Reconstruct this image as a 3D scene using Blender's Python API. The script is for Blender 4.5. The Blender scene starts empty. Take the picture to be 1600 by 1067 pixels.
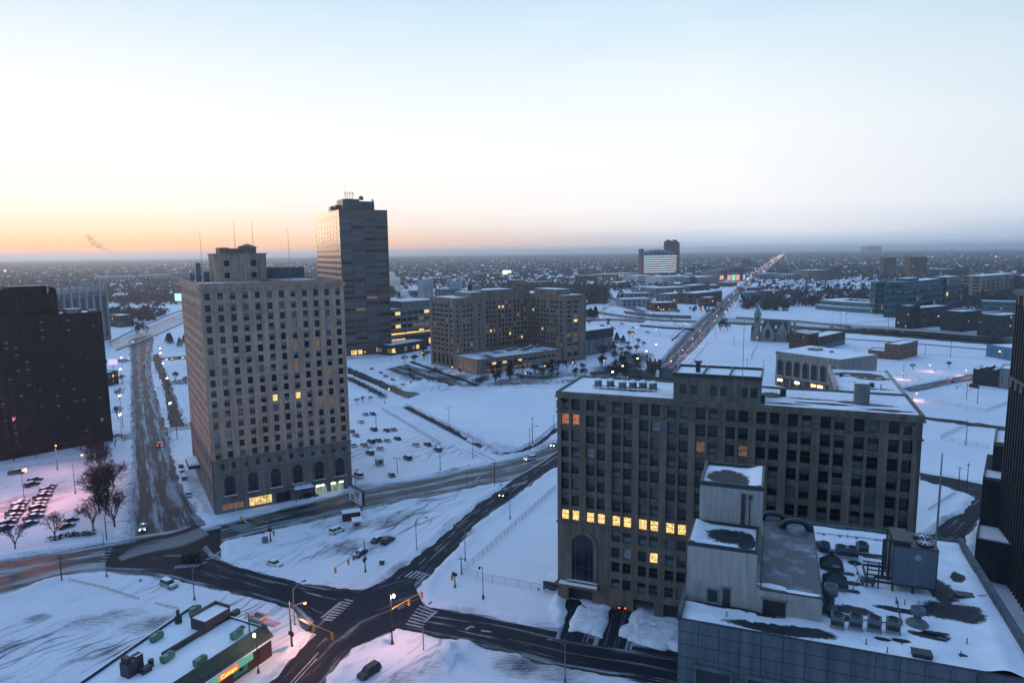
import bpy, math, random
import numpy as np
from mathutils import Vector, Matrix
random.seed(7); rng = np.random.default_rng(7)
C = bpy.context.scene.collection; SC = bpy.context.scene
R = math.radians
HAZE = 0.00009
# ---------------- camera (an upper floor, 80 m above the street, 24 mm lens) ----------------
CAMH, FPX, PITCH, ROLL = 80.0, 1067.0, R(7.47), R(-0.68)
cd = bpy.data.cameras.new('camera'); cam = bpy.data.objects.new('camera', cd); C.objects.link(cam)
cd.sensor_width = 36; cd.lens = FPX/1600*36; cd.clip_start = 1; cd.clip_end = 90000
CM = Matrix.Rotation(math.pi/2-PITCH, 4, 'X') @ Matrix.Rotation(ROLL, 4, 'Z')
cam.matrix_world = Matrix.Translation((0, 0, CAMH)) @ CM
SC.camera = cam
# ---------------- sky ----------------
SUNAZ = R(-33)          # the glow left after sunset, to the left of the view axis (+Y)
w = bpy.data.worlds.new('World'); SC.world = w; w.use_nodes = True
nt = w.node_tree; nt.nodes.clear(); N = nt.nodes.new; L = nt.links.new
def wm(op, a, b=None, clamp=False):
    n = N('ShaderNodeMath'); n.operation = op; n.use_clamp = clamp
    for i, v in enumerate((a, b)):
        if v is None: continue
        if isinstance(v, (int, float)): n.inputs[i].default_value = v
        else: L(v, n.inputs[i])
    return n.outputs[0]
def wramp(fac, stops):
    n = N('ShaderNodeValToRGB'); L(fac, n.inputs[0]); e = n.color_ramp.elements
    e[0].position = stops[0][0]; e[0].color = (*stops[0][1], 1)
    e[1].position = stops[-1][0]; e[1].color = (*stops[-1][1], 1)
    for p, c in stops[1:-1]:
        k = e.new(p); k.color = (*c, 1)
    return n.outputs[0]
def wmix(f, a, b, mode='MIX'):
    n = N('ShaderNodeMix'); n.data_type = 'RGBA'; n.blend_type = mode
    if isinstance(f, (int, float)): n.inputs[0].default_value = f
    else: L(f, n.inputs[0])
    for i, v in ((6, a), (7, b)):
        if isinstance(v, tuple): n.inputs[i].default_value = (*v, 1)
        else: L(v, n.inputs[i])
    return n.outputs[2]
tc = N('ShaderNodeTexCoord'); sx = N('ShaderNodeSeparateXYZ'); L(tc.outputs['Generated'], sx.inputs[0])
zc = wm('MAXIMUM', sx.outputs[2], 0.0)
dt = wm('ADD', wm('MULTIPLY', sx.outputs[0], math.sin(SUNAZ)), wm('MULTIPLY', sx.outputs[1], math.cos(SUNAZ)))
nz = N('ShaderNodeTexNoise'); mp = N('ShaderNodeMapping'); mp.inputs['Scale'].default_value = (2, 2, 16)
L(tc.outputs['Generated'], mp.inputs[0]); L(mp.outputs[0], nz.inputs[0]); nz.inputs['Scale'].default_value = 1.6; nz.inputs['Detail'].default_value = 5
zn = wm('ADD', zc, wm('MULTIPLY', wm('SUBTRACT', nz.outputs[0], 0.5), 0.05))
zn = wm('MAXIMUM', zn, 0.0)
cool = wramp(zn, [(0, (.43, .49, .58)), (.018, (.48, .53, .61)), (.032, (.64, .65, .69)), (.06, (.72, .715, .725)), (.16, (.705, .725, .73)), (.24, (.60, .675, .71)), (.34, (.42, .56, .68)), (.55, (.45, .61, .86)), (1, (.46, .62, .92))])
warm = wramp(zc, [(0, (.86, .37, .18)), (.008, (.92, .44, .17)), (.020, (.86, .50, .26)), (.036, (.77, .60, .46)), (.07, (.74, .69, .66)), (.13, (.73, .73, .72)), (.24, (.60, .675, .71)), (.34, (.42, .56, .68)), (.55, (.45, .61, .86)), (1, (.46, .62, .92))])
f = wm('MULTIPLY', wm('SUBTRACT', dt, 0.66), 1/0.34, True)
f = wm('POWER', f, 1.3)
col = wmix(f, cool, warm)
back = wramp(wm('MULTIPLY', wm('ADD', dt, 1.0), 0.5), [(0, (.20, .32, .44)), (.45, (.35, .51, .64)), (.68, (.80, .86, .92)), (.82, (1, 1, 1)), (1, (1, 1, 1))])
col = wmix(1.0, col, back, 'MULTIPLY')
sk = N('ShaderNodeTexSky'); sk.sky_type = 'NISHITA'; sk.sun_disc = False; sk.sun_elevation = R(1.0); sk.sun_rotation = SUNAZ
sk.altitude = 200; sk.dust_density = 2.0
col = wmix(0.012, col, sk.outputs[0], 'ADD')
bg = N('ShaderNodeBackground'); L(col, bg.inputs[0]); bg.inputs[1].default_value = 1.0
wo = N('ShaderNodeOutputWorld'); L(bg.outputs[0], wo.inputs[0])
# the last warm light from the horizon
sd = bpy.data.lights.new('sun', 'SUN'); sun = bpy.data.objects.new('sun', sd); C.objects.link(sun)
sd.energy = 0.35; sd.angle = R(12); sd.color = (1.0, .62, .40)
sun.rotation_euler = (R(90-3), 0, math.pi + (-SUNAZ)); sun.location = (0, 0, 300)
SC.view_settings.view_transform = 'Standard'; SC.view_settings.look = 'None'; SC.view_settings.exposure = 0.48; SC.view_settings.gamma = 1
SC.cycles.max_bounces = 6; SC.cycles.diffuse_bounces = 3; SC.cycles.volume_bounces = 1; SC.cycles.transparent_max_bounces = 12
SC.cycles.sample_clamp_indirect = 4

# ---------------- geometry of the view: pixel of the photograph -> point on the ground ----------------
def ray(px, py):
    return CM.to_3x3() @ Vector((px-800, 533.5-py, -FPX))
def G(px, py, z=0.0):
    d = ray(px, py); t = (z-CAMH)/d.z
    return Vector((d.x*t, d.y*t))
def PJ(x, y, z):
    v = CM.to_3x3().transposed() @ Vector((x, y, z-CAMH)); return 800+FPX*v.x/-v.z, 533.5-FPX*v.y/-v.z
def hz(py, x, y):
    lo, hi = -30.0, 400.0
    for _ in range(50):
        m = (lo+hi)/2
        if PJ(x, y, m)[1] > py: lo = m
        else: hi = m
    return lo
# ---------------- materials ----------------
MT = {}
def mat(name, base, rough=0.8, var=0.12, scale=0.6, metal=0.0, emit=None, es=0.0, bump=0.0, spec=0.5, streak=False, base2=None, thr=None):
    if name in MT: return MT[name]
    m = bpy.data.materials.new(name); m.use_nodes = True; t = m.node_tree; b = t.nodes['Principled BSDF']
    b.inputs['Roughness'].default_value = rough; b.inputs['Metallic'].default_value = metal
    b.inputs['Specular IOR Level'].default_value = spec
    b.inputs['Base Color'].default_value = (*base, 1)
    if var > 0 or base2:
        tx = t.nodes.new('ShaderNodeTexCoord'); mpn = t.nodes.new('ShaderNodeMapping'); n = t.nodes.new('ShaderNodeTexNoise')
        t.links.new(tx.outputs['Object'], mpn.inputs[0]); t.links.new(mpn.outputs[0], n.inputs[0])
        if streak: mpn.inputs['Scale'].default_value = (1.6, 1.6, .12)
        n.inputs['Scale'].default_value = scale; n.inputs['Detail'].default_value = 8; n.inputs['Roughness'].default_value = .65
        r = t.nodes.new('ShaderNodeValToRGB'); e = r.color_ramp.elements
        if base2:
            e[0].position, e[1].position = thr or (.45, .55)
            e[0].color = (*base, 1); e[1].color = (*base2, 1)
        else:
            e[0].position, e[1].position = .28, .72
            e[0].color = (*[c*(1-var) for c in base], 1); e[1].color = (*[min(1, c*(1+var)) for c in base], 1)
        t.links.new(n.outputs[0], r.inputs[0]); t.links.new(r.outputs[0], b.inputs['Base Color'])
        if bump:
            bp = t.nodes.new('ShaderNodeBump'); bp.inputs['Distance'].default_value = bump; bp.inputs['Strength'].default_value = .6
            t.links.new(n.outputs[0], bp.inputs['Height']); t.links.new(bp.outputs[0], b.inputs['Normal'])
    if emit:
        b.inputs['Emission Color'].default_value = (*emit, 1); b.inputs['Emission Strength'].default_value = es
    MT[name] = m; return m
def wallmat(name, base, var=.18, brick=None, scale=.25, rough=.9, joint=.8):
    """masonry: blotches, vertical weather streaks and courses (brick=(w,h))"""
    if name in MT: return MT[name]
    m = mat(name, base, rough, var, scale, spec=.25)
    t = m.node_tree; b = t.nodes['Principled BSDF']; src = b.inputs['Base Color'].links[0].from_socket
    tx = t.nodes.new('ShaderNodeTexCoord'); mp_ = t.nodes.new('ShaderNodeMapping'); mp_.inputs['Scale'].default_value = (.9, .9, .07)
    n = t.nodes.new('ShaderNodeTexNoise'); n.inputs['Scale'].default_value = 1.0; n.inputs['Detail'].default_value = 6
    t.links.new(tx.outputs['Object'], mp_.inputs[0]); t.links.new(mp_.outputs[0], n.inputs[0])
    mr = t.nodes.new('ShaderNodeMapRange'); mr.inputs[1].default_value = .35; mr.inputs[2].default_value = .65; mr.inputs[3].default_value = .72; mr.inputs[4].default_value = 1.12
    t.links.new(n.outputs[0], mr.inputs[0])
    mx = t.nodes.new('ShaderNodeMix'); mx.data_type = 'RGBA'; mx.blend_type = 'MULTIPLY'; mx.inputs[0].default_value = 1
    cb = t.nodes.new('ShaderNodeCombineColor')
    for i in range(3): t.links.new(mr.outputs[0], cb.inputs[i])
    t.links.new(src, mx.inputs[6]); t.links.new(cb.outputs[0], mx.inputs[7]); out = mx.outputs[2]
    if brick:
        sp = t.nodes.new('ShaderNodeSeparateXYZ'); t.links.new(tx.outputs['Object'], sp.inputs[0])
        ad = t.nodes.new('ShaderNodeMath'); ad.operation = 'ADD'; t.links.new(sp.outputs[0], ad.inputs[0]); t.links.new(sp.outputs[1], ad.inputs[1])
        cx = t.nodes.new('ShaderNodeCombineXYZ'); t.links.new(ad.outputs[0], cx.inputs[0]); t.links.new(sp.outputs[2], cx.inputs[1])
        bk = t.nodes.new('ShaderNodeTexBrick'); t.links.new(cx.outputs[0], bk.inputs[0])
        bk.inputs['Color1'].default_value = (1, 1, 1, 1); bk.inputs['Color2'].default_value = (.86, .86, .86, 1); bk.inputs['Mortar'].default_value = (joint, joint, joint, 1)
        bk.inputs['Scale'].default_value = 1; bk.inputs['Brick Width'].default_value = brick[0]; bk.inputs['Row Height'].default_value = brick[1]
        bk.inputs['Mortar Size'].default_value = .02*brick[1]/.5+.01; bk.inputs['Mortar Smooth'].default_value = .3
        m2 = t.nodes.new('ShaderNodeMix'); m2.data_type = 'RGBA'; m2.blend_type = 'MULTIPLY'; m2.inputs[0].default_value = 1
        t.links.new(out, m2.inputs[6]); t.links.new(bk.outputs[0], m2.inputs[7]); out = m2.outputs[2]
    t.links.new(out, b.inputs['Base Color'])
    return m
SNOW = (.76, .80, .87)
snow = mat('snow', SNOW, .75, .07, .35, bump=.25, spec=.3)
roofsnow = mat('roof_snow', SNOW, .75, .05, .15, bump=.4, spec=.3)
patchy = mat('patchy_snow', (.035, .04, .05), .6, 0, .09, base2=SNOW, thr=(.40, .46))
patchy2 = mat('thin_patchy_snow', (.03, .036, .048), .7, 0, .06, base2=SNOW, thr=(.49, .55))
tar = mat('roof_membrane', (.022, .028, .038), .6, .35, .25, spec=.2)
glass = mat('window_glass', (.012, .018, .026), .12, 0, spec=.45)
glassb = mat('blue_glass', (.03, .055, .075), .16, 0, spec=1.0)
blind = mat('window_blind', (.13, .15, .18), .6, .2, 2.)
blindl = mat('pale_window_blind', (.30, .33, .38), .6, .2, 2.)
frame_m = mat('window_frame', (.07, .075, .085), .5, .1)
lit = mat('lit_window', (.3, .2, .08), .5, 0, emit=(1.0, .62, .20), es=1.0)
def litmat(name, c, s, sc=2.2):
    m = mat(name, (.2, .15, .1), .5, 0, emit=c, es=s); t = m.node_tree; b = t.nodes['Principled BSDF']
    tx = t.nodes.new('ShaderNodeTexCoord'); n = t.nodes.new('ShaderNodeTexNoise'); n.inputs['Scale'].default_value = sc; n.inputs['Detail'].default_value = 3
    oi = t.nodes.new('ShaderNodeObjectInfo'); va = t.nodes.new('ShaderNodeVectorMath'); va.operation = 'ADD'
    t.links.new(tx.outputs['Object'], va.inputs[0]); t.links.new(oi.outputs['Location'], va.inputs[1]); t.links.new(va.outputs[0], n.inputs[0])
    mr = t.nodes.new('ShaderNodeMapRange'); mr.inputs[1].default_value = .3; mr.inputs[2].default_value = .7; mr.inputs[3].default_value = s*.12; mr.inputs[4].default_value = s*1.5
    t.links.new(n.outputs[0], mr.inputs[0]); t.links.new(mr.outputs[0], b.inputs['Emission Strength']); return m
MT.pop('lit_window'); lit = litmat('lit_window_room', (1.0, .66, .22), 1.0)
lito = litmat('lit_window_orange', (1.0, .33, .10), .34)
litd = litmat('lit_window_dim', (1.0, .50, .20), .10)
concrete = wallmat('concrete', (.20, .20, .21), .2)
dsteel = mat('dark_steel', (.035, .04, .048), .5, .2, 2., metal=.3)
gsteel = mat('galvanised_steel', (.16, .18, .20), .45, .2, 2., metal=.5)
white = mat('white_paint', (.62, .64, .66), .6, .08)
rubber = mat('rubber', (.012, .012, .014), .8, 0)
redl = mat('red_lamp', (.5, .02, .01), .4, 0, emit=(1, .09, .03), es=5)
orl = mat('orange_lamp', (.5, .2, .01), .4, 0, emit=(1, .38, .08), es=9)
yel = mat('warm_lamp', (.5, .4, .2), .4, 0, emit=(1, .72, .33), es=8)
whl = mat('white_lamp', (.6, .6, .5), .4, 0, emit=(1, .93, .74), es=9)
grl = mat('green_lamp', (.02, .5, .3), .4, 0, emit=(.05, 1, .55), es=4)
amber = mat('signal_yellow', (.55, .24, .03), .5, .1)
def meltmat(name, under, w_=.10):
    m = bpy.data.materials.new(name); m.use_nodes = True; t = m.node_tree; b = t.nodes['Principled BSDF']; K = t.nodes.new; W = t.links.new
    tx = K('ShaderNodeTexCoord'); n = K('ShaderNodeTexNoise'); W(tx.outputs['Object'], n.inputs[0]); n.inputs['Scale'].default_value = .9; n.inputs['Detail'].default_value = 10; n.inputs['Roughness'].default_value = .68
    n2 = K('ShaderNodeTexNoise'); W(tx.outputs['Object'], n2.inputs[0]); n2.inputs['Scale'].default_value = .25; n2.inputs['Detail'].default_value = 9
    a = K('ShaderNodeAttribute'); a.attribute_name = 'melt'; s_ = K('ShaderNodeMath'); s_.operation = 'MULTIPLY_ADD'; W(n.outputs[0], s_.inputs[0]); s_.inputs[1].default_value = .9; W(a.outputs['Fac'], s_.inputs[2])
    mr = K('ShaderNodeMapRange'); W(s_.outputs[0], mr.inputs[0]); mr.inputs[1].default_value = .93-w_; mr.inputs[2].default_value = .93+w_; mr.interpolation_type = 'SMOOTHSTEP'
    rp = K('ShaderNodeValToRGB'); W(n2.outputs[0], rp.inputs[0]); e = rp.color_ramp.elements; e[0].position = .3; e[0].color = (.62, .67, .77, 1); e[1].position = .7; e[1].color = (.80, .83, .89, 1)
    ru = K('ShaderNodeValToRGB'); W(n.outputs[0], ru.inputs[0]); e = ru.color_ramp.elements; e[0].position = .35; e[0].color = (*[c*.6 for c in under], 1); e[1].position = .7; e[1].color = (*[c*1.8 for c in under], 1)
    mx = K('ShaderNodeMix'); mx.data_type = 'RGBA'; W(mr.outputs[0], mx.inputs[0]); W(rp.outputs[0], mx.inputs[6]); W(ru.outputs[0], mx.inputs[7]); W(mx.outputs[2], b.inputs['Base Color'])
    b.inputs['Roughness'].default_value = .65; b.inputs['Specular IOR Level'].default_value = .25
    bp = K('ShaderNodeBump'); bp.inputs['Distance'].default_value = .14; bp.inputs['Strength'].default_value = .7; W(n.outputs[0], bp.inputs['Height']); W(bp.outputs[0], b.inputs['Normal']); MT[name] = m; return m
melts = meltmat('melting_roof_snow', (.018, .024, .034))
# ---------------- mesh builder ----------------
class MB:
    def __init__(s): s.v = []; s.f = []; s.m = []
    def quad(s, a, b, c, d, m=0):
        k = len(s.v); s.v += [tuple(a), tuple(b), tuple(c), tuple(d)]; s.f.append((k, k+1, k+2, k+3)); s.m.append(m); return s
    def poly(s, pts, m=0):
        k = len(s.v); s.v += [tuple(p) for p in pts]; s.f.append(tuple(range(k, k+len(pts)))); s.m.append(m); return s
    def box(s, x0, x1, y0, y1, z0, z1, m=0, mt=None, T=None):
        k = len(s.v); P = [(x0, y0, z0), (x1, y0, z0), (x1, y1, z0), (x0, y1, z0), (x0, y0, z1), (x1, y0, z1), (x1, y1, z1), (x0, y1, z1)]
        if T: P = [tuple(T @ Vector(p)) for p in P]
        s.v += P
        for f in ((0, 3, 2, 1), (4, 5, 6, 7), (0, 1, 5, 4), (1, 2, 6, 5), (2, 3, 7, 6), (3, 0, 4, 7)):
            s.f.append(tuple(k+i for i in f)); s.m.append(mt if (mt is not None and f == (4, 5, 6, 7)) else m)
        return s
    def prism(s, pts, z0, z1, m=0, mt=None):
        n = len(pts); k = len(s.v)
        s.v += [(p[0], p[1], z0) for p in pts] + [(p[0], p[1], z1) for p in pts]
        for i in range(n):
            j = (i+1) % n; s.f.append((k+i, k+j, k+n+j, k+n+i)); s.m.append(m)
        s.f.append(tuple(k+n+i for i in range(n))); s.m.append(m if mt is None else mt)
        return s
    def tube(s, a, b, r0, r1=None, n=6, m=0, cap=True):
        a = Vector(a); b = Vector(b); r1 = r0 if r1 is None else r1; d = (b-a)
        if d.length < 1e-6: return s
        d.normalize(); u = d.orthogonal().normalized(); w_ = d.cross(u); k = len(s.v)
        for c, r in ((a, r0), (b, r1)):
            for i in range(n):
                t = 2*math.pi*i/n; s.v.append(tuple(c+(u*math.cos(t)+w_*math.sin(t))*r))
        for i in range(n):
            j = (i+1) % n; s.f.append((k+i, k+j, k+n+j, k+n+i)); s.m.append(m)
        if cap:
            s.f.append(tuple(k+i for i in reversed(range(n)))); s.m.append(m); s.f.append(tuple(k+n+i for i in range(n))); s.m.append(m)
        return s
    def lathe(s, prof, n=12, m=0, c=(0, 0)):
        k = len(s.v)
        for r, z in prof:
            for i in range(n):
                t = 2*math.pi*i/n; s.v.append((c[0]+r*math.cos(t), c[1]+r*math.sin(t), z))
        for q in range(len(prof)-1):
            for i in range(n):
                j = (i+1) % n; s.f.append((k+q*n+i, k+q*n+j, k+(q+1)*n+j, k+(q+1)*n+i)); s.m.append(m)
        q = (len(prof)-1)*n; s.f.append(tuple(k+q+i for i in range(n))); s.m.append(m); return s
    def build(s, name, mats, parent=None, smooth=False):
        me = bpy.data.meshes.new(name)
        me.from_pydata(s.v, [], s.f)
        for m in (mats if isinstance(mats, (list, tuple)) else [mats]): me.materials.append(m)
        me.polygons.foreach_set('material_index', np.array(s.m, dtype=np.int32))
        if smooth: me.polygons.foreach_set('use_smooth', np.ones(len(s.f), dtype=bool))
        me.update(); o = bpy.data.objects.new(name, me); C.objects.link(o)
        if parent is not None: o.parent = parent
        return o
def vnoise(x, y, s, seed=0):
    x = x/s+seed*17.3; y = y/s-seed*9.1; xi = np.floor(x).astype(np.int64); yi = np.floor(y).astype(np.int64); fx = x-xi; fy = y-yi
    fx = fx*fx*(3-2*fx); fy = fy*fy*(3-2*fy)
    def h(a, b): return (((a*374761393+b*668265263) ^ ((a*374761393+b*668265263) >> 13))*1274126177 & 0xffff)/65535.
    return (h(xi, yi)*(1-fx)+h(xi+1, yi)*fx)*(1-fy)+(h(xi, yi+1)*(1-fx)+h(xi+1, yi+1)*fx)*fy
def snow_sheet(parent, x0, x1, y0, y1, z, patches, name='roof_snow', nx=90, ny=90, bumps=(), amp=.1):
    """snow on a flat roof with melted places: patches (x, y, rx, ry, strength)"""
    gx, gy = np.meshgrid(np.linspace(x0, x1, nx+1), np.linspace(y0, y1, ny+1)); X_, Y_ = gx.ravel(), gy.ravel()
    zz = z+amp*(vnoise(X_, Y_, 2.4, 31)*.7+vnoise(X_, Y_, .9, 32)*.3); ml = np.zeros(len(X_))
    for (a, c_, rx_, ry) in patches: d_ = np.sqrt(((X_-a)/rx_)**2+((Y_-c_)/ry)**2); ml = np.maximum(ml, np.clip(1.22-.72*d_, 0, .9))
    for (fx) in bumps: zz = zz+fx(X_, Y_)
    zz = zz-np.clip(ml-.4, 0, 1)*amp*.8
    i_ = (np.arange(ny)[:, None]*(nx+1)+np.arange(nx)[None, :]).ravel(); F_ = np.stack([i_, i_+1, i_+nx+2, i_+nx+1], 1)
    me = bpy.data.meshes.new(name); me.from_pydata(np.stack([X_, Y_, zz], 1).tolist(), [], F_.tolist()); me.polygons.foreach_set('use_smooth', np.ones(len(F_), dtype=bool))
    at = me.attributes.new('melt', 'FLOAT', 'POINT'); at.data.foreach_set('value', ml.astype(np.float32)); me.materials.append(melts); me.update()
    o = bpy.data.objects.new(name, me); C.objects.link(o); o.parent = parent; return o
def tag(o, label=None, cat=None, group=None, kind=None):
    if label: o['label'] = label
    if cat: o['category'] = cat
    if group: o['group'] = group
    if kind: o['kind'] = kind
    return o
def thing(name, label, cat, loc=(0, 0, 0), rz=0.0, group=None):
    o = bpy.data.objects.new(name, None); C.objects.link(o); o.empty_display_size = .5
    o.location = loc if len(loc) == 3 else (loc[0], loc[1], 0); o.rotation_euler = (0, 0, rz)
    return tag(o, label, cat, group)
def copy_tree(o, parent=None):
    c = o.copy(); C.objects.link(c); c.parent = parent
    for ch in list(o.children): copy_tree(ch, c)
    return c
def put(proto, loc, rz, label, group=None, cat=None, sc=None):
    o = copy_tree(proto) if proto.get('used') else proto
    proto['used'] = True
    if 'used' in o and o is not proto: del o['used']
    o.location = loc if len(loc) == 3 else (loc[0], loc[1], 0); o.rotation_euler = (0, 0, rz); o['label'] = label
    if group: o['group'] = group
    if cat: o['category'] = cat
    if sc: o.scale = (sc, sc, sc) if isinstance(sc, (int, float)) else sc
    return o
def frame2(A, B):
    d = B-A; return math.atan2(d.y, d.x), d.length
# ---------------- facades and windows ----------------
def facade(mb, O, th, X0, X1, Z0, Z1, cols, rows, skip=(), dep=.35, m=0):
    U = Vector((math.cos(th), math.sin(th), 0)); Nn = Vector((math.sin(th), -math.cos(th), 0)); O = Vector((O[0], O[1], 0))
    P = lambda x, z, d=0: O+U*x+Vector((0, 0, z))-Nn*d
    out = []; px = X0
    for c, (a, b) in enumerate(cols):
        if a > px: mb.quad(P(px, Z0), P(a, Z0), P(a, Z1), P(px, Z1), m)
        pz = Z0
        for r, (lo, hi) in enumerate(rows):
            if (c, r) in skip: continue
            mb.quad(P(a, pz), P(b, pz), P(b, lo), P(a, lo), m); pz = hi
            mb.quad(P(a, lo), P(b, lo), P(b, lo, dep), P(a, lo, dep), m)
            mb.quad(P(a, hi, dep), P(b, hi, dep), P(b, hi), P(a, hi), m)
            mb.quad(P(a, lo, dep), P(a, hi, dep), P(a, hi), P(a, lo), m)
            mb.quad(P(b, lo), P(b, hi), P(b, hi, dep), P(b, lo, dep), m)
            out.append((P((a+b)/2, (lo+hi)/2, dep-.02), th, b-a, hi-lo, c, r))
        mb.quad(P(a, pz), P(b, pz), P(b, Z1), P(a, Z1), m); px = b
    if X1 > px: mb.quad(P(px, Z0), P(X1, Z0), P(X1, Z1), P(px, Z1), m)
    return out
WC = {}
def win_mesh(kind, w_, h_, style='sash'):
    key = (kind, round(w_, 2), round(h_, 2), style)
    if key in WC: return WC[key]
    b = MB(); x, z = w_/2, h_/2; g = {'dark': 0, 'blind': 0, 'full': 3, 'half': 0, 'lit': 2, 'dim': 5, 'orange': 4, 'ac': 0, 'blue': 6, 'snowy': 0, 'pale': 7}[kind]
    b.quad((-x, .03, -z), (x, .03, -z), (x, .03, z), (-x, .03, z), g)
    t = .07
    for (x0, x1, z0, z1) in ((-x, -x+t, -z, z), (x-t, x, -z, z), (-x+t, x-t, -z, -z+t), (-x+t, x-t, z-t, z)): b.box(x0, x1, -.04, .02, z0, z1, 1)
    if style == 'sash': b.box(-x+t, x-t, -.03, .02, -.04, .04, 1)
    elif style == 'mull':
        n = max(2, int(w_/1.3))
        for i in range(1, n): xx = -x+w_*i/n; b.box(xx-.035, xx+.035, -.03, .02, -z+t, z-t, 1)
    elif style == 'grid':
        for i in range(1, 4): xx = -x+w_*i/4; b.box(xx-.04, xx+.04, -.03, .02, -z+t, z-t, 1)
        for i in range(1, 3): zz = -z+h_*i/3; b.box(-x+t, x-t, -.025, .015, zz-.04, zz+.04, 1)
    if kind in ('blind', 'ac'): b.quad((-x+t, .01, z*.15), (x-t, .01, z*.15), (x-t, .01, z-t), (-x+t, .01, z-t), 3)
    if kind == 'half': b.quad((-x+t, .01, -z+t), (x-t, .01, -z+t), (x-t, .01, -.02), (-x+t, .01, -.02), 3)
    if kind == 'ac': b.box(-x*.55, x*.55, -.4, 0, -z+.02, -z+.46, 1)
    if kind == 'snowy': b.box(-x, x, -.16, -.02, z-.02, z+.07, 8)
    me = bpy.data.meshes.new('window'); me.from_pydata(b.v, [], b.f)
    for m in (glass, frame_m, lit, blind, lito, litd, glassb, blindl, snow): me.materials.append(m)
    me.polygons.foreach_set('material_index', np.array(b.m, dtype=np.int32)); me.update()
    WC[key] = (me, b); return WC[key]
LITL = {'lit': 'yellow lit window', 'orange': 'orange lit window', 'dim': 'dimly lit window', 'ac': 'dark window with an air conditioner in it'}
def put_windows(root, wins, pick, style='sash', name='window', maxn=100):
    """wins: placements from facade(); the 100 that show largest become parts, the rest one part"""
    bpy.context.view_layer.update(); M = root.matrix_world.copy(); cp = Vector((0, 0, CAMH)); sc = []
    for wv in wins:
        p = M @ wv[0]; n = M.to_3x3() @ Vector((math.sin(wv[1]), -math.cos(wv[1]), 0)); d = cp-p
        q = PJ(*p); vis = 1.0 if -20 < q[0] < 1620 and q[1] < 1090 else .05
        sc.append(max(0.0001, n.dot(d.normalized()))*wv[2]*wv[3]/d.length_squared*vis)
    order = sorted(range(len(wins)), key=lambda i: -sc[i]); rest = MB()
    for k, i in enumerate(order):
        p, th, ww, hh, c, r = wins[i]; kind = pick(c, r, th)
        if kind is None: continue
        me, b = win_mesh(kind, ww, hh, style)
        if k < maxn:
            o = bpy.data.objects.new(name, me); C.objects.link(o); o.parent = root; o.location = p; o.rotation_euler = (0, 0, th)
            if kind in LITL: o['label'] = LITL[kind]
        else:
            T = Matrix.Translation(p) @ Matrix.Rotation(th, 4, 'Z'); q = len(rest.v)
            rest.v += [tuple(T @ Vector(v)) for v in b.v]; rest.f += [tuple(q+j for j in f_) for f_ in b.f]; rest.m += b.m
    if rest.v: tag(rest.build(name, [glass, frame_m, lit, blind, lito, litd, glassb, blindl, snow], root), kind='stuff')
def rk(pairs):
    r = random.random(); s = 0
    for k, p in pairs:
        s += p
        if r < s: return k
    return pairs[0][0]
def parapet(mb, x0, x1, y0, y1, z, t=.4, h=.9, m=0):
    mb.box(x0, x1, y0, y0+t, z, z+h, m); mb.box(x0, x1, y1-t, y1, z, z+h, m)
    mb.box(x0, x0+t, y0+t, y1-t, z, z+h, m); mb.box(x1-t, x1, y0+t, y1-t, z, z+h, m)
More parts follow.
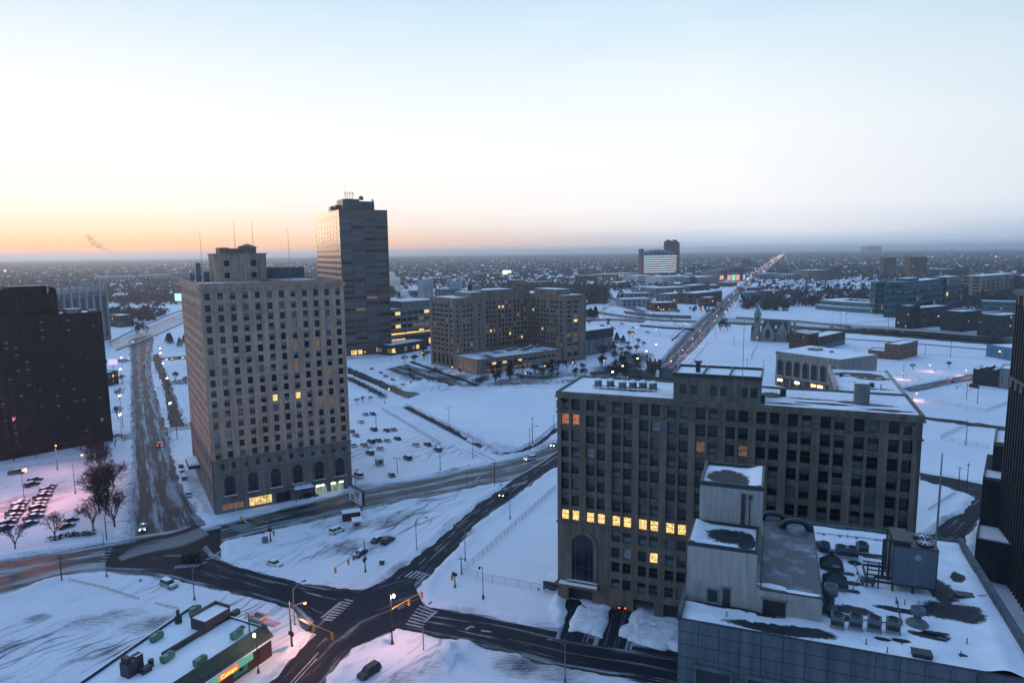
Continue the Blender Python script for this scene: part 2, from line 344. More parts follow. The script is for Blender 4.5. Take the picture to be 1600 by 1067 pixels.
# ================= ROADS (edges of each road as it runs over the ground) and the snow sheet =================
def GL(pts, z=0.0): return [G(x, y, z) for x, y in pts]
ROADS = {  # name: (left edge, right edge, surface, z)
 'avenue': ([(200, 850), (211, 760), (207, 700), (205, 649), (204, 600), (205, 573), (201, 545), (203, 530)], [(322, 822), (277, 760), (268, 700), (253, 649), (240, 600), (234, 573), (238, 545), (240, 522)], 'slush', 0),
 'service_lane': ([(266, 668), (262, 640), (255, 600), (243, 575), (238, 555)], [(288, 666), (280, 640), (268, 600), (255, 573), (247, 553)], 'asphalt', 0),
 'cross_street': ([(150, 568), (205, 566), (262, 563), (340, 560)], [(150, 562), (205, 561), (262, 558), (340, 554)], 'slush', 0),
 'side_street': ([(190, 690), (230, 682), (292, 672), (340, 664)], [(190, 680), (230, 673), (290, 663), (340, 655)], 'light', 0),
 'main_street': ([(-180, 900), (0, 874), (104, 861), (162, 849), (250, 835), (340, 822), (431, 797), (504, 780), (560, 763), (661, 748), (727, 733), (800, 719), (869, 692), (930, 668)],
                 [(-180, 975), (0, 931), (104, 896), (165, 893), (235, 893), (325, 852), (440, 826), (528, 807), (590, 791), (690, 772), (760, 758), (830, 745), (885, 724), (950, 705)], 'wet', 0),
 'junction': ([(165, 849), (250, 833), (300, 829), (345, 822)], [(165, 894), (231, 900), (300, 911), (345, 872)], 'asphalt', 0),
 'salted_patch': ([(184, 872), (205, 852), (232, 842), (262, 838), (292, 829), (312, 822)], [(190, 876), (215, 872), (244, 867), (272, 861), (303, 853), (330, 838)], 'salt', 0),
 'curved_street': ([(318, 856), (330, 870), (365, 884), (409, 897), (473, 911), (536, 919), (600, 922), (620, 936), (667, 949), (744, 961), (842, 980), (950, 1000), (1062, 1018)],
                   [(262, 904), (300, 912), (345, 920), (409, 937), (460, 952), (478, 985), (545, 1001), (572, 987), (618, 981), (683, 995), (744, 1008), (850, 1037), (950, 1054), (1066, 1075)], 'asphalt', 0),
 'diagonal_street': ([(380, 1110), (448, 1040), (478, 1008), (540, 955), (597, 908), (636, 885), (689, 841), (732, 800), (775, 771), (808, 748), (850, 722), (905, 682)],
                     [(470, 1100), (512, 1055), (550, 1008), (590, 975), (640, 932), (664, 900), (712, 853), (752, 812), (797, 781), (838, 749), (885, 716), (940, 676)], 'asphalt', 0),
 'snowy_street': ([(597, 640), (660, 673), (740, 712), (805, 742)], [(632, 635), (690, 663), (782, 712), (830, 735)], 'snowy', 0),
 'back_street': ([(540, 641), (650, 626), (760, 612), (880, 607), (960, 606)], [(540, 626), (650, 611), (760, 602), (880, 598), (960, 597)], 'snowy', 0),
 'footpath': ([(632, 636), (700, 672), (782, 716), (838, 700), (872, 672)], [(637, 635), (705, 669), (783, 712), (835, 697), (869, 668)], 'asphalt', 0),
 'feeder_road': ([(543, 584), (575, 597), (606, 610), (640, 622)], [(543, 573), (580, 589), (622, 606), (655, 616)], 'lanes', 0),
 'side_lane': ([(700, 606), (670, 590), (700, 575)], [(716, 602), (690, 588), (715, 574)], 'snowy', 0),
 'avenue_west': ([(1000, 625), (1004, 592), (1024, 572), (1048, 546), (1067, 522), (1088, 503), (1107, 488), (1124, 472), (1145, 455), (1164, 442), (1195, 417), (1226.6, 394.6)],
                 [(1035, 625), (1044, 592), (1054, 577), (1078, 553), (1100, 531), (1116, 510), (1132, 491), (1147, 474), (1162, 458), (1177, 442), (1202, 417), (1229.4, 394.6)], 'slush', 0),
 'freeway': ([(640, 452), (720, 461), (800, 470), (900, 480), (1000, 497), (1100, 501), (1180, 503), (1277, 511), (1420, 522), (1586, 535), (1700, 545)],
             [(640, 459), (720, 468), (800, 477), (900, 488), (1000, 506), (1100, 511), (1180, 514), (1277, 523), (1420, 535), (1586, 549), (1700, 561)], 'deck', -5),
 'ramp': ([(170, 540), (190, 529), (231, 510), (268, 494), (300, 484), (420, 472)], [(179, 545), (215, 534), (245, 521), (285, 503), (310, 494), (430, 478)], 'ramp', 0),
 'slip_road': ([(870, 486), (925, 490), (975, 505), (1020, 520), (1062, 524)], [(870, 492), (925, 497), (970, 513), (1020, 526), (1058, 531)], 'snowy', 0),
 'ramp_road': ([(905, 474), (950, 470), (985, 478), (1010, 486)], [(905, 477.5), (950, 473.5), (980, 482), (1004, 491)], 'slush', 0),
 'loop_road': ([(905, 500), (960, 497), (1010, 500)], [(905, 503), (960, 501), (1005, 505)], 'slush', 0),
 'upper_ramp': ([(930, 452), (945, 466), (952, 478)], [(944, 450), (960, 464), (966, 478)], 'light', 0),
 'crossing': ([(478, 985), (520, 942), (590, 913), (640, 900)], [(552, 1012), (588, 994), (628, 978), (668, 958)], 'plain', 0),
 'cleared_lot': ([(600, 577), (640, 592), (682, 606)], [(636, 569), (682, 584), (726, 601)], 'slush', 0),
 'service_road': ([(1130, 497), (1250, 503), (1420, 512), (1590, 526)], [(1130, 500), (1250, 506), (1420, 516), (1590, 530)], 'light', 0),
 'corner_street': ([(1436, 739), (1480, 746), (1530, 756), (1600, 772)], [(1436, 753), (1480, 760), (1525, 777), (1600, 796)], 'asphalt', 0),
 'corner_turn': ([(1436, 850), (1447, 841), (1471, 823), (1508, 798), (1526, 777)], [(1493, 862), (1500, 850), (1518, 830), (1535, 805), (1556, 780)], 'asphalt', 0),
 'narrow_street': ([(1437, 651), (1510, 659), (1600, 671)], [(1437, 656), (1510, 665), (1600, 678)], 'asphalt', 0),
 'far_street': ([(1410, 607), (1450, 599), (1500, 588), (1600, 570)], [(1424, 614), (1460, 607), (1508, 597), (1600, 581)], 'slush', 0),
 'driveway': ([(880, 1000), (890, 960), (886, 935)], [(905, 1003), (920, 960), (906, 938)], 'asphalt', 0),
 'garage_drive': ([(938, 1010), (950, 975), (962, 945)], [(974, 1015), (984, 975), (988, 950)], 'asphalt', 0),
}
def densify(a, b, step=6.0):
    A, B = [a[0]], [b[0]]; ln = [0.0]
    for i in range(len(a)-1):
        n = max(1, int(min(60, ((a[i+1]-a[i]).length)/step)))
        for k in range(1, n+1):
            A.append(a[i].lerp(a[i+1], k/n)); B.append(b[i].lerp(b[i+1], k/n)); ln.append(ln[-1]+((A[-1]+B[-1])-(A[-2]+B[-2])).length/2)
    return A, B, ln
def smooth(p, it=2):
    for _ in range(it):
        q = [p[0]]
        for i in range(len(p)-1): q += [p[i].lerp(p[i+1], .25), p[i].lerp(p[i+1], .75)]
        p = q+[p[-1]]
    return p
# driving surface materials: u across (0..1), v along in metres
def roadmat(name, dark, cover, rough=.55, tracks=4, wet=.0, tint=None, edge=.22):
    m = bpy.data.materials.new(name); m.use_nodes = True; t = m.node_tree; b = t.nodes['Principled BSDF']; K = t.nodes.new; W = t.links.new
    uv = K('ShaderNodeUVMap'); uv.uv_map = 'UVMap'; sp = K('ShaderNodeSeparateXYZ'); W(uv.outputs[0], sp.inputs[0])
    def M_(op, a, b_=None, cl=False):
        n = K('ShaderNodeMath'); n.operation = op; n.use_clamp = cl
        for i, v in enumerate((a, b_)):
            if v is None: continue
            if isinstance(v, (int, float)): n.inputs[i].default_value = v
            else: W(v, n.inputs[i])
        return n.outputs[0]
    cx = K('ShaderNodeCombineXYZ'); W(M_('MULTIPLY', sp.outputs[0], 11.0), cx.inputs[0]); W(M_('MULTIPLY', sp.outputs[1], .03), cx.inputs[1])
    n1 = K('ShaderNodeTexNoise'); W(cx.outputs[0], n1.inputs[0]); n1.inputs['Scale'].default_value = 1.2; n1.inputs['Detail'].default_value = 9; n1.inputs['Roughness'].default_value = .7
    tx = K('ShaderNodeTexCoord'); n2 = K('ShaderNodeTexNoise'); W(tx.outputs['Object'], n2.inputs[0]); n2.inputs['Scale'].default_value = .11; n2.inputs['Detail'].default_value = 7
    # wheel tracks worn clear
    tr = M_('MULTIPLY', M_('SINE', M_('MULTIPLY', sp.outputs[0], math.pi*2*tracks)), .05)
    ed = M_('MULTIPLY', M_('POWER', M_('ABSOLUTE', M_('SUBTRACT', M_('MULTIPLY', sp.outputs[0], 2.0), 1.0)), 5.0 if edge > 0 else 3.0), edge)
    s_ = M_('ADD', M_('ADD', M_('ADD', M_('MULTIPLY', n1.outputs[0], .80), M_('MULTIPLY', n2.outputs[0], .20)), tr), ed)
    mr = K('ShaderNodeMapRange'); W(s_, mr.inputs[0]); mr.inputs[1].default_value = .62-cover*.32; mr.inputs[2].default_value = .82-cover*.32; mr.interpolation_type = 'SMOOTHERSTEP'
    n3 = K('ShaderNodeTexNoise'); W(tx.outputs['Object'], n3.inputs[0]); n3.inputs['Scale'].default_value = 1.3; n3.inputs['Detail'].default_value = 5
    rp = K('ShaderNodeValToRGB'); W(n3.outputs[0], rp.inputs[0]); rp.color_ramp.elements[0].color = (*[c*.75 for c in dark], 1); rp.color_ramp.elements[1].color = (*[c*1.4 for c in dark], 1)
    mx = K('ShaderNodeMix'); mx.data_type = 'RGBA'; W(mr.outputs[0], mx.inputs[0]); W(rp.outputs[0], mx.inputs[6])
    mx.inputs[7].default_value = (*(tint or (.40, .42, .48)), 1); W(mx.outputs[2], b.inputs['Base Color'])
    ro = K('ShaderNodeMapRange'); W(mr.outputs[0], ro.inputs[0]); ro.inputs[3].default_value = rough; ro.inputs[4].default_value = .85; W(ro.outputs[0], b.inputs['Roughness'])
    b.inputs['Specular IOR Level'].default_value = .10+wet*.9
    bp = K('ShaderNodeBump'); bp.inputs['Distance'].default_value = .12; bp.inputs['Strength'].default_value = .5; W(s_, bp.inputs['Height']); W(bp.outputs[0], b.inputs['Normal'])
    return m
RM = {'asphalt': roadmat('dark_asphalt', (.012, .018, .028), .30, .7), 'slush': roadmat('slushy_asphalt', (.022, .030, .042), .50, .65, 3, .05, (.32, .37, .45)), 'wet': roadmat('wet_asphalt', (.022, .028, .038), .50, .5, 3, .22, (.36, .41, .45)),
      'light': roadmat('salted_asphalt', (.10, .10, .10), .9, .6, 2, 0, (.36, .37, .37)), 'plain': roadmat('junction_asphalt', (.013, .019, .029), .34, .7, 2, 0, (.20, .22, .27), .001), 'salt': roadmat('salted_slush', (.012, .018, .028), 1.0, .7, 2, 0, (.19, .205, .215), -.75), 'snowy': roadmat('packed_snow', (.14, .15, .19), 1.02, .6, 4, 0, (.66, .69, .77)),
      'lanes': roadmat('lane_asphalt', (.014, .018, .026), .2, .4, 6), 'deck': roadmat('freeway_asphalt', (.035, .045, .055), .25, .5, 4), 'ramp': roadmat('icy_ramp', (.06, .065, .075), .72, .35, 3, .3, (.50, .52, .57))}
EDGE = []; zi = 0
ORDER = ['freeway', 'snowy_street', 'back_street', 'side_lane', 'cleared_lot', 'slip_road', 'ramp_road', 'loop_road', 'upper_ramp', 'service_road', 'cross_street', 'side_street', 'ramp', 'service_lane', 'avenue', 'main_street', 'junction', 'salted_patch', 'curved_street', 'diagonal_street', 'crossing', 'footpath', 'feeder_road', 'avenue_west', 'corner_street', 'corner_turn', 'narrow_street', 'far_street', 'driveway', 'garage_drive']
RD = {}
for nm in ORDER:
    a, b, sf, z = ROADS[nm]; A, B = GL(a, z), GL(b, z)
    if nm == 'curved_street':      # runs on between the two office buildings
        e = Vector((.929, -.37)); A.append(A[-1]+e*80); B.append(B[-1]+e*80)
    if nm not in ('feeder_road', 'driveway', 'garage_drive', 'corner_turn', 'junction', 'crossing') and len(A) == len(B): A, B = smooth(A), smooth(B)
    raw = (np.array([[p.x, p.y] for p in A]), np.array([[p.x, p.y] for p in B])); A, B, ln = densify(A, B); RD[nm] = (A, B, ln)
    zz = z+.006*zi; zi += 1
    me = bpy.data.meshes.new(nm); vs = []; fs = []; uvs = []
    NU = 4
    for i, (p, q) in enumerate(zip(A, B)):
        ex = (p-q).normalized()*1.6 if nm not in ('junction', 'crossing') else Vector((0, 0))      # the sheet runs a little under the snow banks
        for k in range(NU+1): u = k/NU; c = (p+ex).lerp(q-ex, u); vs.append((c.x, c.y, zz)); uvs.append((u, ln[i]))
    for i in range(len(A)-1):
        for k in range(NU): j = i*(NU+1)+k; fs.append((j, j+NU+1, j+NU+2, j+1))
    me.from_pydata(vs, [], fs); ul = me.uv_layers.new(name='UVMap'); li = np.zeros(len(me.loops), dtype=np.int32); me.loops.foreach_get('vertex_index', li)
    ul.data.foreach_set('uv', np.array(uvs, dtype=np.float32)[li].ravel())
    if me.polygons[0].normal.z < 0: me.flip_normals()
    me.materials.append(RM[sf]); o = bpy.data.objects.new(nm, me); C.objects.link(o); o['kind'] = 'structure'
    EDGE.append((*raw, z, nm))
# signed distance to a road polygon (negative inside)
def sdist(P, A, B):
    poly = np.vstack([A, B[::-1]]); n = len(poly); d2 = np.full(len(P), 1e18); ins = np.zeros(len(P), bool)
    for i in range(n):
        a = poly[i]; b = poly[(i+1) % n]; e = b-a; l2 = (e*e).sum()+1e-9
        t = np.clip(((P-a) @ e)/l2, 0, 1); q = P-a-t[:, None]*e; d2 = np.minimum(d2, (q*q).sum(1))
        c = ((a[1] <= P[:, 1]) != (b[1] <= P[:, 1])); xi = a[0]+(P[:, 1]-a[1])*e[0]/(e[1] if abs(e[1]) > 1e-9 else 1e-9)
        ins ^= c & (P[:, 0] < xi)
    d = np.sqrt(d2); d[ins] *= -1; return d
ang = np.concatenate([np.arange(-180, -44, 4.0), np.arange(-44, 44, .19), np.arange(44, 180, 4.0)]); rad = [0.5, 40.0]
while rad[-1] < 1500: rad.append(rad[-1]*1.0075)
while rad[-1] < 60000: rad.append(rad[-1]*1.05)
rad = np.array(rad); AA, RR = np.meshgrid(np.radians(ang), rad); X = (RR*np.sin(AA)).ravel(); Y = (RR*np.cos(AA)).ravel(); Pn = np.stack([X, Y], 1)
D = np.full(len(X), 1e9); TZ = np.full(len(X), 9.0)
for A, B, z, nm in EDGE:
    allp = np.vstack([A, B]); pad = 30
    sel = (X > allp[:, 0].min()-pad) & (X < allp[:, 0].max()+pad) & (Y > allp[:, 1].min()-pad) & (Y < allp[:, 1].max()+pad)
    d = sdist(Pn[sel], A, B)
    if z < 0: TZ[sel] = np.minimum(TZ[sel], z-.4+np.maximum(0, d+.3)*.55)
    else: D[sel] = np.minimum(D[sel], d)
jit = (vnoise(X, Y, 2.2, 1)-.5)*1.3+(vnoise(X, Y, 6., 2)-.5)*1.2
dd = D+jit
bank = .75*np.exp(-((dd-2.0)/1.3)**2)*(.35+.9*vnoise(X, Y, 5., 3))*(RR.ravel() < 700)
rug = .38*np.exp(-((dd-2.2)/2.0)**2)*(vnoise(X, Y, 1.3, 11)-.35)*(RR.ravel() < 500)
out = .10+rug+.12*vnoise(X, Y, 9., 4)+.06*vnoise(X, Y, 2., 5)+bank
t = np.clip((dd+.5)/1.3, 0, 1); t = t*t*(3-2*t); Z = -.35*(1-t)+out*t
Z = np.minimum(Z, TZ)
AWd = sdist(Pn, *[EDGE[[e[3] for e in EDGE].index('avenue_west')][i] for i in (0, 1)])
Z = np.where(AWd < 0, np.minimum(Z, -.35), Z)
def blob(px, py, r, h, pw=2.0, rx=1.0, rot=0.0):
    c = G(px, py); x = X-c.x; y = Y-c.y; u = (x*math.cos(rot)+y*math.sin(rot))/rx; v = -x*math.sin(rot)+y*math.cos(rot)
    return h*np.exp(-((u*u+v*v)/(r*r))**(pw/2))*(.6+.8*vnoise(X, Y, 1.7, 6))
for a in [(690, 1030, 4.5, 1.5), (720, 1022, 3.5, 1.2), (665, 603, 9, 3.0), (650, 608, 6, 2.2), (690, 608, 6, 1.8), (798, 612, 10, 1.2), (745, 688, 4, 1.3), (770, 700, 5, 1.6), (792, 702, 4, 1.4), (735, 680, 4, 1.1), (800, 560, 3, .5),
          (1300, 725, 2, .5), (630, 560, 3, .6), (800, 1030, 3, .6), (560, 1045, 2, .3), (300, 1000, 1, .1)]: Z += blob(*a)
dirt = np.zeros(len(X))
for px, py, r, rx, rot, s in [(175, 965, 7, 2.2, .35, .9), (225, 975, 6, 1.5, .3, 1.0), (60, 965, 3, 1.6, .2, .9), (120, 1040, 12, 1.6, .8, .5), (30, 1010, 12, 2.0, 0, .45), (590, 815, 9, 1.8, .5, .75), (560, 850, 9, 2, .3, .8), (500, 820, 8, 2.5, .4, .6), (460, 835, 6, 2, .2, .7), (640, 800, 10, 2, .6, .5),
                              (850, 1045, 6, 2.2, 0, 1.0), (900, 1030, 5, 2, 0, .9), (560, 700, 25, 2, .2, .45), (640, 1060, 5, 2, .4, .8), (580, 760, 6, 3, .3, .6), (730, 600, 14, 2, .1, .9), (700, 590, 30, 1.2, -.6, 1.15), (680, 580, 16, 2.2, -.7, 1.0), (60, 780, 18, 1.5, .4, .8), (110, 760, 12, 2, .4, .55), (90, 740, 12, 2.5, .3, .4),
                              (860, 585, 22, 2.5, 0, .9), (1010, 505, 30, 2, 0, .5), (1480, 590, 10, 2, 0, .5), (280, 760, 6, 1.2, 0, .5), (240, 505, 20, 2, 0, .4), (1000, 470, 60, 2, 0, .55), (900, 450, 80, 2, 0, .5), (1300, 470, 60, 2, 0, .5), (350, 430, 200, 2, 0, .6), (500, 1020, 3, 1.6, .6, .8)]:
    c = G(px, py); x = X-c.x; y = Y-c.y; u = (x*math.cos(rot)+y*math.sin(rot))/rx; v = -x*math.sin(rot)+y*math.cos(rot)
    dirt = np.maximum(dirt, s*np.exp(-(u*u+v*v)/(r*r)))
for px, py, r, rx, rot, s in [(960, 578, 22, 1.6, .8, 1.2), (930, 595, 14, 1.5, 0, 1.15), (840, 592, 20, 2.6, .6, 1.1), (560, 560, 14, 2, .5, .8), (975, 480, 30, 3, 0, .7), (1480, 510, 20, 3, 0, .8), (640, 592, 14, 2, -.6, 1.0)]:
    c = G(px, py); x = X-c.x; y = Y-c.y; u = (x*math.cos(rot)+y*math.sin(rot))/rx; v = -x*math.sin(rot)+y*math.cos(rot)
    dirt = np.maximum(dirt, s*np.exp(-(u*u+v*v)/(r*r)))
track = np.zeros(len(X))
for px, py, r, rx, rot, s in [(620, 700, 24, 1.6, .5, 1.0), (560, 830, 16, 2, .5, 1), (640, 790, 12, 2, .6, 1), (150, 1000, 22, 2, .3, 1), (600, 1040, 9, 2, .4, .9), (720, 690, 20, 1.2, -.9, .9), (90, 780, 30, 1.5, .4, .9), (700, 600, 30, 2, 0, .9), (1480, 600, 30, 2, 0, .6), (250, 680, 12, 3, 1.9, .8), (290, 760, 8, 3, 1.9, .8), (950, 490, 60, 2, 0, .9), (1250, 480, 60, 2, 0, .6), (440, 870, 10, 2, 0, .6)]:
    c = G(px, py); x = X-c.x; y = Y-c.y; u = (x*math.cos(rot)+y*math.sin(rot))/rx; v = -x*math.sin(rot)+y*math.cos(rot)
    track = np.maximum(track, s*np.exp(-((u*u+v*v)/(r*r))**2))
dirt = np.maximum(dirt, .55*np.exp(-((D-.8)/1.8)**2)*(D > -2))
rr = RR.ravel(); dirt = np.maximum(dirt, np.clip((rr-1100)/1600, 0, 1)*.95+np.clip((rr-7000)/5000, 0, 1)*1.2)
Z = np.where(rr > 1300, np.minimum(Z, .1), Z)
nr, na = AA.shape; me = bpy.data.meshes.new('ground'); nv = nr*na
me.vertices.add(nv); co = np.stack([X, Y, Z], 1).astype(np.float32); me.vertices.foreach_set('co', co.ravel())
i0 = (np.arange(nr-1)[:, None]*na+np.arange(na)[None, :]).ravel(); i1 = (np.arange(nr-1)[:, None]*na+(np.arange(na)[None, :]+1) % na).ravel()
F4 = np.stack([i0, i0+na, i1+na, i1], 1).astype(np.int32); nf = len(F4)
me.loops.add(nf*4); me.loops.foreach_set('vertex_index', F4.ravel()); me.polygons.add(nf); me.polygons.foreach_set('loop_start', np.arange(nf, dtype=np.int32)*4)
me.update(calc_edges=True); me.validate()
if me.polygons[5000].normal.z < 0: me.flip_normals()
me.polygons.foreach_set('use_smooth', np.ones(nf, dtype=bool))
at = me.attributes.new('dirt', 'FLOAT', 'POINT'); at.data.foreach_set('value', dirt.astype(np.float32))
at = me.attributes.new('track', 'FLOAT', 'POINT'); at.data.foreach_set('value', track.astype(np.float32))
gm = bpy.data.materials.new('snow_ground'); gm.use_nodes = True; t = gm.node_tree; b = t.nodes['Principled BSDF']; K = t.nodes.new; W = t.links.new
tx = K('ShaderNodeTexCoord'); n1 = K('ShaderNodeTexNoise'); W(tx.outputs['Object'], n1.inputs[0]); n1.inputs['Scale'].default_value = .05; n1.inputs['Detail'].default_value = 10; n1.inputs['Roughness'].default_value = .62
mp_ = K('ShaderNodeMapping'); mp_.inputs['Rotation'].default_value = (0, 0, R(35)); mp_.inputs['Scale'].default_value = (.30, 3.6, 1); W(tx.outputs['Object'], mp_.inputs[0])
n2 = K('ShaderNodeTexNoise'); W(mp_.outputs[0], n2.inputs[0]); n2.inputs['Scale'].default_value = 1.0; n2.inputs['Detail'].default_value = 9; n2.inputs['Roughness'].default_value = .7; n2.inputs['Distortion'].default_value = 1.2
n3 = K('ShaderNodeTexNoise'); W(tx.outputs['Object'], n3.inputs[0]); n3.inputs['Scale'].default_value = .02; n3.inputs['Detail'].default_value = 12; n3.inputs['Roughness'].default_value = .75
ml = K('ShaderNodeMath'); ml.operation = 'MULTIPLY_ADD'; W(n2.outputs[0], ml.inputs[0]); ml.inputs[1].default_value = .6; W(n1.outputs[0], ml.inputs[2])   # .6*streak + blotch
atn = K('ShaderNodeAttribute'); atn.attribute_name = 'dirt'
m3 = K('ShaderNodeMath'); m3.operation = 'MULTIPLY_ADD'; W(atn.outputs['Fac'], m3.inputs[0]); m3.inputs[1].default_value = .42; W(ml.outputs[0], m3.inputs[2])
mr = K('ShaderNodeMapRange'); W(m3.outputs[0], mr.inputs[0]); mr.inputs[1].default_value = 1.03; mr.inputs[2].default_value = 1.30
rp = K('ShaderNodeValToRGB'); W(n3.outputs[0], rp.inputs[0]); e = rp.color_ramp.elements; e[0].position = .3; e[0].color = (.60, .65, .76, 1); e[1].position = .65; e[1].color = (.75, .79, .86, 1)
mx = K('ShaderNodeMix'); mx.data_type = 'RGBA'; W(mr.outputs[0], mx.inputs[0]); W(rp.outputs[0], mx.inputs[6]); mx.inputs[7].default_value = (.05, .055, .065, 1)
def tracks(rot, sc, dist):
    m_ = K('ShaderNodeMapping'); m_.inputs['Rotation'].default_value = (0, 0, rot); W(tx.outputs['Object'], m_.inputs[0]); wv = K('ShaderNodeTexWave'); W(m_.outputs[0], wv.inputs[0]); wv.inputs['Scale'].default_value = sc; wv.inputs['Distortion'].default_value = dist; wv.inputs['Detail'].default_value = 4; wv.inputs['Detail Scale'].default_value = .12; wv.inputs['Detail Roughness'].default_value = .75
    q = K('ShaderNodeMapRange'); W(wv.outputs['Fac'], q.inputs[0]); q.inputs[1].default_value = .88; q.inputs[2].default_value = 1.0; return q.outputs[0]
tA, tB = tracks(R(28), .085, 24), tracks(R(40), .05, 30); tm = K('ShaderNodeMath'); tm.operation = 'MAXIMUM'; W(tA, tm.inputs[0]); W(tB, tm.inputs[1])
a2 = K('ShaderNodeAttribute'); a2.attribute_name = 'track'; t2_ = K('ShaderNodeMath'); t2_.operation = 'MULTIPLY'; W(tm.outputs[0], t2_.inputs[0]); W(a2.outputs['Fac'], t2_.inputs[1]); n6 = K('ShaderNodeMapRange'); W(n1.outputs[0], n6.inputs[0]); n6.inputs[1].default_value = .44; n6.inputs[2].default_value = .62; n6.inputs[4].default_value = 1.0; t3 = K('ShaderNodeMath'); t3.operation = 'MULTIPLY'; W(t2_.outputs[0], t3.inputs[0]); W(n6.outputs[0], t3.inputs[1])
mx2 = K('ShaderNodeMix'); mx2.data_type = 'RGBA'; W(t3.outputs[0], mx2.inputs[0]); W(mx.outputs[2], mx2.inputs[6]); mx2.inputs[7].default_value = (.09, .115, .16, 1); W(mx2.outputs[2], b.inputs['Base Color'])
b.inputs['Roughness'].default_value = .8; b.inputs['Specular IOR Level'].default_value = .3
bp = K('ShaderNodeBump'); bp.inputs['Distance'].default_value = .35; bp.inputs['Strength'].default_value = .6; n5 = K('ShaderNodeTexNoise'); W(tx.outputs['Object'], n5.inputs[0]); n5.inputs['Scale'].default_value = .9; n5.inputs['Detail'].default_value = 8; n5.inputs['Roughness'].default_value = .7; m5 = K('ShaderNodeMath'); m5.operation = 'MULTIPLY_ADD'; W(n5.outputs[0], m5.inputs[0]); m5.inputs[1].default_value = .9; W(ml.outputs[0], m5.inputs[2]); W(m5.outputs[0], bp.inputs['Height']); W(bp.outputs[0], b.inputs['Normal'])
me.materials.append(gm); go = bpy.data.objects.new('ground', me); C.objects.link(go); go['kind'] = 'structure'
# painted markings, each strip a few mm over its road
def flat(name, quads, m, z):
    b = MB()
    for q in quads: b.poly([(p.x, p.y, z) for p in q])
    o = b.build(name, m); me = o.data
    for p in me.polygons:
        if p.normal.z < 0: p.flip()
    o['kind'] = 'structure'; return o
def along(nm, u, s0, s1, wd):
    """strip on a road: u across 0..1, from s0 to s1 metres, wd wide"""
    A, B, ln = RD[nm]; out = []
    def at(s):
        for i in range(len(ln)-1):
            if ln[i+1] >= s: k = (s-ln[i])/(ln[i+1]-ln[i]); a = A[i].lerp(A[i+1], k); b = B[i].lerp(B[i+1], k); return a.lerp(b, u), (b-a).normalized()
        return A[-1].lerp(B[-1], u), (B[-1]-A[-1]).normalized()
    n = max(1, int((s1-s0)/6))
    for i in range(n):
        p, d = at(s0+(s1-s0)*i/n); q, e = at(s0+(s1-s0)*(i+1)/n); out.append([p-d*wd/2, q-e*wd/2, q+e*wd/2, p+d*wd/2])
    return out
paint = mat('worn_white_paint', (.34, .36, .40), .8, .0, .9, base2=(.06, .07, .08), thr=(.50, .72)); ypaint = mat('worn_yellow_paint', (.26, .17, .07), .8, 0, .9, base2=(.03, .03, .035), thr=(.52, .7))
def pq(pts): return [G(x, y) for x, y in pts]
def bar(x0, y0, x1, y1, wd=.5):
    a, b = G(x0, y0), G(x1, y1); n = (b-a).normalized(); n = Vector((-n.y, n.x))*wd/2; return [a+n, b+n, b-n, a-n]
cross = []
for i in range(7): cross.append(bar(634+i*3.5, 975-i*4.7, 660+i*3, 981-i*4.2))     # crosswalk right of the junction
for i in range(5): cross.append(bar(633+i*6, 902+i*1.0, 645+i*6, 893+i*1.0))
for i in range(9): cross.append(bar(505+i*4.2, 968-i*3.9, 520+i*4.0, 970-i*3.7))
for i in range(9): cross.append(bar(352+i*4.4, 818+i*.2, 376+i*3.6, 833-i*1.0, .2))
for i in range(8): cross.append(bar(272+i*5, 889-i*.4, 277+i*5, 884-i*.4, .4))
for i in range(9): cross.append(bar(148+i*3, 890-i*4.6, 162+i*2, 890-i*4.6, .4))
for i in range(6): cross.append(bar(800+i*4, 762-i*1.2, 804+i*4, 757-i*1.2, .4))
cross += [bar(502, 966, 533, 941, .6), bar(649, 893, 671, 899, .6), bar(665, 971, 683, 955, .6), bar(322, 875, 342, 868, .5), bar(379, 811, 391, 822, .5), bar(598, 758, 604, 752, .4), bar(742, 752, 750, 745, .5)]
flat('crosswalk_marking', cross, paint, .195)
lines = along('diagonal_street', .5, 2, 15, .25)+along('diagonal_street', .42, 6, 17, .25)+[q for s in range(58, 200, 9) for q in along('diagonal_street', .36, s, s+4, .22)]+along('curved_street', .22, 22, 36, .2)+along('curved_street', .28, 95, 190, .18)
lines += [q for s in range(0, 75, 9) for k in (.3, .5, .7) for q in along('feeder_road', k, s, s+4, .3)]
flat('lane_line', lines, paint, .20)
flat('centre_line', along('curved_street', .60, 95, 190, .22), ypaint, .205)
arrow = [[G(*p) for p in ((726, 984), (734, 979), (741, 979), (741, 981), (735, 981), (729, 985))], [G(*p) for p in ((752, 985), (768, 987), (767, 989), (751, 987))], [G(*p) for p in ((343+60, 889), (415, 885), (421, 887), (411, 889))]]
flat('turn_arrow', arrow, paint, .205)
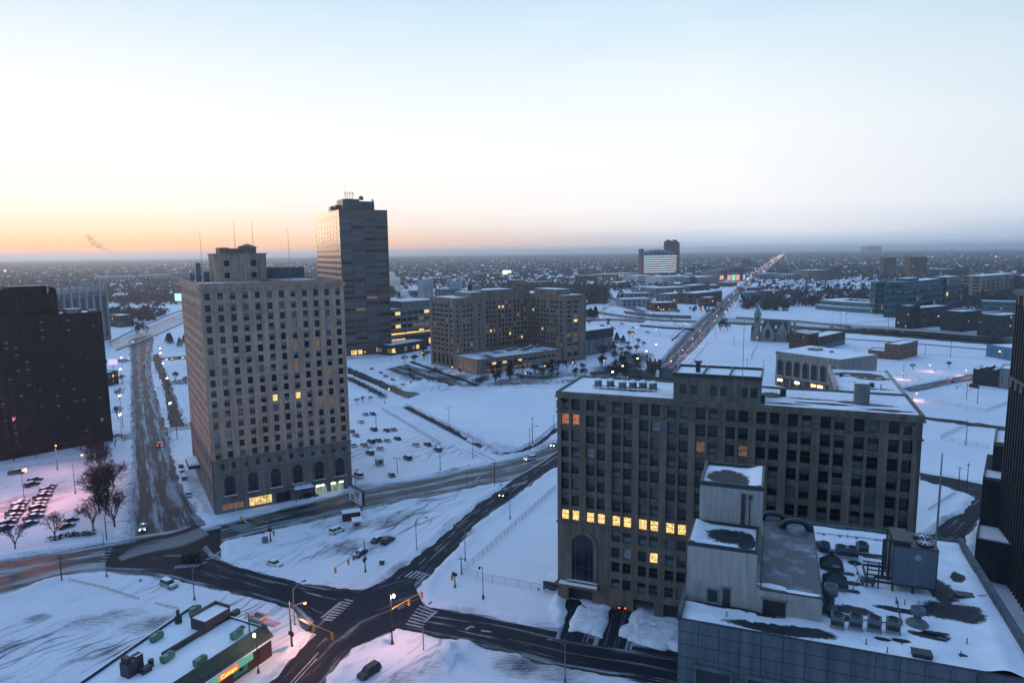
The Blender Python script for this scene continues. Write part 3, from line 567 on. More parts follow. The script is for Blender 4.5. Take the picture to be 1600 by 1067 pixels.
# ================= BUILDINGS =================
lime = wallmat('hotel_stone', (.50, .355, .27), .16, (1.2, .6), joint=.9)
limed = wallmat('hotel_base_stone', (.24, .22, .20), .2, (2.0, .9), joint=.7)
bei = wallmat('office_stone', (.16, .145, .125), .22, (.9, .45), joint=.85)
beib = wallmat('penthouse_brick', (.17, .155, .14), .2, (.7, .3), joint=.85)
panel = wallmat('stone_panel_wall', (.10, .125, .15), .15, (2.4, 1.6), joint=.45)
[setattr(n_, 'offset', 0.0) for n_ in panel.node_tree.nodes if n_.type == 'TEX_BRICK']
render_ = mat('pale_render', (.33, .31, .30), .9, .22, 1.6, streak=True)
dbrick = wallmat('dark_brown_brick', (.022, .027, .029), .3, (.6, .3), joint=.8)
stone2 = wallmat('stone_complex_wall', (.28, .215, .175), .18, (1.6, .8), joint=.85)
redbrick = wallmat('red_brick', (.14, .06, .05), .25, (.6, .3), joint=.8)
brownb = wallmat('brown_brick', (.11, .075, .06), .25, (.6, .3), joint=.8)
greyw = wallmat('grey_wall', (.20, .205, .22), .2); darkw = wallmat('dark_wall', (.045, .05, .06), .3); palew = wallmat('pale_wall', (.34, .34, .36), .15)
tanw = wallmat('tan_wall', (.26, .20, .16), .2); bluew = wallmat('blue_wall', (.07, .20, .30), .15); tealg = mat('teal_glass', (.03, .13, .14), .12, .3, .2, spec=.9); churchst = wallmat('church_stone', (.30, .28, .27), .25, (.9, .5))
spandrel = mat('dark_spandrel', (.11, .085, .07), .35, .15, .5, spec=.6); bronze = mat('bronze_mullion', (.05, .042, .04), .35, .1, metal=.6)
copper = mat('green_copper', (.07, .26, .21), .6, .25, .5); slate = mat('slate_roof', (.03, .045, .055), .6, .3, .6)
HW = [('dark', .38), ('blind', .18), ('full', .08), ('half', .08), ('ac', .16), ('pale', .07), ('dim', .006), ('snowy', .045)]
# ---- tall stone hotel ----
O = G(337, 805); rz, Lf = frame2(O, G(548, 762)); rz -= .04; HT = thing('hotel_tower', 'tall beige stone hotel block with small square windows and arched openings near the street', 'hotel', (O.x, O.y, 0), rz)
DP = 58; rows = [67.7, 64.2, 61.0, 57.7, 54.4, 51.2, 47.9, 44.6, 41.3, 38.1, 34.8, 31.6, 28.2, 25.0, 21.8, 18.6]; rws = [(z-1.05, z+1.05) for z in reversed(rows)]
cx_ = [1.9+i*(43.4-1.9-2.0)/11 for i in range(12)]; wl = MB()
Wn = facade(wl, (0, 0), 0, 0, Lf, 16.9, 70.2, [(x-.78, x+.78) for x in cx_], rws, dep=.3)
sc_ = [2.2+i*(DP-4.4)/15 for i in range(16)]
Ws = facade(wl, (0, DP), -math.pi/2, 0, DP, 16.9, 70.2, [(x-.75, x+.75) for x in sc_], rws, dep=.3)
wl.quad((Lf, 0, 16.9), (Lf, DP, 16.9), (Lf, DP, 70.2), (Lf, 0, 70.2)); wl.quad((Lf, DP, -1), (0, DP, -1), (0, DP, 70.2), (Lf, DP, 70.2)); wl.quad((Lf, 0, -1), (Lf, DP, -1), (Lf, DP, 16.9), (Lf, 0, 16.9))
wl.box(-.25, Lf+.25, -.25, DP+.25, 62.35, 62.75, 0); wl.box(-.2, Lf+.2, -.2, DP+.2, 59.3, 59.5, 0); wl.box(-.45, Lf+.45, -.45, DP+.45, 69.4, 70.2, 0); wl.box(-.7, Lf+.7, -.7, DP+.7, 70.2, 70.7, 0)
for i in range(60): x = .4+i*Lf/60; wl.box(x, x+.3, -.62, -.452, 69.5, 70.1)
wl.build('wall', lime, HT)
pp = MB(); parapet(pp, 0, Lf, 0, DP, 70.7, .5, 1.0); pp.build('parapet', lime, HT)
MB().box(.5, Lf-.5, .5, DP-.5, 70.3, 70.95).build('roof', patchy2, HT)
bs = MB(); bw = []
arch_u = [4.6+i*6.95 for i in range(6)]
bw += facade(bs, (0, -.15), 0, 0, Lf, 12.9, 16.9, [(u+s-.62, u+s+.62) for u in arch_u for s in (-1.7, 1.7)], [(14.1, 15.9)], dep=.3)
bs.quad((0, -.15, 4.6), (Lf, -.15, 4.6), (Lf, -.15, 12.9), (0, -.15, 12.9)); bs.box(-.4, Lf+.3, -.55, -.16, 16.9, 17.35); bs.box(-.3, Lf+.2, -.4, -.16, 12.6, 12.9)
bw2 = facade(bs, (-.15, DP), -math.pi/2, 0, DP, 4.6, 16.9, [(x-1.0, x+1.0) for x in [4+i*6.1 for i in range(9)]], [(6.2, 9.8), (13.6, 15.6)], dep=.4); bs.box(-.55, -.16, -.4, DP, 16.9, 17.35)
bs.quad((-.15, DP, -1), (-.15, -.15, -1), (-.15, -.15, 4.6), (-.15, DP, 4.6))
bs.build('base_wall', limed, HT)
put_windows(HT, Wn+Ws, lambda c, r, th: ({(7, 8): 'dim', (5, 5): 'lit', (7, 5): 'lit', (9, 4): 'dim', (10, 4): 'dim', (7, 10): 'dim'}.get((c, r)) or rk(HW)) if th == 0 else rk([('dark', .7), ('blind', .3)]))
put_windows(HT, bw+bw2, lambda c, r, th: rk([('dark', .6), ('blind', .4)]), name='lower_window')
def arch_window(root, u, y, z0, wd, ht, ring=.45, lbl=None, gm=glass, th=0):
    r = wd/2; zc = z0+ht-r; b = MB(); n = 14
    arc = [(r*math.cos(math.pi*i/n), zc+r*math.sin(math.pi*i/n)) for i in range(n+1)]
    b.poly([(u-r, y, z0), (u+r, y, z0)]+[(u+x, y, z) for x, z in arc])
    for k in (-.33, 0, .33): b.box(u+k*wd-.05, u+k*wd+.05, y-.06, y-.005, z0, zc+math.sqrt(max(0, r*r-(k*wd)**2))-.05, 1)
    for z in (z0+.08, z0+ht*.3, zc): b.box(u-r, u+r, y-.05, y-.004, z-.06, z+.06, 1)
    o = b.build('arched_window', [gm, frame_m], root)
    f_ = MB(); R2 = r+ring
    for i in range(n):
        a0, a1 = math.pi*i/n, math.pi*(i+1)/n
        P = [(u+q*math.cos(a), zc+q*math.sin(a)) for a in (a0, a1) for q in (r, R2)]
        f_.quad((P[0][0], y-.3, P[0][1]), (P[1][0], y-.3, P[1][1]), (P[3][0], y-.3, P[3][1]), (P[2][0], y-.3, P[2][1]))
        f_.quad((P[1][0], y-.3, P[1][1]), (P[1][0], y, P[1][1]), (P[3][0], y, P[3][1]), (P[3][0], y-.3, P[3][1]))
        f_.quad((P[0][0], y, P[0][1]), (P[0][0], y-.3, P[0][1]), (P[2][0], y-.3, P[2][1]), (P[2][0], y, P[2][1]))
    for s in (-1, 1): x0, x1 = sorted((u+s*r, u+s*R2)); f_.box(x0, x1, y-.3, y, z0, zc)
    f_.box(u-R2-.1, u+R2+.1, y-.55, y, z0-.4, z0); f_.box(u-R2-.1, u+R2+.1, y-.52, y-.02, z0+.0, z0+.14, 1)
    f_.build('archivolt', [limed if root is HT else bei, snow], o); return o
for i, u in enumerate(arch_u): arch_window(HT, u, -.16, 5.6, 3.1, 6.4)
sh = MB(); sh.quad((0, -.12, -1), (Lf, -.12, -1), (Lf, -.12, 4.6), (0, -.12, 4.6)); sh.box(-.3, Lf+.2, -.7, -.16, 4.3, 4.6); sh.build('shopfront_wall', greyw, HT)
shopw = litmat('shop_light', (1.0, .68, .24), .75, .9); shopg = litmat('pale_green_shop_light', (.65, 1.0, .75), .2, .9)
for (a, b_, z0, z1, m_, lb) in [(2.0, 8.4, 1.2, 3.2, litd, 'dim amber shop window with round lamps'), (10.0, 17.0, 1.0, 3.7, shopw, 'bright yellow shop window'), (18.3, 22.8, .4, 3.6, glass, None), (30.8, 34.8, .6, 3.6, shopg, 'pale green shop window'), (36.0, 40.4, .6, 3.6, shopg, 'pale green shop window by the building corner')]:
    b = MB(); b.quad((a, -.14, z0), (b_, -.14, z0), (b_, -.14, z1), (a, -.14, z1), 0)
    n = int((b_-a)/1.6)
    for k in range(n+1): x = a+(b_-a)*k/n; b.box(x-.06, x+.06, -.22, -.145, z0, z1, 1)
    b.box(a, b_, -.22, -.145, z1-.08, z1+.06, 1); o = b.build('shop_window', [m_, frame_m], HT)
    if lb: o['label'] = lb
for a, b_ in ((31.2, 33.8), (36.2, 37.6), (39.0, 40.3)): MB().box(a, b_, -.34, -.24, 3.35, 3.65).build('strip_light', whl, HT)
cn = MB(); cn.box(23.6, 30.0, -3.4, -.16, 4.0, 4.5, 0, 1); cn.box(24.2, 29.4, -2.9, -.3, 4.5, 4.95, 1); cn.tube((24, -3.1, -.2), (24, -3.1, 4), .09, m=0); cn.tube((29.6, -3.1, -.2), (29.6, -3.1, 4), .09, m=0); cn.build('entrance_canopy', [dsteel, snow], HT)
c2 = MB(); c2.box(-3.6, -.16, 34, 46, 6.0, 7.2, 0, 1); c2.box(-3.4, -.5, 35, 45, 7.2, 7.6, 1); c2.box(-3.7, -3.58, 34, 46, 5.6, 6.6, 0); c2.build('side_canopy', [dsteel, snow], HT)
# rooftop block with two storeys of windows
ph = MB(); pw = facade(ph, (8.4, 30), 0, 0, 17, 70.9, 80.2, [(3.0, 4.8), (11.8, 13.6)], [(72.2, 74.0), (76.2, 78.2)], dep=.25)
ph.quad((8.4, 44, 70.9), (8.4, 30, 70.9), (8.4, 30, 80.2), (8.4, 44, 80.2)); ph.quad((25.4, 30, 70.9), (25.4, 44, 70.9), (25.4, 44, 80.2), (25.4, 30, 80.2)); ph.quad((25.4, 44, 70.9), (8.4, 44, 70.9), (8.4, 44, 80.2), (25.4, 44, 80.2)); ph.box(8.1, 25.7, 29.7, 44.3, 80.2, 80.6)
for a in (33, 36, 39): ph.box(8.3, 8.4, a, a+1, 76, 78.5)
ph.build('rooftop_block', lime, HT); put_windows(HT, pw, lambda c, r, th: 'dark', name='rooftop_window')
b = MB(); b.box(10.6, 13.6, 32, 41, 80.6, 82.6); b.box(13.6, 18.0, 33, 41, 80.6, 82.3); b.box(18.0, 22.6, 32, 41, 80.6, 82.9); b.poly([(17.6, 31.6, 82.9), (23.4, 31.6, 82.6), (23.4, 41.4, 82.6), (17.6, 41.4, 82.9)]); b.poly([(17.6, 31.6, 82.9), (20.4, 34, 83.9), (23.4, 31.6, 82.6)]); b.poly([(20.4, 34, 83.9), (20.4, 39, 83.9), (23.4, 41.4, 82.6), (23.4, 31.6, 82.6)]); b.poly([(17.6, 31.6, 82.9), (17.6, 41.4, 82.9), (20.4, 39, 83.9), (20.4, 34, 83.9)]); b.build('rooftop_shed', mat('reddish_roof_shed', (.26, .16, .13), .8, .2), HT)
b = MB()
for i in range(30): x = 27+i*14/30; b.box(x, x+.34, 40, 40.1, 71.2, 75.4)
b.box(27, 41, 40.1, 46, 71.2, 75.3); b.build('plant_screen', mat('grey_louvre', (.12, .12, .13), .6, .2), HT)
b = MB(); b.box(3.2, 4.8, 36, 38, 71, 77.5); b.box(5.6, 7.4, 36, 39, 71, 74.4); b.box(1.2, 2.6, 36, 39, 71, 74); b.build('roof_vent', gsteel, HT)
for (x, y, z0, h) in ((3.4, 20, 71, 17), (16.5, 37, 82.3, 9.5), (22.6, 37, 83, 9.5), (31.5, 22, 71, 18)):
    MB().tube((x, y, z0), (x, y, z0+h), .09, .04, 5).build('flagpole', gsteel, HT)
# ---- dark glass tower ----
O = G(539.7, 557.6); rz, Lt = frame2(O, G(612, 552)); TW = thing('glass_tower', 'tall dark glass office tower with a letter sign and plant boxes on its roof', 'office tower', (O.x, O.y, 0), rz)
TD = 98; HTt = 113.6; fl = [(8.2+i*4.55, 8.2+i*4.55+2.2) for i in range(22)]
b = MB(); t1 = facade(b, (0, 0), 0, 0, Lt, 7, HTt-5, [(.4+i*(Lt-.4)/4, (i+1)*(Lt-.4)/4-.2) for i in range(4)], fl, dep=.12)
t2 = facade(b, (0, TD), -math.pi/2, 0, TD, 7, HTt-5, [(1+i*(TD-2)/8+.7, 1+(i+1)*(TD-2)/8-.7) for i in range(8)], fl, dep=.2)
b.quad((Lt, 0, 0), (Lt, TD, 0), (Lt, TD, HTt-5), (Lt, 0, HTt-5)); b.quad((Lt, TD, 0), (0, TD, 0), (0, TD, HTt-5), (Lt, TD, HTt-5)); b.box(-.3, Lt+.3, -.3, TD+.3, HTt-5, HTt)
b.box(1.5, Lt-1.5, 1.5, TD-1, -.5, 7)
for i in range(5): x = .2+i*(Lt-.4)/4; b.box(x-.45, x+.45, -.5, -.02, 0, HTt-5.1)
b.build('curtain_wall', spandrel, TW)
tgl = mat('bronze_glass', (.05, .045, .045), .08, 0, spec=1.0); 
me_k = {'dark': 'blue', 'lit': 'lit'}
def twp(c, r, th):
    if th != 0: return 'blue'
    return {(1, 6): 'dim', (2, 8): 'dim'}.get((c, r)) or rk([('dark', .30), ('blue', .25), ('full', .30), ('half', .15)])
put_windows(TW, t1+t2, twp, 'mull', name='window_band')
lob = MB(); lob.quad((5, 1.4, 1), (14, 1.4, 1), (14, 1.4, 4.5), (5, 1.4, 4.5)); lob.quad((1.4, 30, 1), (1.4, 14, 1), (1.4, 14, 3), (1.4, 30, 3)); lob.build('lobby_window', shopw, TW)['label'] = 'bright yellow lobby window'
tp = mat('tower_plant_panel', (.10, .105, .105), .5, .15, .1); b = MB(); b.box(13, Lt-6, 14, 46, HTt, HTt+7.5); b.box(5, 18, 8, 30, HTt, HTt+8.6); b.box(-0+1.2, 8, 18, 44, HTt, HTt+4.5); b.build('plant_box', tp, TW)
b = MB()
for i, s in enumerate(('D', 'T', 'E')): pass
for z in (8.8, 10.2): b.tube((7.4, 9, HTt+z), (13.2, 9, HTt+z), .12)
for x in (7.4, 10.3, 13.2): b.tube((x, 9, HTt+8.4), (x, 9, HTt+10.4), .12)
b.build('sign_frame', gsteel, TW)
def text3d(s, size, m, parent, loc, rot, ext=.05, name='lettering', sx_=1.0):
    cu = bpy.data.curves.new(name, 'FONT'); cu.body = s; cu.size = size; cu.extrude = ext; cu.align_x = 'CENTER'; cu.align_y = 'CENTER'; cu.space_character = 1.08
    o = bpy.data.objects.new(name, cu); C.objects.link(o); bpy.context.view_layer.update()
    me = bpy.data.meshes.new_from_object(o.evaluated_get(bpy.context.evaluated_depsgraph_get())); bpy.data.objects.remove(o); me.materials.clear(); me.materials.append(m)
    o = bpy.data.objects.new(name, me); C.objects.link(o); o.parent = parent; o.location = loc; o.rotation_euler = rot; o.scale = (sx_, 1, 1); return o
text3d('DTE', 3.9, gsteel, TW, (10.3, 8.8, HTt+12.3), (R(90), 0, 0), .2)
for (x, y, z, r) in ((-.5, 20, HTt+1.6, 1.9), (19.5, 9, HTt+9.2, 1.9), (30, 15, HTt+8.2, .9)):
    b = MB(); T = Matrix.Translation((x, y, z)) @ Matrix.Rotation(R(70), 4, 'X'); q = MB(); q.lathe([(r*.1, 0), (r*.5, .12), (r*.85, .4), (r, .7)], 12); b.v = [tuple(T @ Vector(v)) for v in q.v]; b.f = q.f; b.m = q.m; b.tube((x, y+.2, z), (x, y+.6, z-1.6), .12); b.build('satellite_dish', tp, TW)
MB().tube((8, 12, HTt+8), (8, 12, HTt+22), .1, .04, 5).build('antenna', gsteel, TW)
# ---- tower's low pavilion ----
O = G(490, 571)
# ---- stone complex with a long low front wing ----
O = G(745.7, 586); rz, _ = frame2(O, G(912, 562)); SX = thing('stone_office_complex', 'large grey stone office block with two wings round a court behind a low front', 'office block', (O.x, O.y, 0), rz)
HS = 49.2; b = MB(); rr_ = [(3.4*i+11.8, 3.4*i+13.7) for i in range(10)]
w1 = facade(b, (1, 58), -math.pi/2, 0, 30, 0, HS, [(2.2+i*5.6, 5.2+i*5.6) for i in range(5)], [(2.0, 9.6)]+rr_, dep=.6)
w2 = facade(b, (1, 28), 0, 0, 26, 0, HS, [(2, 3.4), (7.5, 9.2), (10.6, 12.2), (13.6, 15.2), (20.2, 21.8)], rr_, dep=.4)
w3 = facade(b, (27, 38), 0, 0, 49, 0, HS+2.5, [(5+i*3.2+(i//4)*1.6, 6.9+i*3.2+(i//4)*1.6) for i in range(12)], rr_, dep=.4)
w4 = facade(b, (76, 38), -math.pi/2, 0, 38, 0, HS-.6, [(3+i*3.1+(i//3)*1.3, 4.9+i*3.1+(i//3)*1.3) for i in range(10)], rr_, dep=.4)
w5 = facade(b, (76, 0), 0, 0, 22, 0, HS-.6, [(3.6, 7.8), (10.2, 14.4)], [(4, 7)]+rr_, dep=.5)
b.quad((98, 0, 0), (98, 60, 0), (98, 60, HS-.6), (98, 0, HS-.6)); b.quad((27, 28, 0), (27, 38, 0), (27, 38, HS), (27, 28, HS)); b.quad((98, 60, 0), (1, 60, 0), (1, 60, HS), (98, 60, HS)); b.quad((1, 60, 0), (1, 58, 0), (1, 58, HS), (1, 60, HS))
for u in (1.0, 6.3, 17.6, 24.2): b.box(u, u+1.1, 27.6, 27.98, 0, HS-1.5)
for u in (76, 84.6, 91.4, 97): b.box(u, u+1.0, -.4, -.02, 0, HS-2)
for v in (28.2, 34.2, 39.8, 45.4, 51, 56.6): b.box(.5, .98, v, v+1.0, 0, HS-1.5)
b.box(.7, 27.3, 27.7, 28, HS-2.2, HS-1.6); b.box(75.7, 98.3, -.3, 0, HS-2.6, HS-2.0)
b.build('wall', stone2, SX)
b = MB(); b.prism([(1.2, 28.2), (27, 28.2), (27, 38.2), (97.8, 38.2), (97.8, 59.8), (1.2, 59.8)], HS-1.5, HS-.4); b.box(76.3, 97.7, .3, 38.2, HS-1.6, HS-.8); b.build('roof', roofsnow, SX)
b = MB(); b.box(27.5, 60, 38.2, 56, HS-.4, HS+3.6, 0, 1); b.box(16, 27, 30, 50, HS-.4, HS+3.0, 0, 1); b.box(77, 90, 8, 34, HS-.8, HS+3.4, 0, 1); b.box(30, 36, 44, 50, HS+3.6, HS+7, 0, 1); b.build('rooftop_block', [stone2, roofsnow], SX)
def sxp(c, r, th): return rk([('dark', .66), ('blind', .12), ('half', .08), ('lit', .03), ('dim', .07), ('orange', .01)])
put_windows(SX, w2+w3+w4+w5, sxp, 'mull')
put_windows(SX, w1, lambda c, r, th: rk([('dark', .9), ('dim', .06), ('blind', .04)]), 'mull', 'tall_window')
b = MB(); w6 = facade(b, (0, 0), 0, 0, 74, 0, 9.6, [(8+i*4.4, 11.4+i*4.4) for i in range(14)], [(1.2, 3.2), (5.4, 7.0)], skip={(i, 0) for i in (9, 10, 11, 12, 13)}, dep=.4)
w7 = facade(b, (0, 27), -math.pi/2, 0, 27, 0, 9.6, [(4, 9), (14, 19)], [(1, 4.5)], dep=.4)
b.quad((74, 0, 0), (74, 27, 0), (74, 27, 9.6), (74, 0, 9.6)); parapet(b, -.2, 74.2, -.2, 27.9, 9.6, .4, .7); b.build('front_wing_wall', stone2, SX)
MB().box(.3, 73.7, .3, 27.6, 9.4, 9.9).build('front_wing_roof', patchy, SX)
put_windows(SX, w6+w7, lambda c, r, th: ('lit' if (r == 1 and c in (1, 3, 6)) else 'dim' if (r == 0 and c < 9) else 'dark'), 'mull', 'front_wing_window')
b = MB()
for (x, y) in ((40, 18), (46, 20), (52, 14), (58, 17), (62, 21), (67, 19)): b.box(x, x+3.4, y, y+2.6, 9.9, 11.8, 0, 1)
b.build('roof_fan_unit', [gsteel, snow], SX)
# water tank and masts on its roof
b = MB(); b.lathe([(1.6, HS+4), (1.8, HS+7.5), (.3, HS+8.6)], 10, 0, (24, 42))
for i in range(4): b.tube((24+1.3*math.cos(i*1.57), 42+1.3*math.sin(i*1.57), HS-.4), (24+1.3*math.cos(i*1.57), 42+1.3*math.sin(i*1.57), HS+4), .12)
b.build('water_tank', dsteel, SX)
# ---- grey office slab in front, right of centre ----
O = G(872, 935); rz = math.atan2(-.37, .929); BG = thing('stone_office_slab', 'long grey stone office building with one row of yellow lit windows', 'office building', (O.x, O.y, 0), rz)
HB = 47.6; wd = [46.4, 42.8, 39.1, 35.4, 31.7, 28.0, 24.1, 20.6]; rU = [(z-1.25, z+1.25) for z in reversed(wd)]
bay = [2.95+i*(71-6.3)/11 for i in range(12)]; cU = [(x+s-.92, x+s+.92) for x in bay for s in (-1.25, 1.25)]
b = MB(); Wu = facade(b, (0, 0), 0, 0, 71, 18.9, HB+.2, cU, rU, dep=.75)
rL = [(4.9, 7.3), (8.8, 11.2), (12.2, 14.6), (16.0, 18.3)]; Wl = facade(b, (0, -.12), 0, 10, 71, 3.9, 18.9, cU[4:], rL, dep=.5)
b.quad((0, -.12, 3.9), (10, -.12, 3.9), (10, -.12, 18.9), (0, -.12, 18.9)); b.box(-.3, 71.3, -.32, -.13, 18.7, 19.1)
b.quad((0, 20, -1), (0, -.12, -1), (0, -.12, HB), (0, 20, HB)); b.quad((71, -.12, -1), (71, 51, -1), (71, 51, HB), (71, -.12, HB)); b.quad((58, 20, -1), (0, 20, -1), (0, 20, HB), (58, 20, HB)); b.quad((58, 51, -1), (58, 20, -1), (58, 20, HB), (58, 51, HB)); b.quad((71, 51, -1), (58, 51, -1), (58, 51, HB), (71, 51, HB))
# ground storey with openings
Gd = facade(b, (0, -.12), 0, 0, 71, -1, 3.9, [(2.6, 8.2), (17.6, 22.2), (24.2, 30), (32, 38), (42, 48), (52, 58), (62, 68)], [(0.0, 3.3)], dep=2.2)
b.box(-.45, 71.45, -.5, -.13, HB+.2, HB+.6); b.box(-.3, 71.3, -.35, -.02, 44.3, 44.65)
b.build('wall', bei, BG)
b = MB(); xs_ = [0.05]+[(bay[i]+bay[i+1])/2-.75 for i in range(11)]+[69.5]
for i, x in enumerate(xs_): b.box(x, x+(1.5 if 0 < i < 12 else .9), -.38, -.02, 19.1, 44.3)
for x in bay: b.box(x-.24, x+.24, -.2, -.02, 19.1, 44.3)
b.build('pier', bei, BG)
b = MB()
for i in range(13):
    x = xs_[i]+(.75 if 0 < i < 12 else .45)
    b.box(x-.7, x+.7, -.16, -.02, 45.2, 47.0)
    for k in range(8): a = k*math.pi/4; b.box(x+.38*math.cos(a)-.11, x+.38*math.cos(a)+.11, -.26, -.161, 46.1+.38*math.sin(a)-.11, 46.1+.38*math.sin(a)+.11)
b.build('carved_panel', bei, BG)
b = MB()
for x in bay:
    for s in (-1.25, 1.25):
        for z in wd[1:]:
            for k in (-.6, -.2, .2, .6): b.box(x+s+k-.07, x+s+k+.07, -.1, -.02, z+1.35, z+2.0) if z < 40 else None
b.build('spandrel_ornament', bei, BG)
b = MB(); parapet(b, -.3, 71.3, -.3, 20.3, HB+.6, .5, .9, 0); b.box(-.3, 57.6, 19.8, 20.3, HB+.6, HB+1.2, 0)
b.box(57.6, 58.1, 20.3, 51.3, HB+.6, HB+2.2, 1); b.box(70.8, 71.3, 20.3, 51.3, HB+.6, HB+1.5, 1); b.box(58.1, 70.8, 50.8, 51.3, HB+.6, HB+1.2, 1); b.build('parapet', [bei, palew], BG)
b = MB(); b.box(.2, 70.8, .2, 19.8, HB, HB+1.0); b.box(58.1, 70.8, 19.8, 50.8, HB+.1, HB+1.05); b.build('roof', roofsnow, BG)
def irregular(cx0, cy0, rx_, ry, n=22, rg=.25, seed=0):
    n = 72; r_ = random.Random(seed); ph_ = [(k, r_.uniform(0, 6.28), rg*r_.uniform(.5, 1.2)/k**.75) for k in (1, 2, 3, 5, 8, 13, 21)]
    return [(cx0+rx_*math.cos(2*math.pi*i/n)*q, cy0+ry*math.sin(2*math.pi*i/n)*q) for i in range(n) for q in (1+sum(a*math.sin(k*2*math.pi*i/n+p) for k, p, a in ph_),)]
    return [(cx0+rx_*math.cos(2*math.pi*i/n)*(1+r_.uniform(-rg, rg)), cy0+ry*math.sin(2*math.pi*i/n)*(1+r_.uniform(-rg, rg))) for i in range(n)]
zR = HB+1.06
snow_sheet(BG, .25, 70.7, .25, 19.7, zR, [(54.5, 6.5, 5.5, 1.0), (47.5, 4.2, 4.5, .7), (52.5, 10.5, 4.5, .7), (64, 8.2, 3.6, .9), (59.5, 9.5, 2.5, 1.2), (13.5, 7.6, 6.5, .8), (44.5, 12, 2.2, 3), (66, 4, 4.5, 1.0)], nx=150, ny=50, amp=.16)
snow_sheet(BG, 58.2, 70.7, 19.9, 50.7, zR, [(64, 44, 5.5, 3.4), (67, 40, 3.5, 2.6), (66, 26, 3.6, .8), (62, 34, .9, .6)], nx=50, ny=90, amp=.16)
b = MB(); b.box(60.2, 62.9, 8.0, 10.6, zR, zR+3.9, 0, 1); b.build('lift_overrun', [concrete, tar], BG)
b = MB(); b.box(61, 62.2, 12.5, 14, zR, zR+1.3); b.box(65.0, 65.9, 28, 29, zR, zR+1.0); b.box(59.6, 60.2, 40, 41, zR, zR+1.0); b.box(46.2, 47.4, 11.4, 12.4, zR, zR+1.8); b.tube((67, 26, zR), (67, 26, zR+1.3), .1); b.build('roof_vent', dsteel, BG)
# lit row: the first ten windows on the lowest upper floor
LR = {(c, 0): 'lit' for c in range(10)}; LR[(0, 6)] = LR[(1, 6)] = 'orange'; LR[(10, 5)] = 'dim'; LR[(17, 1)] = 'lit'; LR[(18, 1)] = 'lit'; LR[(13, 5)] = 'dim'; LR[(16, 1)] = 'lit'; LR[(23, 2)] = 'blind'
BW = [('dark', .42), ('blind', .2), ('full', .09), ('half', .13), ('pale', .04), ('snowy', .12)]
Wl = [(p, th, ww, hh, c+100, r) for p, th, ww, hh, c, r in Wl]
put_windows(BG, Wu+Wl, lambda c, r, th: LR.get((c, r)) or rk(BW))
b = MB(); xx, zz = (cU[7][0]+cU[7][1])/2, 13.4; b.quad((xx-.8, .34, 12.3), (xx+.8, .34, 12.3), (xx+.8, .34, 14.5), (xx-.8, .34, 14.5)); b.build('window', lit, BG)['label'] = 'single yellow lit window four floors above the garage'
arch_window(BG, 5.9, -.14, 5.4, 5.0, 11.2, .9, gm=mat('tall_arch_glass', (.008, .015, .03), .15, 0))
b = MB(); b.box(2.6, 8.2, 1.0, 1.1, 0, 3.3); b.box(24.2, 30, .8, .9, 0, 3.3); b.box(32, 38, .8, .9, 0, 3.3); b.build('loading_door', darkw, BG)
b = MB(); b.box(-.5, 9.8, -1.2, -.16, 4.0, 4.5, 0); b.box(.6, 9.4, -1.15, -.2, 4.5, 4.95, 1); b.build('ledge', [bei, snow], BG)
# penthouse on its roof
b = MB(); pw = facade(b, (25.2, 1.6), 0, 0, 17.3, zR-.02, 53.7, [(x, x+1.35) for x in (1.3, 3.5, 7.5, 9.5, 13.5, 15.4)], [(50.0, 52.0)], dep=.25)
for q in (((25.2, 12.6), (25.2, 1.6)), ((42.5, 1.6), (42.5, 12.6)), ((42.5, 12.6), (25.2, 12.6))): b.quad((*q[0], zR-.02), (*q[1], zR-.02), (*q[1], 53.7), (*q[0], 53.7))
b.build('penthouse_wall', beib, BG); b = MB(); parapet(b, 24.9, 42.8, 1.3, 12.9, 53.7, .35, .75, 0); b.box(31, 31.25, 1.66, 12.5, 54.0, 54.5); b.box(36.3, 36.55, 1.66, 12.5, 54.0, 54.5); b.build('penthouse_parapet', dsteel, BG)
MB().box(25.3, 42.4, 1.7, 12.5, 53.6, 53.95).build('penthouse_roof', roofsnow, BG); put_windows(BG, pw, lambda c, r, th: 'dark', 'grid', 'penthouse_window')
b = MB(); b.box(29.2, 30.1, 6, 6.9, 53.95, 56.0); b.box(28.9, 30.4, 5.7, 7.2, 56.0, 56.35); b.build('chimney', dsteel, BG)
MB().tube((39, 1.0, 49), (39, 1.0, 66), .09, .04, 6).build('antenna', gsteel, BG); MB().box(42.6, 43.4, 2.5, 3.3, zR, zR+1.9).build('roof_vent', dsteel, BG)
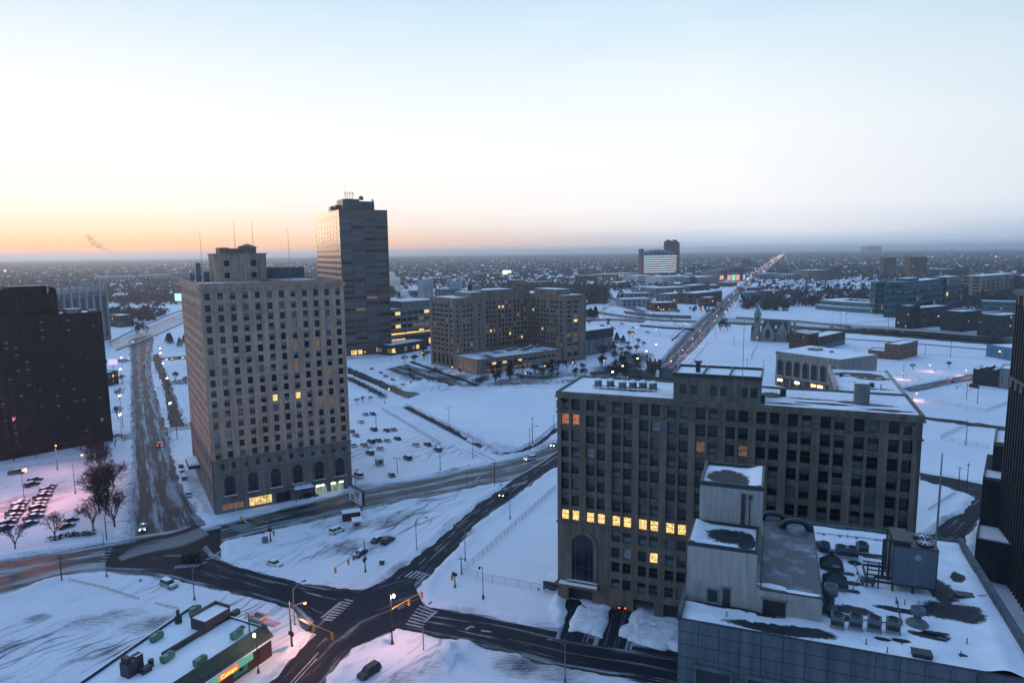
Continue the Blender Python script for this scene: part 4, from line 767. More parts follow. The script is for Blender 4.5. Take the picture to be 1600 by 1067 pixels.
# six fan units on a steel rack
for i, (u, v) in enumerate(((7.2, 8.2), (10.0, 8.6), (13.0, 7.6), (15.2, 8.4), (17.4, 8.8), (19.7, 8.6))):
    f_ = thing('roof_fan', ['leftmost snow capped fan cowl on the steel rack on the office roof', 'second snow capped fan cowl from the left on the office roof', 'third snow capped fan cowl from the left, nearest the roof edge', 'fourth snow capped fan cowl from the left on the office roof', 'fifth snow capped fan cowl from the left on the office roof', 'rightmost snow capped fan cowl on the steel rack, nearest the penthouse'][i], 'roof fan', group='fan cowls on the office roof')
    f_.matrix_world = Matrix.Translation((O.x, O.y, 0)) @ Matrix.Rotation(rz, 4, 'Z') @ Matrix.Translation((u, v, zR)) @ Matrix.Rotation(.5, 4, 'Z')
    q = MB(); q.lathe([(.8, 1.0), (.95, 1.5), (.9, 1.9), (.5, 2.25), (.1, 2.35)], 10); q.box(-.75, .75, -.6, .6, .65, 1.05); q.build('housing', gsteel, f_)
    q = MB(); [q.tube((x, y, 0), (x, y, .7), .06, n=4) for x in (-.6, .6) for y in (-.5, .5)]; q.box(-1.3, 1.3, -.62, -.5, .5, .62); q.box(-1.3, 1.3, .5, .62, .5, .62); q.build('rack', dsteel, f_); q = MB(); q.lathe([(.9, 1.92), (.52, 2.3), (.1, 2.42)], 10); q.build('snow_cap', snow, f_)
# ---- foreground building with snowy roof and equipment ----
O = G(1060, 968, 35); rz, _ = frame2(O, G(1600, 1064, 35)); FG = thing('panelled_building', 'grey panelled building nearest the camera, its snowy roof crowded with plant and a stepped tower', 'building', (O.x, O.y, 0), rz); ZF = 35.0; UF = 37.4; VF = 36.2
b = MB(); fw = facade(b, (0, 0), 0, 0, UF, -1, ZF-.1, [(2.3+i*6.0, 6.2+i*6.0) for i in range(6)], [(3, 9), (13, 19), (24.2, 29.2)], dep=.9)
b.quad((0, VF, -1), (0, 0, -1), (0, 0, ZF-.1), (0, VF, ZF-.1)); b.quad((UF, 0, -1), (UF, VF, -1), (UF, VF, ZF-.1), (UF, 0, ZF-.1)); b.quad((UF, VF, -1), (0, VF, -1), (0, VF, ZF-.1), (UF, VF, ZF-.1))
for (p, th, ww, hh, c, r) in fw: b.box(p.x-ww/2-.35, p.x+ww/2+.35, -.28, -.02, p.z+hh/2, p.z+hh/2+.5); b.box(p.x-ww/2-.35, p.x-ww/2-.01, -.2, -.02, p.z-hh/2, p.z+hh/2); b.box(p.x+ww/2+.01, p.x+ww/2+.35, -.2, -.02, p.z-hh/2, p.z+hh/2)
b.build('wall', panel, FG); put_windows(FG, fw, lambda c, r, th: 'dark', 'mull')
b = MB(); b.box(-.15, UF+.15, -.12, .3, ZF-.1, ZF+.22); b.box(-.15, .35, .3, VF, ZF-.1, ZF+1.0); b.box(UF-.5, UF+.15, .3, VF+.1, ZF-.1, ZF+1.1); b.box(.35, UF-.5, VF-.45, VF+.1, ZF-.1, ZF+.8); b.build('parapet', panel, FG)
snow_sheet(FG, .35, UF-.5, .3, VF-.45, ZF+.02, [(10.8, 1.6, 5.0, 1.1), (14.6, 2.2, 3.2, 1.1), (31.4, 13.2, 3.4, 2.3), (31.5, 18.4, 1.5, 3.6), (33.2, 12.0, 1.6, 1.6), (19.9, 9.4, 2.4, 1.1), (17.6, 28, 1.2, 2.4), (21.8, 24, .9, .8), (22.7, 3.6, 1.0, .4), (28, 6.2, 2.2, .9), (20.4, 17.2, 1.6, .7), (28.6, 6.2, .6, .5), (34.2, 23, .8, 1.6), (25.8, 11.5, 3, .7), (17.3, 12.5, .9, 3), (6, 4.6, 6, .5), (24.5, 27.5, 2.5, .5), (30.5, 3.0, .5, .35), (18.5, 7.3, 1.6, 1.0), (24.6, 3.9, 1.0, .5)], nx=160, ny=150, amp=.2,
    bumps=(lambda x, y: .55*np.exp(-((x-33.9-.05*y)/1.3)**2)*(y < 26), lambda x, y: .35*np.exp(-((y-35.2)/1.2)**2), lambda x, y: .5*np.exp(-((x-17.0)/.9)**2)*(y < 26)*(y > 13), lambda x, y: .35*np.exp(-((y-4.4)/.7)**2)*(x < 9)))
MB().box(.3, UF-.4, .3, VF-.4, ZF-.6, ZF-.05).build('roof', tar, FG)
zr = ZF+.24
wetp = mat('wet_roof_membrane', (.012, .018, .028), .55, .3, .6, spec=.2)
# stepped tower
b = MB(); b.box(.35, 8.7, 5, 13, ZF, 42.6); b.build('stair_tower_wall', render_, FG)
b = MB(); b.box(.95, 9.1, 13, 22.4, ZF, 48.0); b.build('upper_tower_wall', render_, FG)
b = MB(); b.box(8.7, 16.3, 5.02, 28.4, ZF, 38.1); b.build('machine_room_wall', render_, FG)
b = MB(); parapet(b, .3, 8.75, 4.95, 12.98, 42.6, .3, .45, 0); parapet(b, .9, 9.15, 12.95, 22.45, 48.0, .3, .6, 0); parapet(b, 9.2, 16.35, 4.97, 28.45, 38.1, .15, .16, 0); b.build('coping', dsteel, FG)
snow_sheet(FG, .6, 8.45, 5.25, 12.7, 42.68, [(5.4, 9.2, 3.0, 2.3), (7.3, 8.4, 1.2, 2.6)], 'tower_roof', 50, 50, (lambda x, y: .5*np.exp(-((x-.6)/1.2)**2),), .06)
snow_sheet(FG, 1.2, 8.85, 13.25, 22.1, 48.08, [(4.2, 17.0, 2.7, 3.2), (6.0, 16.0, 1.2, 2.6)], 'tower_roof', 50, 50, (lambda x, y: .6*np.exp(-((x-8.8)/1.4)**2),), .06)
MB().box(9.3, 16.2, 5.1, 28.3, 38.1, 38.2).build('machine_room_roof', mat('frosty_membrane', (.045, .06, .085), .5, 0, .35, base2=(.20, .25, .33), thr=(.50, .68)), FG)
q = MB(); q.poly([(x, y, 38.21) for x, y in irregular(10.3, 6.2, 1.6, .7, 16, .2, 3)]); q.poly([(x, y, 38.215) for x, y in irregular(13.6, 5.6, 2.2, .45, 16, .2, 4)]); q.build('snow_patch', snow, FG)
b = MB(); b.box(6.4, 6.9, 12.8, 12.95, 43.0, 47.4); b.tube((7.5, 12.7, 42.8), (7.5, 12.7, 47.2), .09); b.box(7.3, 7.8, 12.55, 12.98, 46.9, 47.3); b.build('downpipe', dsteel, FG)
b = MB(); b.box(3.0, 4.2, 4.86, 4.99, 35.6, 37.2, 0); b.build('tower_window', glass, FG); b = MB(); b.box(4.8, 5.7, 4.86, 4.99, 35.2, 37.6); b.build('door', dsteel, FG)
b = MB(); b.box(9.6, 12.2, 4.88, 5.01, 35.1, 37.0)
for i in range(8): b.box(9.6, 12.2, 4.8, 4.878, 35.2+i*.23, 35.3+i*.23)
b.build('louvre', dsteel, FG)
q = MB(); [q.box(x0, x1, 4.78, 4.95, z0, z1) for x0, x1, z0, z1 in ((2.8, 4.4, 37.2, 37.35), (2.85, 3.0, 35.5, 37.2), (4.2, 4.35, 35.5, 37.2), (4.6, 5.9, 37.6, 37.75), (9.3, 12.5, 37.02, 37.2))]; q.tube((1.4, 4.7, 35.1), (1.4, 4.7, 38.2), .05); q.tube((1.9, 4.7, 35.1), (1.9, 4.7, 38.2), .05); q.build('door_trim', concrete, FG)
def fgi(name, lab, cat, u, v, group=None, rot=0, z=None):
    t_ = thing(name, lab, cat, group=group); t_.matrix_world = Matrix.Translation((O.x, O.y, 0)) @ Matrix.Rotation(rz, 4, 'Z') @ Matrix.Translation((u, v, zr-.05 if z is None else z)) @ Matrix.Rotation(rot, 4, 'Z'); return t_
duct = mat('vent_paint', (.09, .115, .145), .5, .25, 1.5)
for u, v, lab in ((18.4, 20.4, 'square hipped ventilation hood behind the other one, by the machine room wall'), (18.5, 15.2, 'square hipped ventilation hood nearer the camera on the snowy roof')):
    t_ = fgi('vent_hood', lab, 'ventilation hood', u, v, 'hipped ventilation hoods'); q = MB(); q.box(-1.3, 1.3, -1.1, 1.1, 0, .5); q.build('curb', concrete, t_)
    q = MB(); a = [(-1.5, -1.3), (1.5, -1.3), (1.5, 1.3), (-1.5, 1.3)]; c_ = [(-.28, -.25), (.28, -.25), (.28, .25), (-.28, .25)]
    q.box(-1.5, 1.5, -1.3, 1.3, .5, .85)
    for i in range(4): j = (i+1) % 4; q.quad((*a[i], .85), (*a[j], .85), (*c_[j], 2.1), (*c_[i], 2.1))
    for i in range(4):
        j = (i+1) % 4
        for k in (1/3, 2/3, 0): q.tube((a[i][0]+(a[j][0]-a[i][0])*k, a[i][1]+(a[j][1]-a[i][1])*k, .87), (c_[i][0]+(c_[j][0]-c_[i][0])*k, c_[i][1]+(c_[j][1]-c_[i][1])*k, 2.1), .04, n=4)
    q.build('hood', dsteel, t_); q = MB(); q.box(-.3, .3, -.3, .3, 2.1, 2.7); q.box(-.42, .42, -.42, .42, 2.7, 2.85); q.build('cap', dsteel, t_)
    q = MB(); q.poly([(x, y, .03) for x, y in irregular(2.3, -.5, .9, .35, 12, .2, 5)]); q.build('melt_patch', wetp, t_)
def fan_unit(t_, two=False):
    n = 2 if two else 1; q = MB(); q.box(-.75, -.75+1.5*n, -.62, .62, .35, 1.6); q.build('casing', duct, t_)
    for i in range(n):
        q = MB(); q.lathe([(.56, 1.6), (.6, 1.72), (.5, 1.74), (.46, 1.64)], 14, 0, (1.5*i, 0)); q.build('fan_ring', dsteel, t_); q = MB()
        for k in range(6): a = k*math.pi/3; q.poly([(1.5*i, 0, 1.68), (1.5*i+.46*math.cos(a), .46*math.sin(a), 1.66), (1.5*i+.46*math.cos(a+.55), .46*math.sin(a+.55), 1.72)])
        q.build('fan_blades', rubber, t_)
    q = MB(); [q.box(x-.05, x+.05, y-.05, y+.05, 0, .35) for x in (-.7, -.8+1.5*n) for y in (-.5, .5)]; q.box(-.6, -.9+1.5*n, -.64, -.622, .5, 1.0); q.build('legs', dsteel, t_)
for i, (u, v) in enumerate(((18.0, 4.5), (20.0, 4.9), (22.0, 5.2), (24.0, 5.5))):
    fan_unit(fgi('condenser_unit', ['first box condenser of the row of four, nearest the machine room', 'second box condenser of the row of four on the snowy roof', 'third box condenser of the row of four on the snowy roof', 'last box condenser of the row of four, farthest from the machine room'][i], 'condenser', u, v, 'row of box condensers', -.12))
fan_unit(fgi('condenser_unit', 'single fan box condenser behind the vent hoods near the back parapet', 'condenser', 17.8, 25.8)); fan_unit(fgi('condenser_unit', 'double fan box condenser near the back parapet', 'condenser', 20.0, 25.4), True); fan_unit(fgi('condenser_unit', 'small box condenser right of the double fan one', 'condenser', 23.0, 27.6, rot=.2))
t_ = fgi('exhaust_stack', 'wide open topped exhaust stack beside the row of four condensers', 'exhaust stack', 17.5, 9.0); q = MB(); q.lathe([(.9, 0), (.5, .5), (.45, 1.5), (.85, 1.8), (.85, 3.0), (.7, 3.0), (.65, 2.0)], 16); q.build('stack', duct, t_, True); q = MB(); q.poly([(x, y, .02) for x, y in irregular(-.4, -.6, 1.4, .9, 14, .2, 9)]); q.build('melt_patch', wetp, t_)
t_ = fgi('exhaust_stack', 'mushroom shaped exhaust fan in front of the big cooling unit', 'exhaust fan', 27.0, 8.6); q = MB(); q.lathe([(1.25, 0), (1.1, .2), (.5, .45), (.42, 1.0), (.75, 1.25), (.8, 1.95), (.7, 1.95), (.6, 1.4)], 16); q.build('stack', duct, t_, True); q = MB(); q.poly([(x, y, .02) for x, y in irregular(1.6, -1.6, 1.3, .4, 14, .2, 9)]); q.build('melt_patch', wetp, t_)
# cooling unit on steel legs
t_ = fgi('cooling_tower', 'large grey boxy cooling unit with star shaped fans and steel pipes on the snowy roof', 'cooling tower', 27.8, 18.8)
q = MB(); q.box(-3.0, 3.0, -2.7, 3.0, 1.5, 8.2); q.build('casing', mat('cooling_tower_panel', (.085, .115, .15), .5, .2, .9, streak=True), t_)
q = MB(); [q.box(x-.04, x+.04, -2.74, -2.702, 1.5, 8.2) for x in (-2.95, 2.95)]; q.box(-3.1, 3.1, -2.85, 3.1, 8.2, 8.4); [q.box(3.0, 3.08, y-.06, y+.06, 1.5, 8.2) for y in (-2.6, 0, 2.9)]; q.box(-3.0, -.6, -2.4, 2.7, 8.4, 9.1); q.build('frame', dsteel, t_)
q = MB(); q.lathe([(.48, 0), (.48, .04)], 18); T = Matrix.Translation((.4, -2.72, 6.6)) @ Matrix.Rotation(R(90), 4, 'X'); q.v = [tuple(T @ Vector(v)) for v in q.v]; q.build('round_port', mat('grey_disc', (.28, .3, .34), .6, .1), t_)
for (x, y) in ((1.5, 1.4), (1.5, -1.2)):
    q = MB(); q.lathe([(1.15, 8.4), (1.2, 8.75), (1.0, 8.75), (.98, 8.5)], 18, 0, (x, y)); q.build('fan_ring', dsteel, t_); q = MB()
    for k in range(9): a = k*2*math.pi/9; q.box(0, 1.1, -.07, .07, 8.76, 8.84, T=Matrix.Translation((x, y, 0)) @ Matrix.Rotation(a, 4, 'Z'))
    q.lathe([(.28, 8.74), (.28, 8.9)], 10, 0, (x, y)); q.build('fan_star', mat('frosted_steel', (.5, .52, .58), .5, .1), t_)
q = MB(); [q.box(x-.14, x+.14, y-.14, y+.14, 0, 1.5) for x in (-2.8, 0, 2.8) for y in (-2.5, 2.8)]; q.box(-6.6, 3.1, -2.7, -2.4, 1.15, 1.48); q.box(-6.6, 3.1, 2.6, 2.9, 1.15, 1.48); q.box(-6.6, -6.3, -2.4, 2.6, 1.15, 1.48); [q.box(-6.5, -3.1, -2.5, -2.3, z, z+.22) for z in (2.2, 3.1, 4.0)]; [q.box(-6.5, -3.1, 2.0, 2.2, z, z+.22) for z in (2.2, 3.1)]; [q.box(x-.1, x+.1, -2.6, -2.4, 0, 4.4) for x in (-6.4, -4.8)]; q.build('support_steel', dsteel, t_)
q = MB(); q.tube((-4.2, -1.8, 1.5), (-4.2, -1.8, 8.7), .22, n=8); q.tube((-4.2, -1.8, 8.7), (-1.4, -1.8, 8.9), .22, n=8); q.tube((-3.4, -2.0, 1.5), (-3.4, -2.0, 8.6), .16, n=8); q.tube((-3.4, 1.0, 1.5), (-3.4, 1.0, 9.4), .12, n=6); q.tube((-5.4, -2.2, 1.9), (-3, -2.2, 1.9), .25, n=8); q.build('pipe', dsteel, t_)
for o_ in C.objects:
    if o_.name == 'cooling_tower': o_.scale = (.84, .9, .76)
t_ = fgi('mast_pole', 'tall thin steel mast at the back right corner of the snowy roof', 'mast', 33.2, 31.8); MB().tube((0, 0, 0), (0, 0, 15), .14, .09, 8).build('pole', gsteel, t_); MB().box(-.3, .3, -.3, .3, 0, .3).build('base', dsteel, t_)
for u, v, lab in ((33.8, 17.6, 'square roof hatch by the melted patch right of the cooling unit'), (26.2, 1.2, 'low dark roof hatch near the front edge of the roof'), (29.0, 5.6, 'small round dark roof drain in front of the cooling unit')):
    t_ = fgi('roof_hatch', lab, 'roof hatch', u, v); q = MB(); q.box(-.95, .95, -.6, .6, 0, .4, 0); q.build('curb', dsteel, t_); q = MB(); q.box(-1.02, 1.02, -.67, .67, .4, .5); q.build('lid', dsteel, t_)
    if 'round' in lab: t_.scale = (.45, .45, .4)
rv = random.Random(4)
for i, (u, v) in enumerate(((5.5, 2.6), (16.0, 2.2), (20.8, 1.8), (22.8, .8), (24.6, 3.2), (26.4, 13.2), (31.5, 5.8), (30.2, 2.6), (7.7, 3.9), (9.6, 4.5), (24.8, 24.0), (21.6, 33.2))):
    t_ = fgi('vent_pipe', 'short thin vent pipe sticking out of the roof snow', 'vent pipe', u, v, 'short vent pipes on the near roof'); q = MB(); q.lathe([(.12, 0), (.05, .08), (.05, .45), (.1, .47), (.02, .58)], 8); q.build('pipe', dsteel, t_)
for k, (u, v, r_) in enumerate(((10.6, 28.6, 1.7), (13.8, 26.2, 1.9))):
    t_ = fgi('duct_elbow', ['dark curved duct behind the machine room roof, left one', 'dark curved duct standing on the machine room roof'][k], 'duct', u, v, z=38.2); q = MB()
    na = 14
    for i in range(na+1):
        a0 = math.pi*i/na
        for j in range(10): b0 = 2*math.pi*j/10; rr0 = r_+.55*math.cos(b0); q.v.append((rr0*math.cos(a0), .55*math.sin(b0), rr0*math.sin(a0)*.7))
    for i in range(na):
        for j in range(10): j2 = (j+1) % 10; q.f.append((i*10+j, i*10+j2, (i+1)*10+j2, (i+1)*10+j)); q.m.append(0)
    q.build('duct', dsteel, t_, True)
def run(lab, pts, r_=.07, z=.16):
    t_ = fgi('roof_conduit', lab, 'conduit', 0, 0); q = MB()
    for a, c_ in zip(pts[:-1], pts[1:]): q.tube((a[0], a[1], z), (c_[0], c_[1], z), r_, n=5)
    q.build('pipe', dsteel, t_); q = MB()
    for a, c_ in zip(pts[:-1], pts[1:]):
        n = max(1, int(math.hypot(c_[0]-a[0], c_[1]-a[1])/2.2))
        for i in range(n): x = a[0]+(c_[0]-a[0])*(i+.5)/n; y = a[1]+(c_[1]-a[1])*(i+.5)/n; q.box(x-.16, x+.16, y-.16, y+.16, -.1, z)
    q.build('support_blocks', concrete, t_)
run('thin conduit running from the machine room past the row of four condensers', [(16.4, 6.6), (19, 6.9), (25.2, 7.3), (25.6, 14.5)]); run('thin conduit crossing the snow from the cooling unit to the square hatch', [(31, 17.0), (33.2, 17.2), (36.4, 18.4)], .05, .35); run('thin conduit along the back of the near roof', [(17, 33.0), (24, 33.4), (30.5, 33.2)], .06); run('thin conduit between the vent hoods and the double fan condenser', [(20.6, 15.0), (21.8, 19.0), (21.6, 24.6)], .05)
t_ = fgi('roof_tank', 'small cylindrical tank lying between the cooling unit pipes and the vent hoods', 'tank', 22.6, 17.2); q = MB(); q.tube((-.9, 0, .7), (.9, 0, .7), .45, n=14); q.build('tank', duct, t_); q = MB(); [q.box(x-.1, x+.1, -.35, .35, 0, .4) for x in (-.6, .6)]; q.build('cradle', dsteel, t_)
# ---- dark brick block at the left ----
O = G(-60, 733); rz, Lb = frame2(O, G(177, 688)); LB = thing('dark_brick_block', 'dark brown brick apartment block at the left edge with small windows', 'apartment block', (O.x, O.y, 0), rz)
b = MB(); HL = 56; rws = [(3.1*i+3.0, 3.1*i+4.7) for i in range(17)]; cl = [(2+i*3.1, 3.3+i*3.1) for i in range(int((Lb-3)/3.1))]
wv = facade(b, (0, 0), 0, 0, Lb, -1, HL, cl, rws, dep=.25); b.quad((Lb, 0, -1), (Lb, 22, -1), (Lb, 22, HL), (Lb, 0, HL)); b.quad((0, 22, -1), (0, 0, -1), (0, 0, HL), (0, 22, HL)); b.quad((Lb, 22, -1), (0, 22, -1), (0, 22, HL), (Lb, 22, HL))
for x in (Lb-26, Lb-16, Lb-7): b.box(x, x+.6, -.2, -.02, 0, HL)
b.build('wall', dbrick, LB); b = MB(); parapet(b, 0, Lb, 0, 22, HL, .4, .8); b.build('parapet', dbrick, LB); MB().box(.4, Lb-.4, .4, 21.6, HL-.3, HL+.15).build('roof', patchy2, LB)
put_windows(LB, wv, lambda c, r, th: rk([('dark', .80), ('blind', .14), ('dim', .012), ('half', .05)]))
b = MB(); x0, x1 = Lb-35, Lb-15; b.box(x0, x1, 3, 20, HL, HL+9.2, 0, 1); b.box(x0+4, x1-3, 5, 17, HL+9.2, HL+12.5, 0, 1)
for i in range(9): x = x0+1+i*2.3; b.box(x-.35, x+.35, 2.7, 2.98, HL, HL+8.8+(i % 3)*1.2)
b.box(x0-10, x0, 4, 18, HL, HL+5.5, 0, 1); b.box(x0+1, x0+3, 4, 6, HL+9.2, HL+11.6); b.box(x1-2.2, x1-.6, 4, 6, HL+9.2, HL+11.8); b.build('rooftop_block', [dbrick, tar], LB)
b = MB(); b.box(Lb-12.5, Lb-7, 2, 7, HL, HL+2.4, 0, 1); b.box(Lb-4, Lb-1.2, 2, 5, HL, HL+1.6, 0, 1); b.build('roof_hut', [concrete, snow], LB); MB().box(Lb-11.6, Lb-8.4, 1.9, 1.99, HL+.2, HL+1.9).build('hut_panel', palew, LB)
# ---- finned pale building behind it ----
O = G(78, 552); rz, Lq = frame2(O, G(172, 531)); FB = thing('finned_building', 'pale grey building behind the dark brick block with tall vertical fins above its roof', 'office building', (O.x, O.y, 0), rz); b = MB(); b.box(0, Lq, 0, 30, -1, 44, 0, 1); b.build('wall', [greyw, roofsnow], FB)
hf = hz(440, *G(150, 536)); n = 9
for i in range(n):
    x = 1+i*(Lq-2)/(n-1); MB().box(x-.9, x+.9, -1.6, -.02, 0, hf).build('fin', palew, FB)
    if i < n-1: q = MB(); q.quad((x+1.6, -.05, 4), (x+(Lq-2)/(n-1)-1.6, -.05, 4), (x+(Lq-2)/(n-1)-1.6, -.05, hf-14), (x+1.6, -.05, hf-14)); q.build('strip_window', glassb, FB)
b = MB(); b.box(0, Lq, -1.0, -.1, hf-9, hf-6.5); b.box(0, Lq, -1.0, -.1, hf-4, hf-3); b.build('cross_band', palew, FB); MB().box(0, Lq, 0, 30, 44, hf-6, 0).build('upper_wall', greyw, FB)
# ---- dark tower at the right edge and the lower block before it ----
rz = math.atan2(-.37, .929); O = G(1556, 885); HRT = hz(460, O.x, O.y); O = O-Vector((.37, .929))*39; RT = thing('dark_ribbed_tower', 'very tall dark ribbed tower cut by the right edge of the view', 'tower', (O.x, O.y, 0), rz)
b = MB(); b.box(0, 45, .02, 40, -1, HRT); b.quad((0, 0, -1), (45, 0, -1), (45, 0, HRT), (0, 0, HRT)); b.build('core', [darkw, tar], RT); b = MB(); b.box(-.9, 45, -.3, 39.6, HRT, HRT+1.2); [b.box(-.9, -.2, i*3.9, i*3.9+1.2, HRT-2.2, HRT) for i in range(10)]; b.build('cornice', mat('tower_stone_band', (.08, .08, .08), .7, .2), RT)
cl = [(.9+i*1.9, 1.9+i*1.9) for i in range(20)]; b = MB(); wl_ = facade(b, (-.25, 39), -math.pi/2, 0, 38, -1, HRT-.5, cl, [(2+i*3.9, 4.3+i*3.9) for i in range(16)], dep=.2); wf = facade(b, (0, -.25), 0, 0, 45, -1, HRT-.5, [(1+i*2.2, 2.1+i*2.2) for i in range(20)], [(2+i*3.9, 4.3+i*3.9) for i in range(16)], dep=.2); b.build('wall', mat('dark_tower_stone', (.04, .04, .043), .7, .2), RT)
for i in range(21): MB().box(-.62, -.27, .1+i*1.9, .55+i*1.9, -1, HRT-.5).build('rib', mat('tower_rib', (.036, .042, .048), .7, .2, .3), RT)
put_windows(RT, wl_+wf, lambda c, r, th: rk([('dark', .9), ('blind', .08), ('pale', .02)]))
b = MB(); [b.box(-1.2, -.63, .2+i*3.8, 1.8+i*3.8, 46.5, 48.4) for i in range(10)]; b.box(-1.0, -.63, 0, 38, 48.4, 49.0); b.build('carved_band', mat('tower_stone_band', (.08, .08, .08), .7, .2), RT)
O = G(1525, 880); DB = thing('dark_stepped_block', 'dark windowless stepped block with snowy roofs in front of the dark tower', 'building', (O.x, O.y, 0), -.64); h1 = hz(706, *O)
b = MB(); b.box(0, 14, 0, 26, -1, h1-7); b.box(1.5, 14, 8, 26, h1-7, h1); b.box(-.2, 14, -10, 0, -1, h1-19); b.build('wall', darkw, DB)
b = MB(); b.box(.4, 13.6, .4, 7.8, h1-7, h1-6.6); b.box(1.9, 13.6, 8.4, 25.6, h1, h1+.3); b.box(.2, 13.8, -9.6, -.4, h1-19, h1-18.7); b.build('roof_snow', roofsnow, DB)
b = MB(); parapet(b, 1.5, 14, 8, 26, h1, .35, 1.0); b.box(0, .35, 0, 8, h1-7, h1-6); b.box(0, 14, 0, .3, h1-7, h1-6.3); b.box(-.2, .1, -10, -.01, h1-19, h1-18); b.build('parapet', concrete, DB)
# ================= LOWER AND FARTHER BUILDINGS =================
def block(name, label, cat, pl, pr, top, depth, wm_, nc=8, nf=3, lights=0.05, roof=None, style='mull', hh=None, base0=1.2, frac=.5, winname='window', par=.7, orange=False, group=None):
    """pl, pr: where the front wall meets the ground; top: image row of the roof edge above pl"""
    A, B_ = G(*pl), G(*pr); rz_, W_ = frame2(A, B_); h = hh or hz(top, A.x, A.y)
    o = thing(name, label, cat, (A.x, A.y, 0), rz_, group); b = MB(); fh = (h-base0)/nf
    rows_ = [(base0+i*fh+.12*fh, base0+i*fh+.12*fh+fh*.55) for i in range(nf)]; cw = W_/nc
    wv = facade(b, (0, 0), 0, 0, W_, -1, h, [((i+.5-frac/2)*cw, (i+.5+frac/2)*cw) for i in range(nc)], rows_, dep=.25)
    ns = max(2, int(depth/cw)) if depth/cw < 40 else 12; cs = depth/ns
    wv += facade(b, (0, depth), -math.pi/2, 0, depth, -1, h, [((i+.5-frac/2)*cs, (i+.5+frac/2)*cs) for i in range(ns)], rows_, dep=.25)
    b.quad((W_, 0, -1), (W_, depth, -1), (W_, depth, h), (W_, 0, h)); b.quad((W_, depth, -1), (0, depth, -1), (0, depth, h), (W_, depth, h))
    parapet(b, -.1, W_+.1, -.1, depth+.1, h, .35, par); b.build('wall', wm_, o); MB().box(.25, W_-.25, .25, depth-.25, h-.3, h+.2).build('roof', roof or roofsnow, o)
    put_windows(o, wv, lambda c, r, th: rk([('lit' if not orange else 'orange', lights), ('dim', lights), ('dark', .7-lights), ('blind', .2), ('blue', .1-lights if lights < .1 else 0)]), style, winname, 60)
    return o, W_, h
def rbox(o, x0, x1, y0, y1, z0, z1, m, name='rooftop_block'): return MB().box(x0, x1, y0, y1, z0, z1, 0, 1).build(name, [m, roofsnow], o)
o, W_, h = block('office_block', 'long office block behind the dark tower with orange and yellow lit window strips', 'office block', (600, 549), (722, 533), 486, 60, concrete, 14, 6, .18, frac=.86)
rbox(o, 24, 60, 6, 40, h, h+6, concrete); b = MB()
for k in range(2):
    for i in range(5): a = W_*.60+i*W_*.06; b.quad((a, -.06, h-5.0-k*6), (a+W_*.045, -.06, h-5.0-k*6), (a+W_*.045, -.06, h-1.4-k*6), (a, -.06, h-1.4-k*6))
b.build('lit_strip_window', lito, o)['label'] = 'orange lit window strip'
b = MB()
for k in range(2): b.quad((3, -.06, 12.5-k*5), (W_*.58, -.06, 12.5-k*5), (W_*.58, -.06, 13.9-k*5), (3, -.06, 13.9-k*5))
b.build('lit_strip_window', litmat('strip_lights', (1, .6, .16), .8, .25), o)
o, W_, h = block('pavilion', 'low snow roofed pavilion beside the dark tower with a row of warm lit windows', 'pavilion', (612, 556), (668, 546), 541, 26, darkw, 9, 1, .22, frac=.8)
o, W_, h = block('low_building', 'low dark building with a snowy roof between the pavilion and the stone complex', 'building', (636, 545), (684, 539), 526, 24, darkw, 6, 1, .1)
o, W_, h = block('shaft_building', 'pale windowless shaft block rising behind the stone complex', 'building', (663, 484), (678, 483), 438, 18, palew, 2, 2, 0, frac=.1); 
o, W_, h = block('car_park', 'pale ribbed low building left of the white shaft block', 'building', (622, 482), (658, 481), 455, 40, greyw, 7, 3, .02, frac=.7)
o, W_, h = block('low_building', 'pale low block with small square windows right behind the white shaft block', 'building', (680, 478), (712, 478), 452, 40, greyw, 7, 4, .02)
o, W_, h = block('round_tank_building', 'pale square plant room behind the roof of the stone complex', 'building', (702, 477), (719, 477), 441, 16, palew, 2, 1, 0, frac=.1)
o, W_, h = block('hall', 'plain grey hall with a dark roof band right of the stone complex', 'hall', (905, 558), (957, 549), 521, 40, concrete, 5, 1, 0, roof=tar, frac=.12); rbox(o, -.5, W_+.5, -.5, 40, h-6, h+1.2, darkw)
o, W_, h = block('brick_building', 'red brick three storey building by the freeway ramp with snow on its flat roof', 'brick building', (1023, 487), (1058, 486), 474, 30, redbrick, 9, 3, .05)
o, W_, h = block('brick_building', 'dark brick building with a pale side wall left of the long avenue', 'brick building', (1086, 476), (1128, 471), 459, 30, brownb, 6, 2, .02); MB().box(3, W_*.6, -.2, -.05, .5, h*.55).build('painted_wall', palew, o)
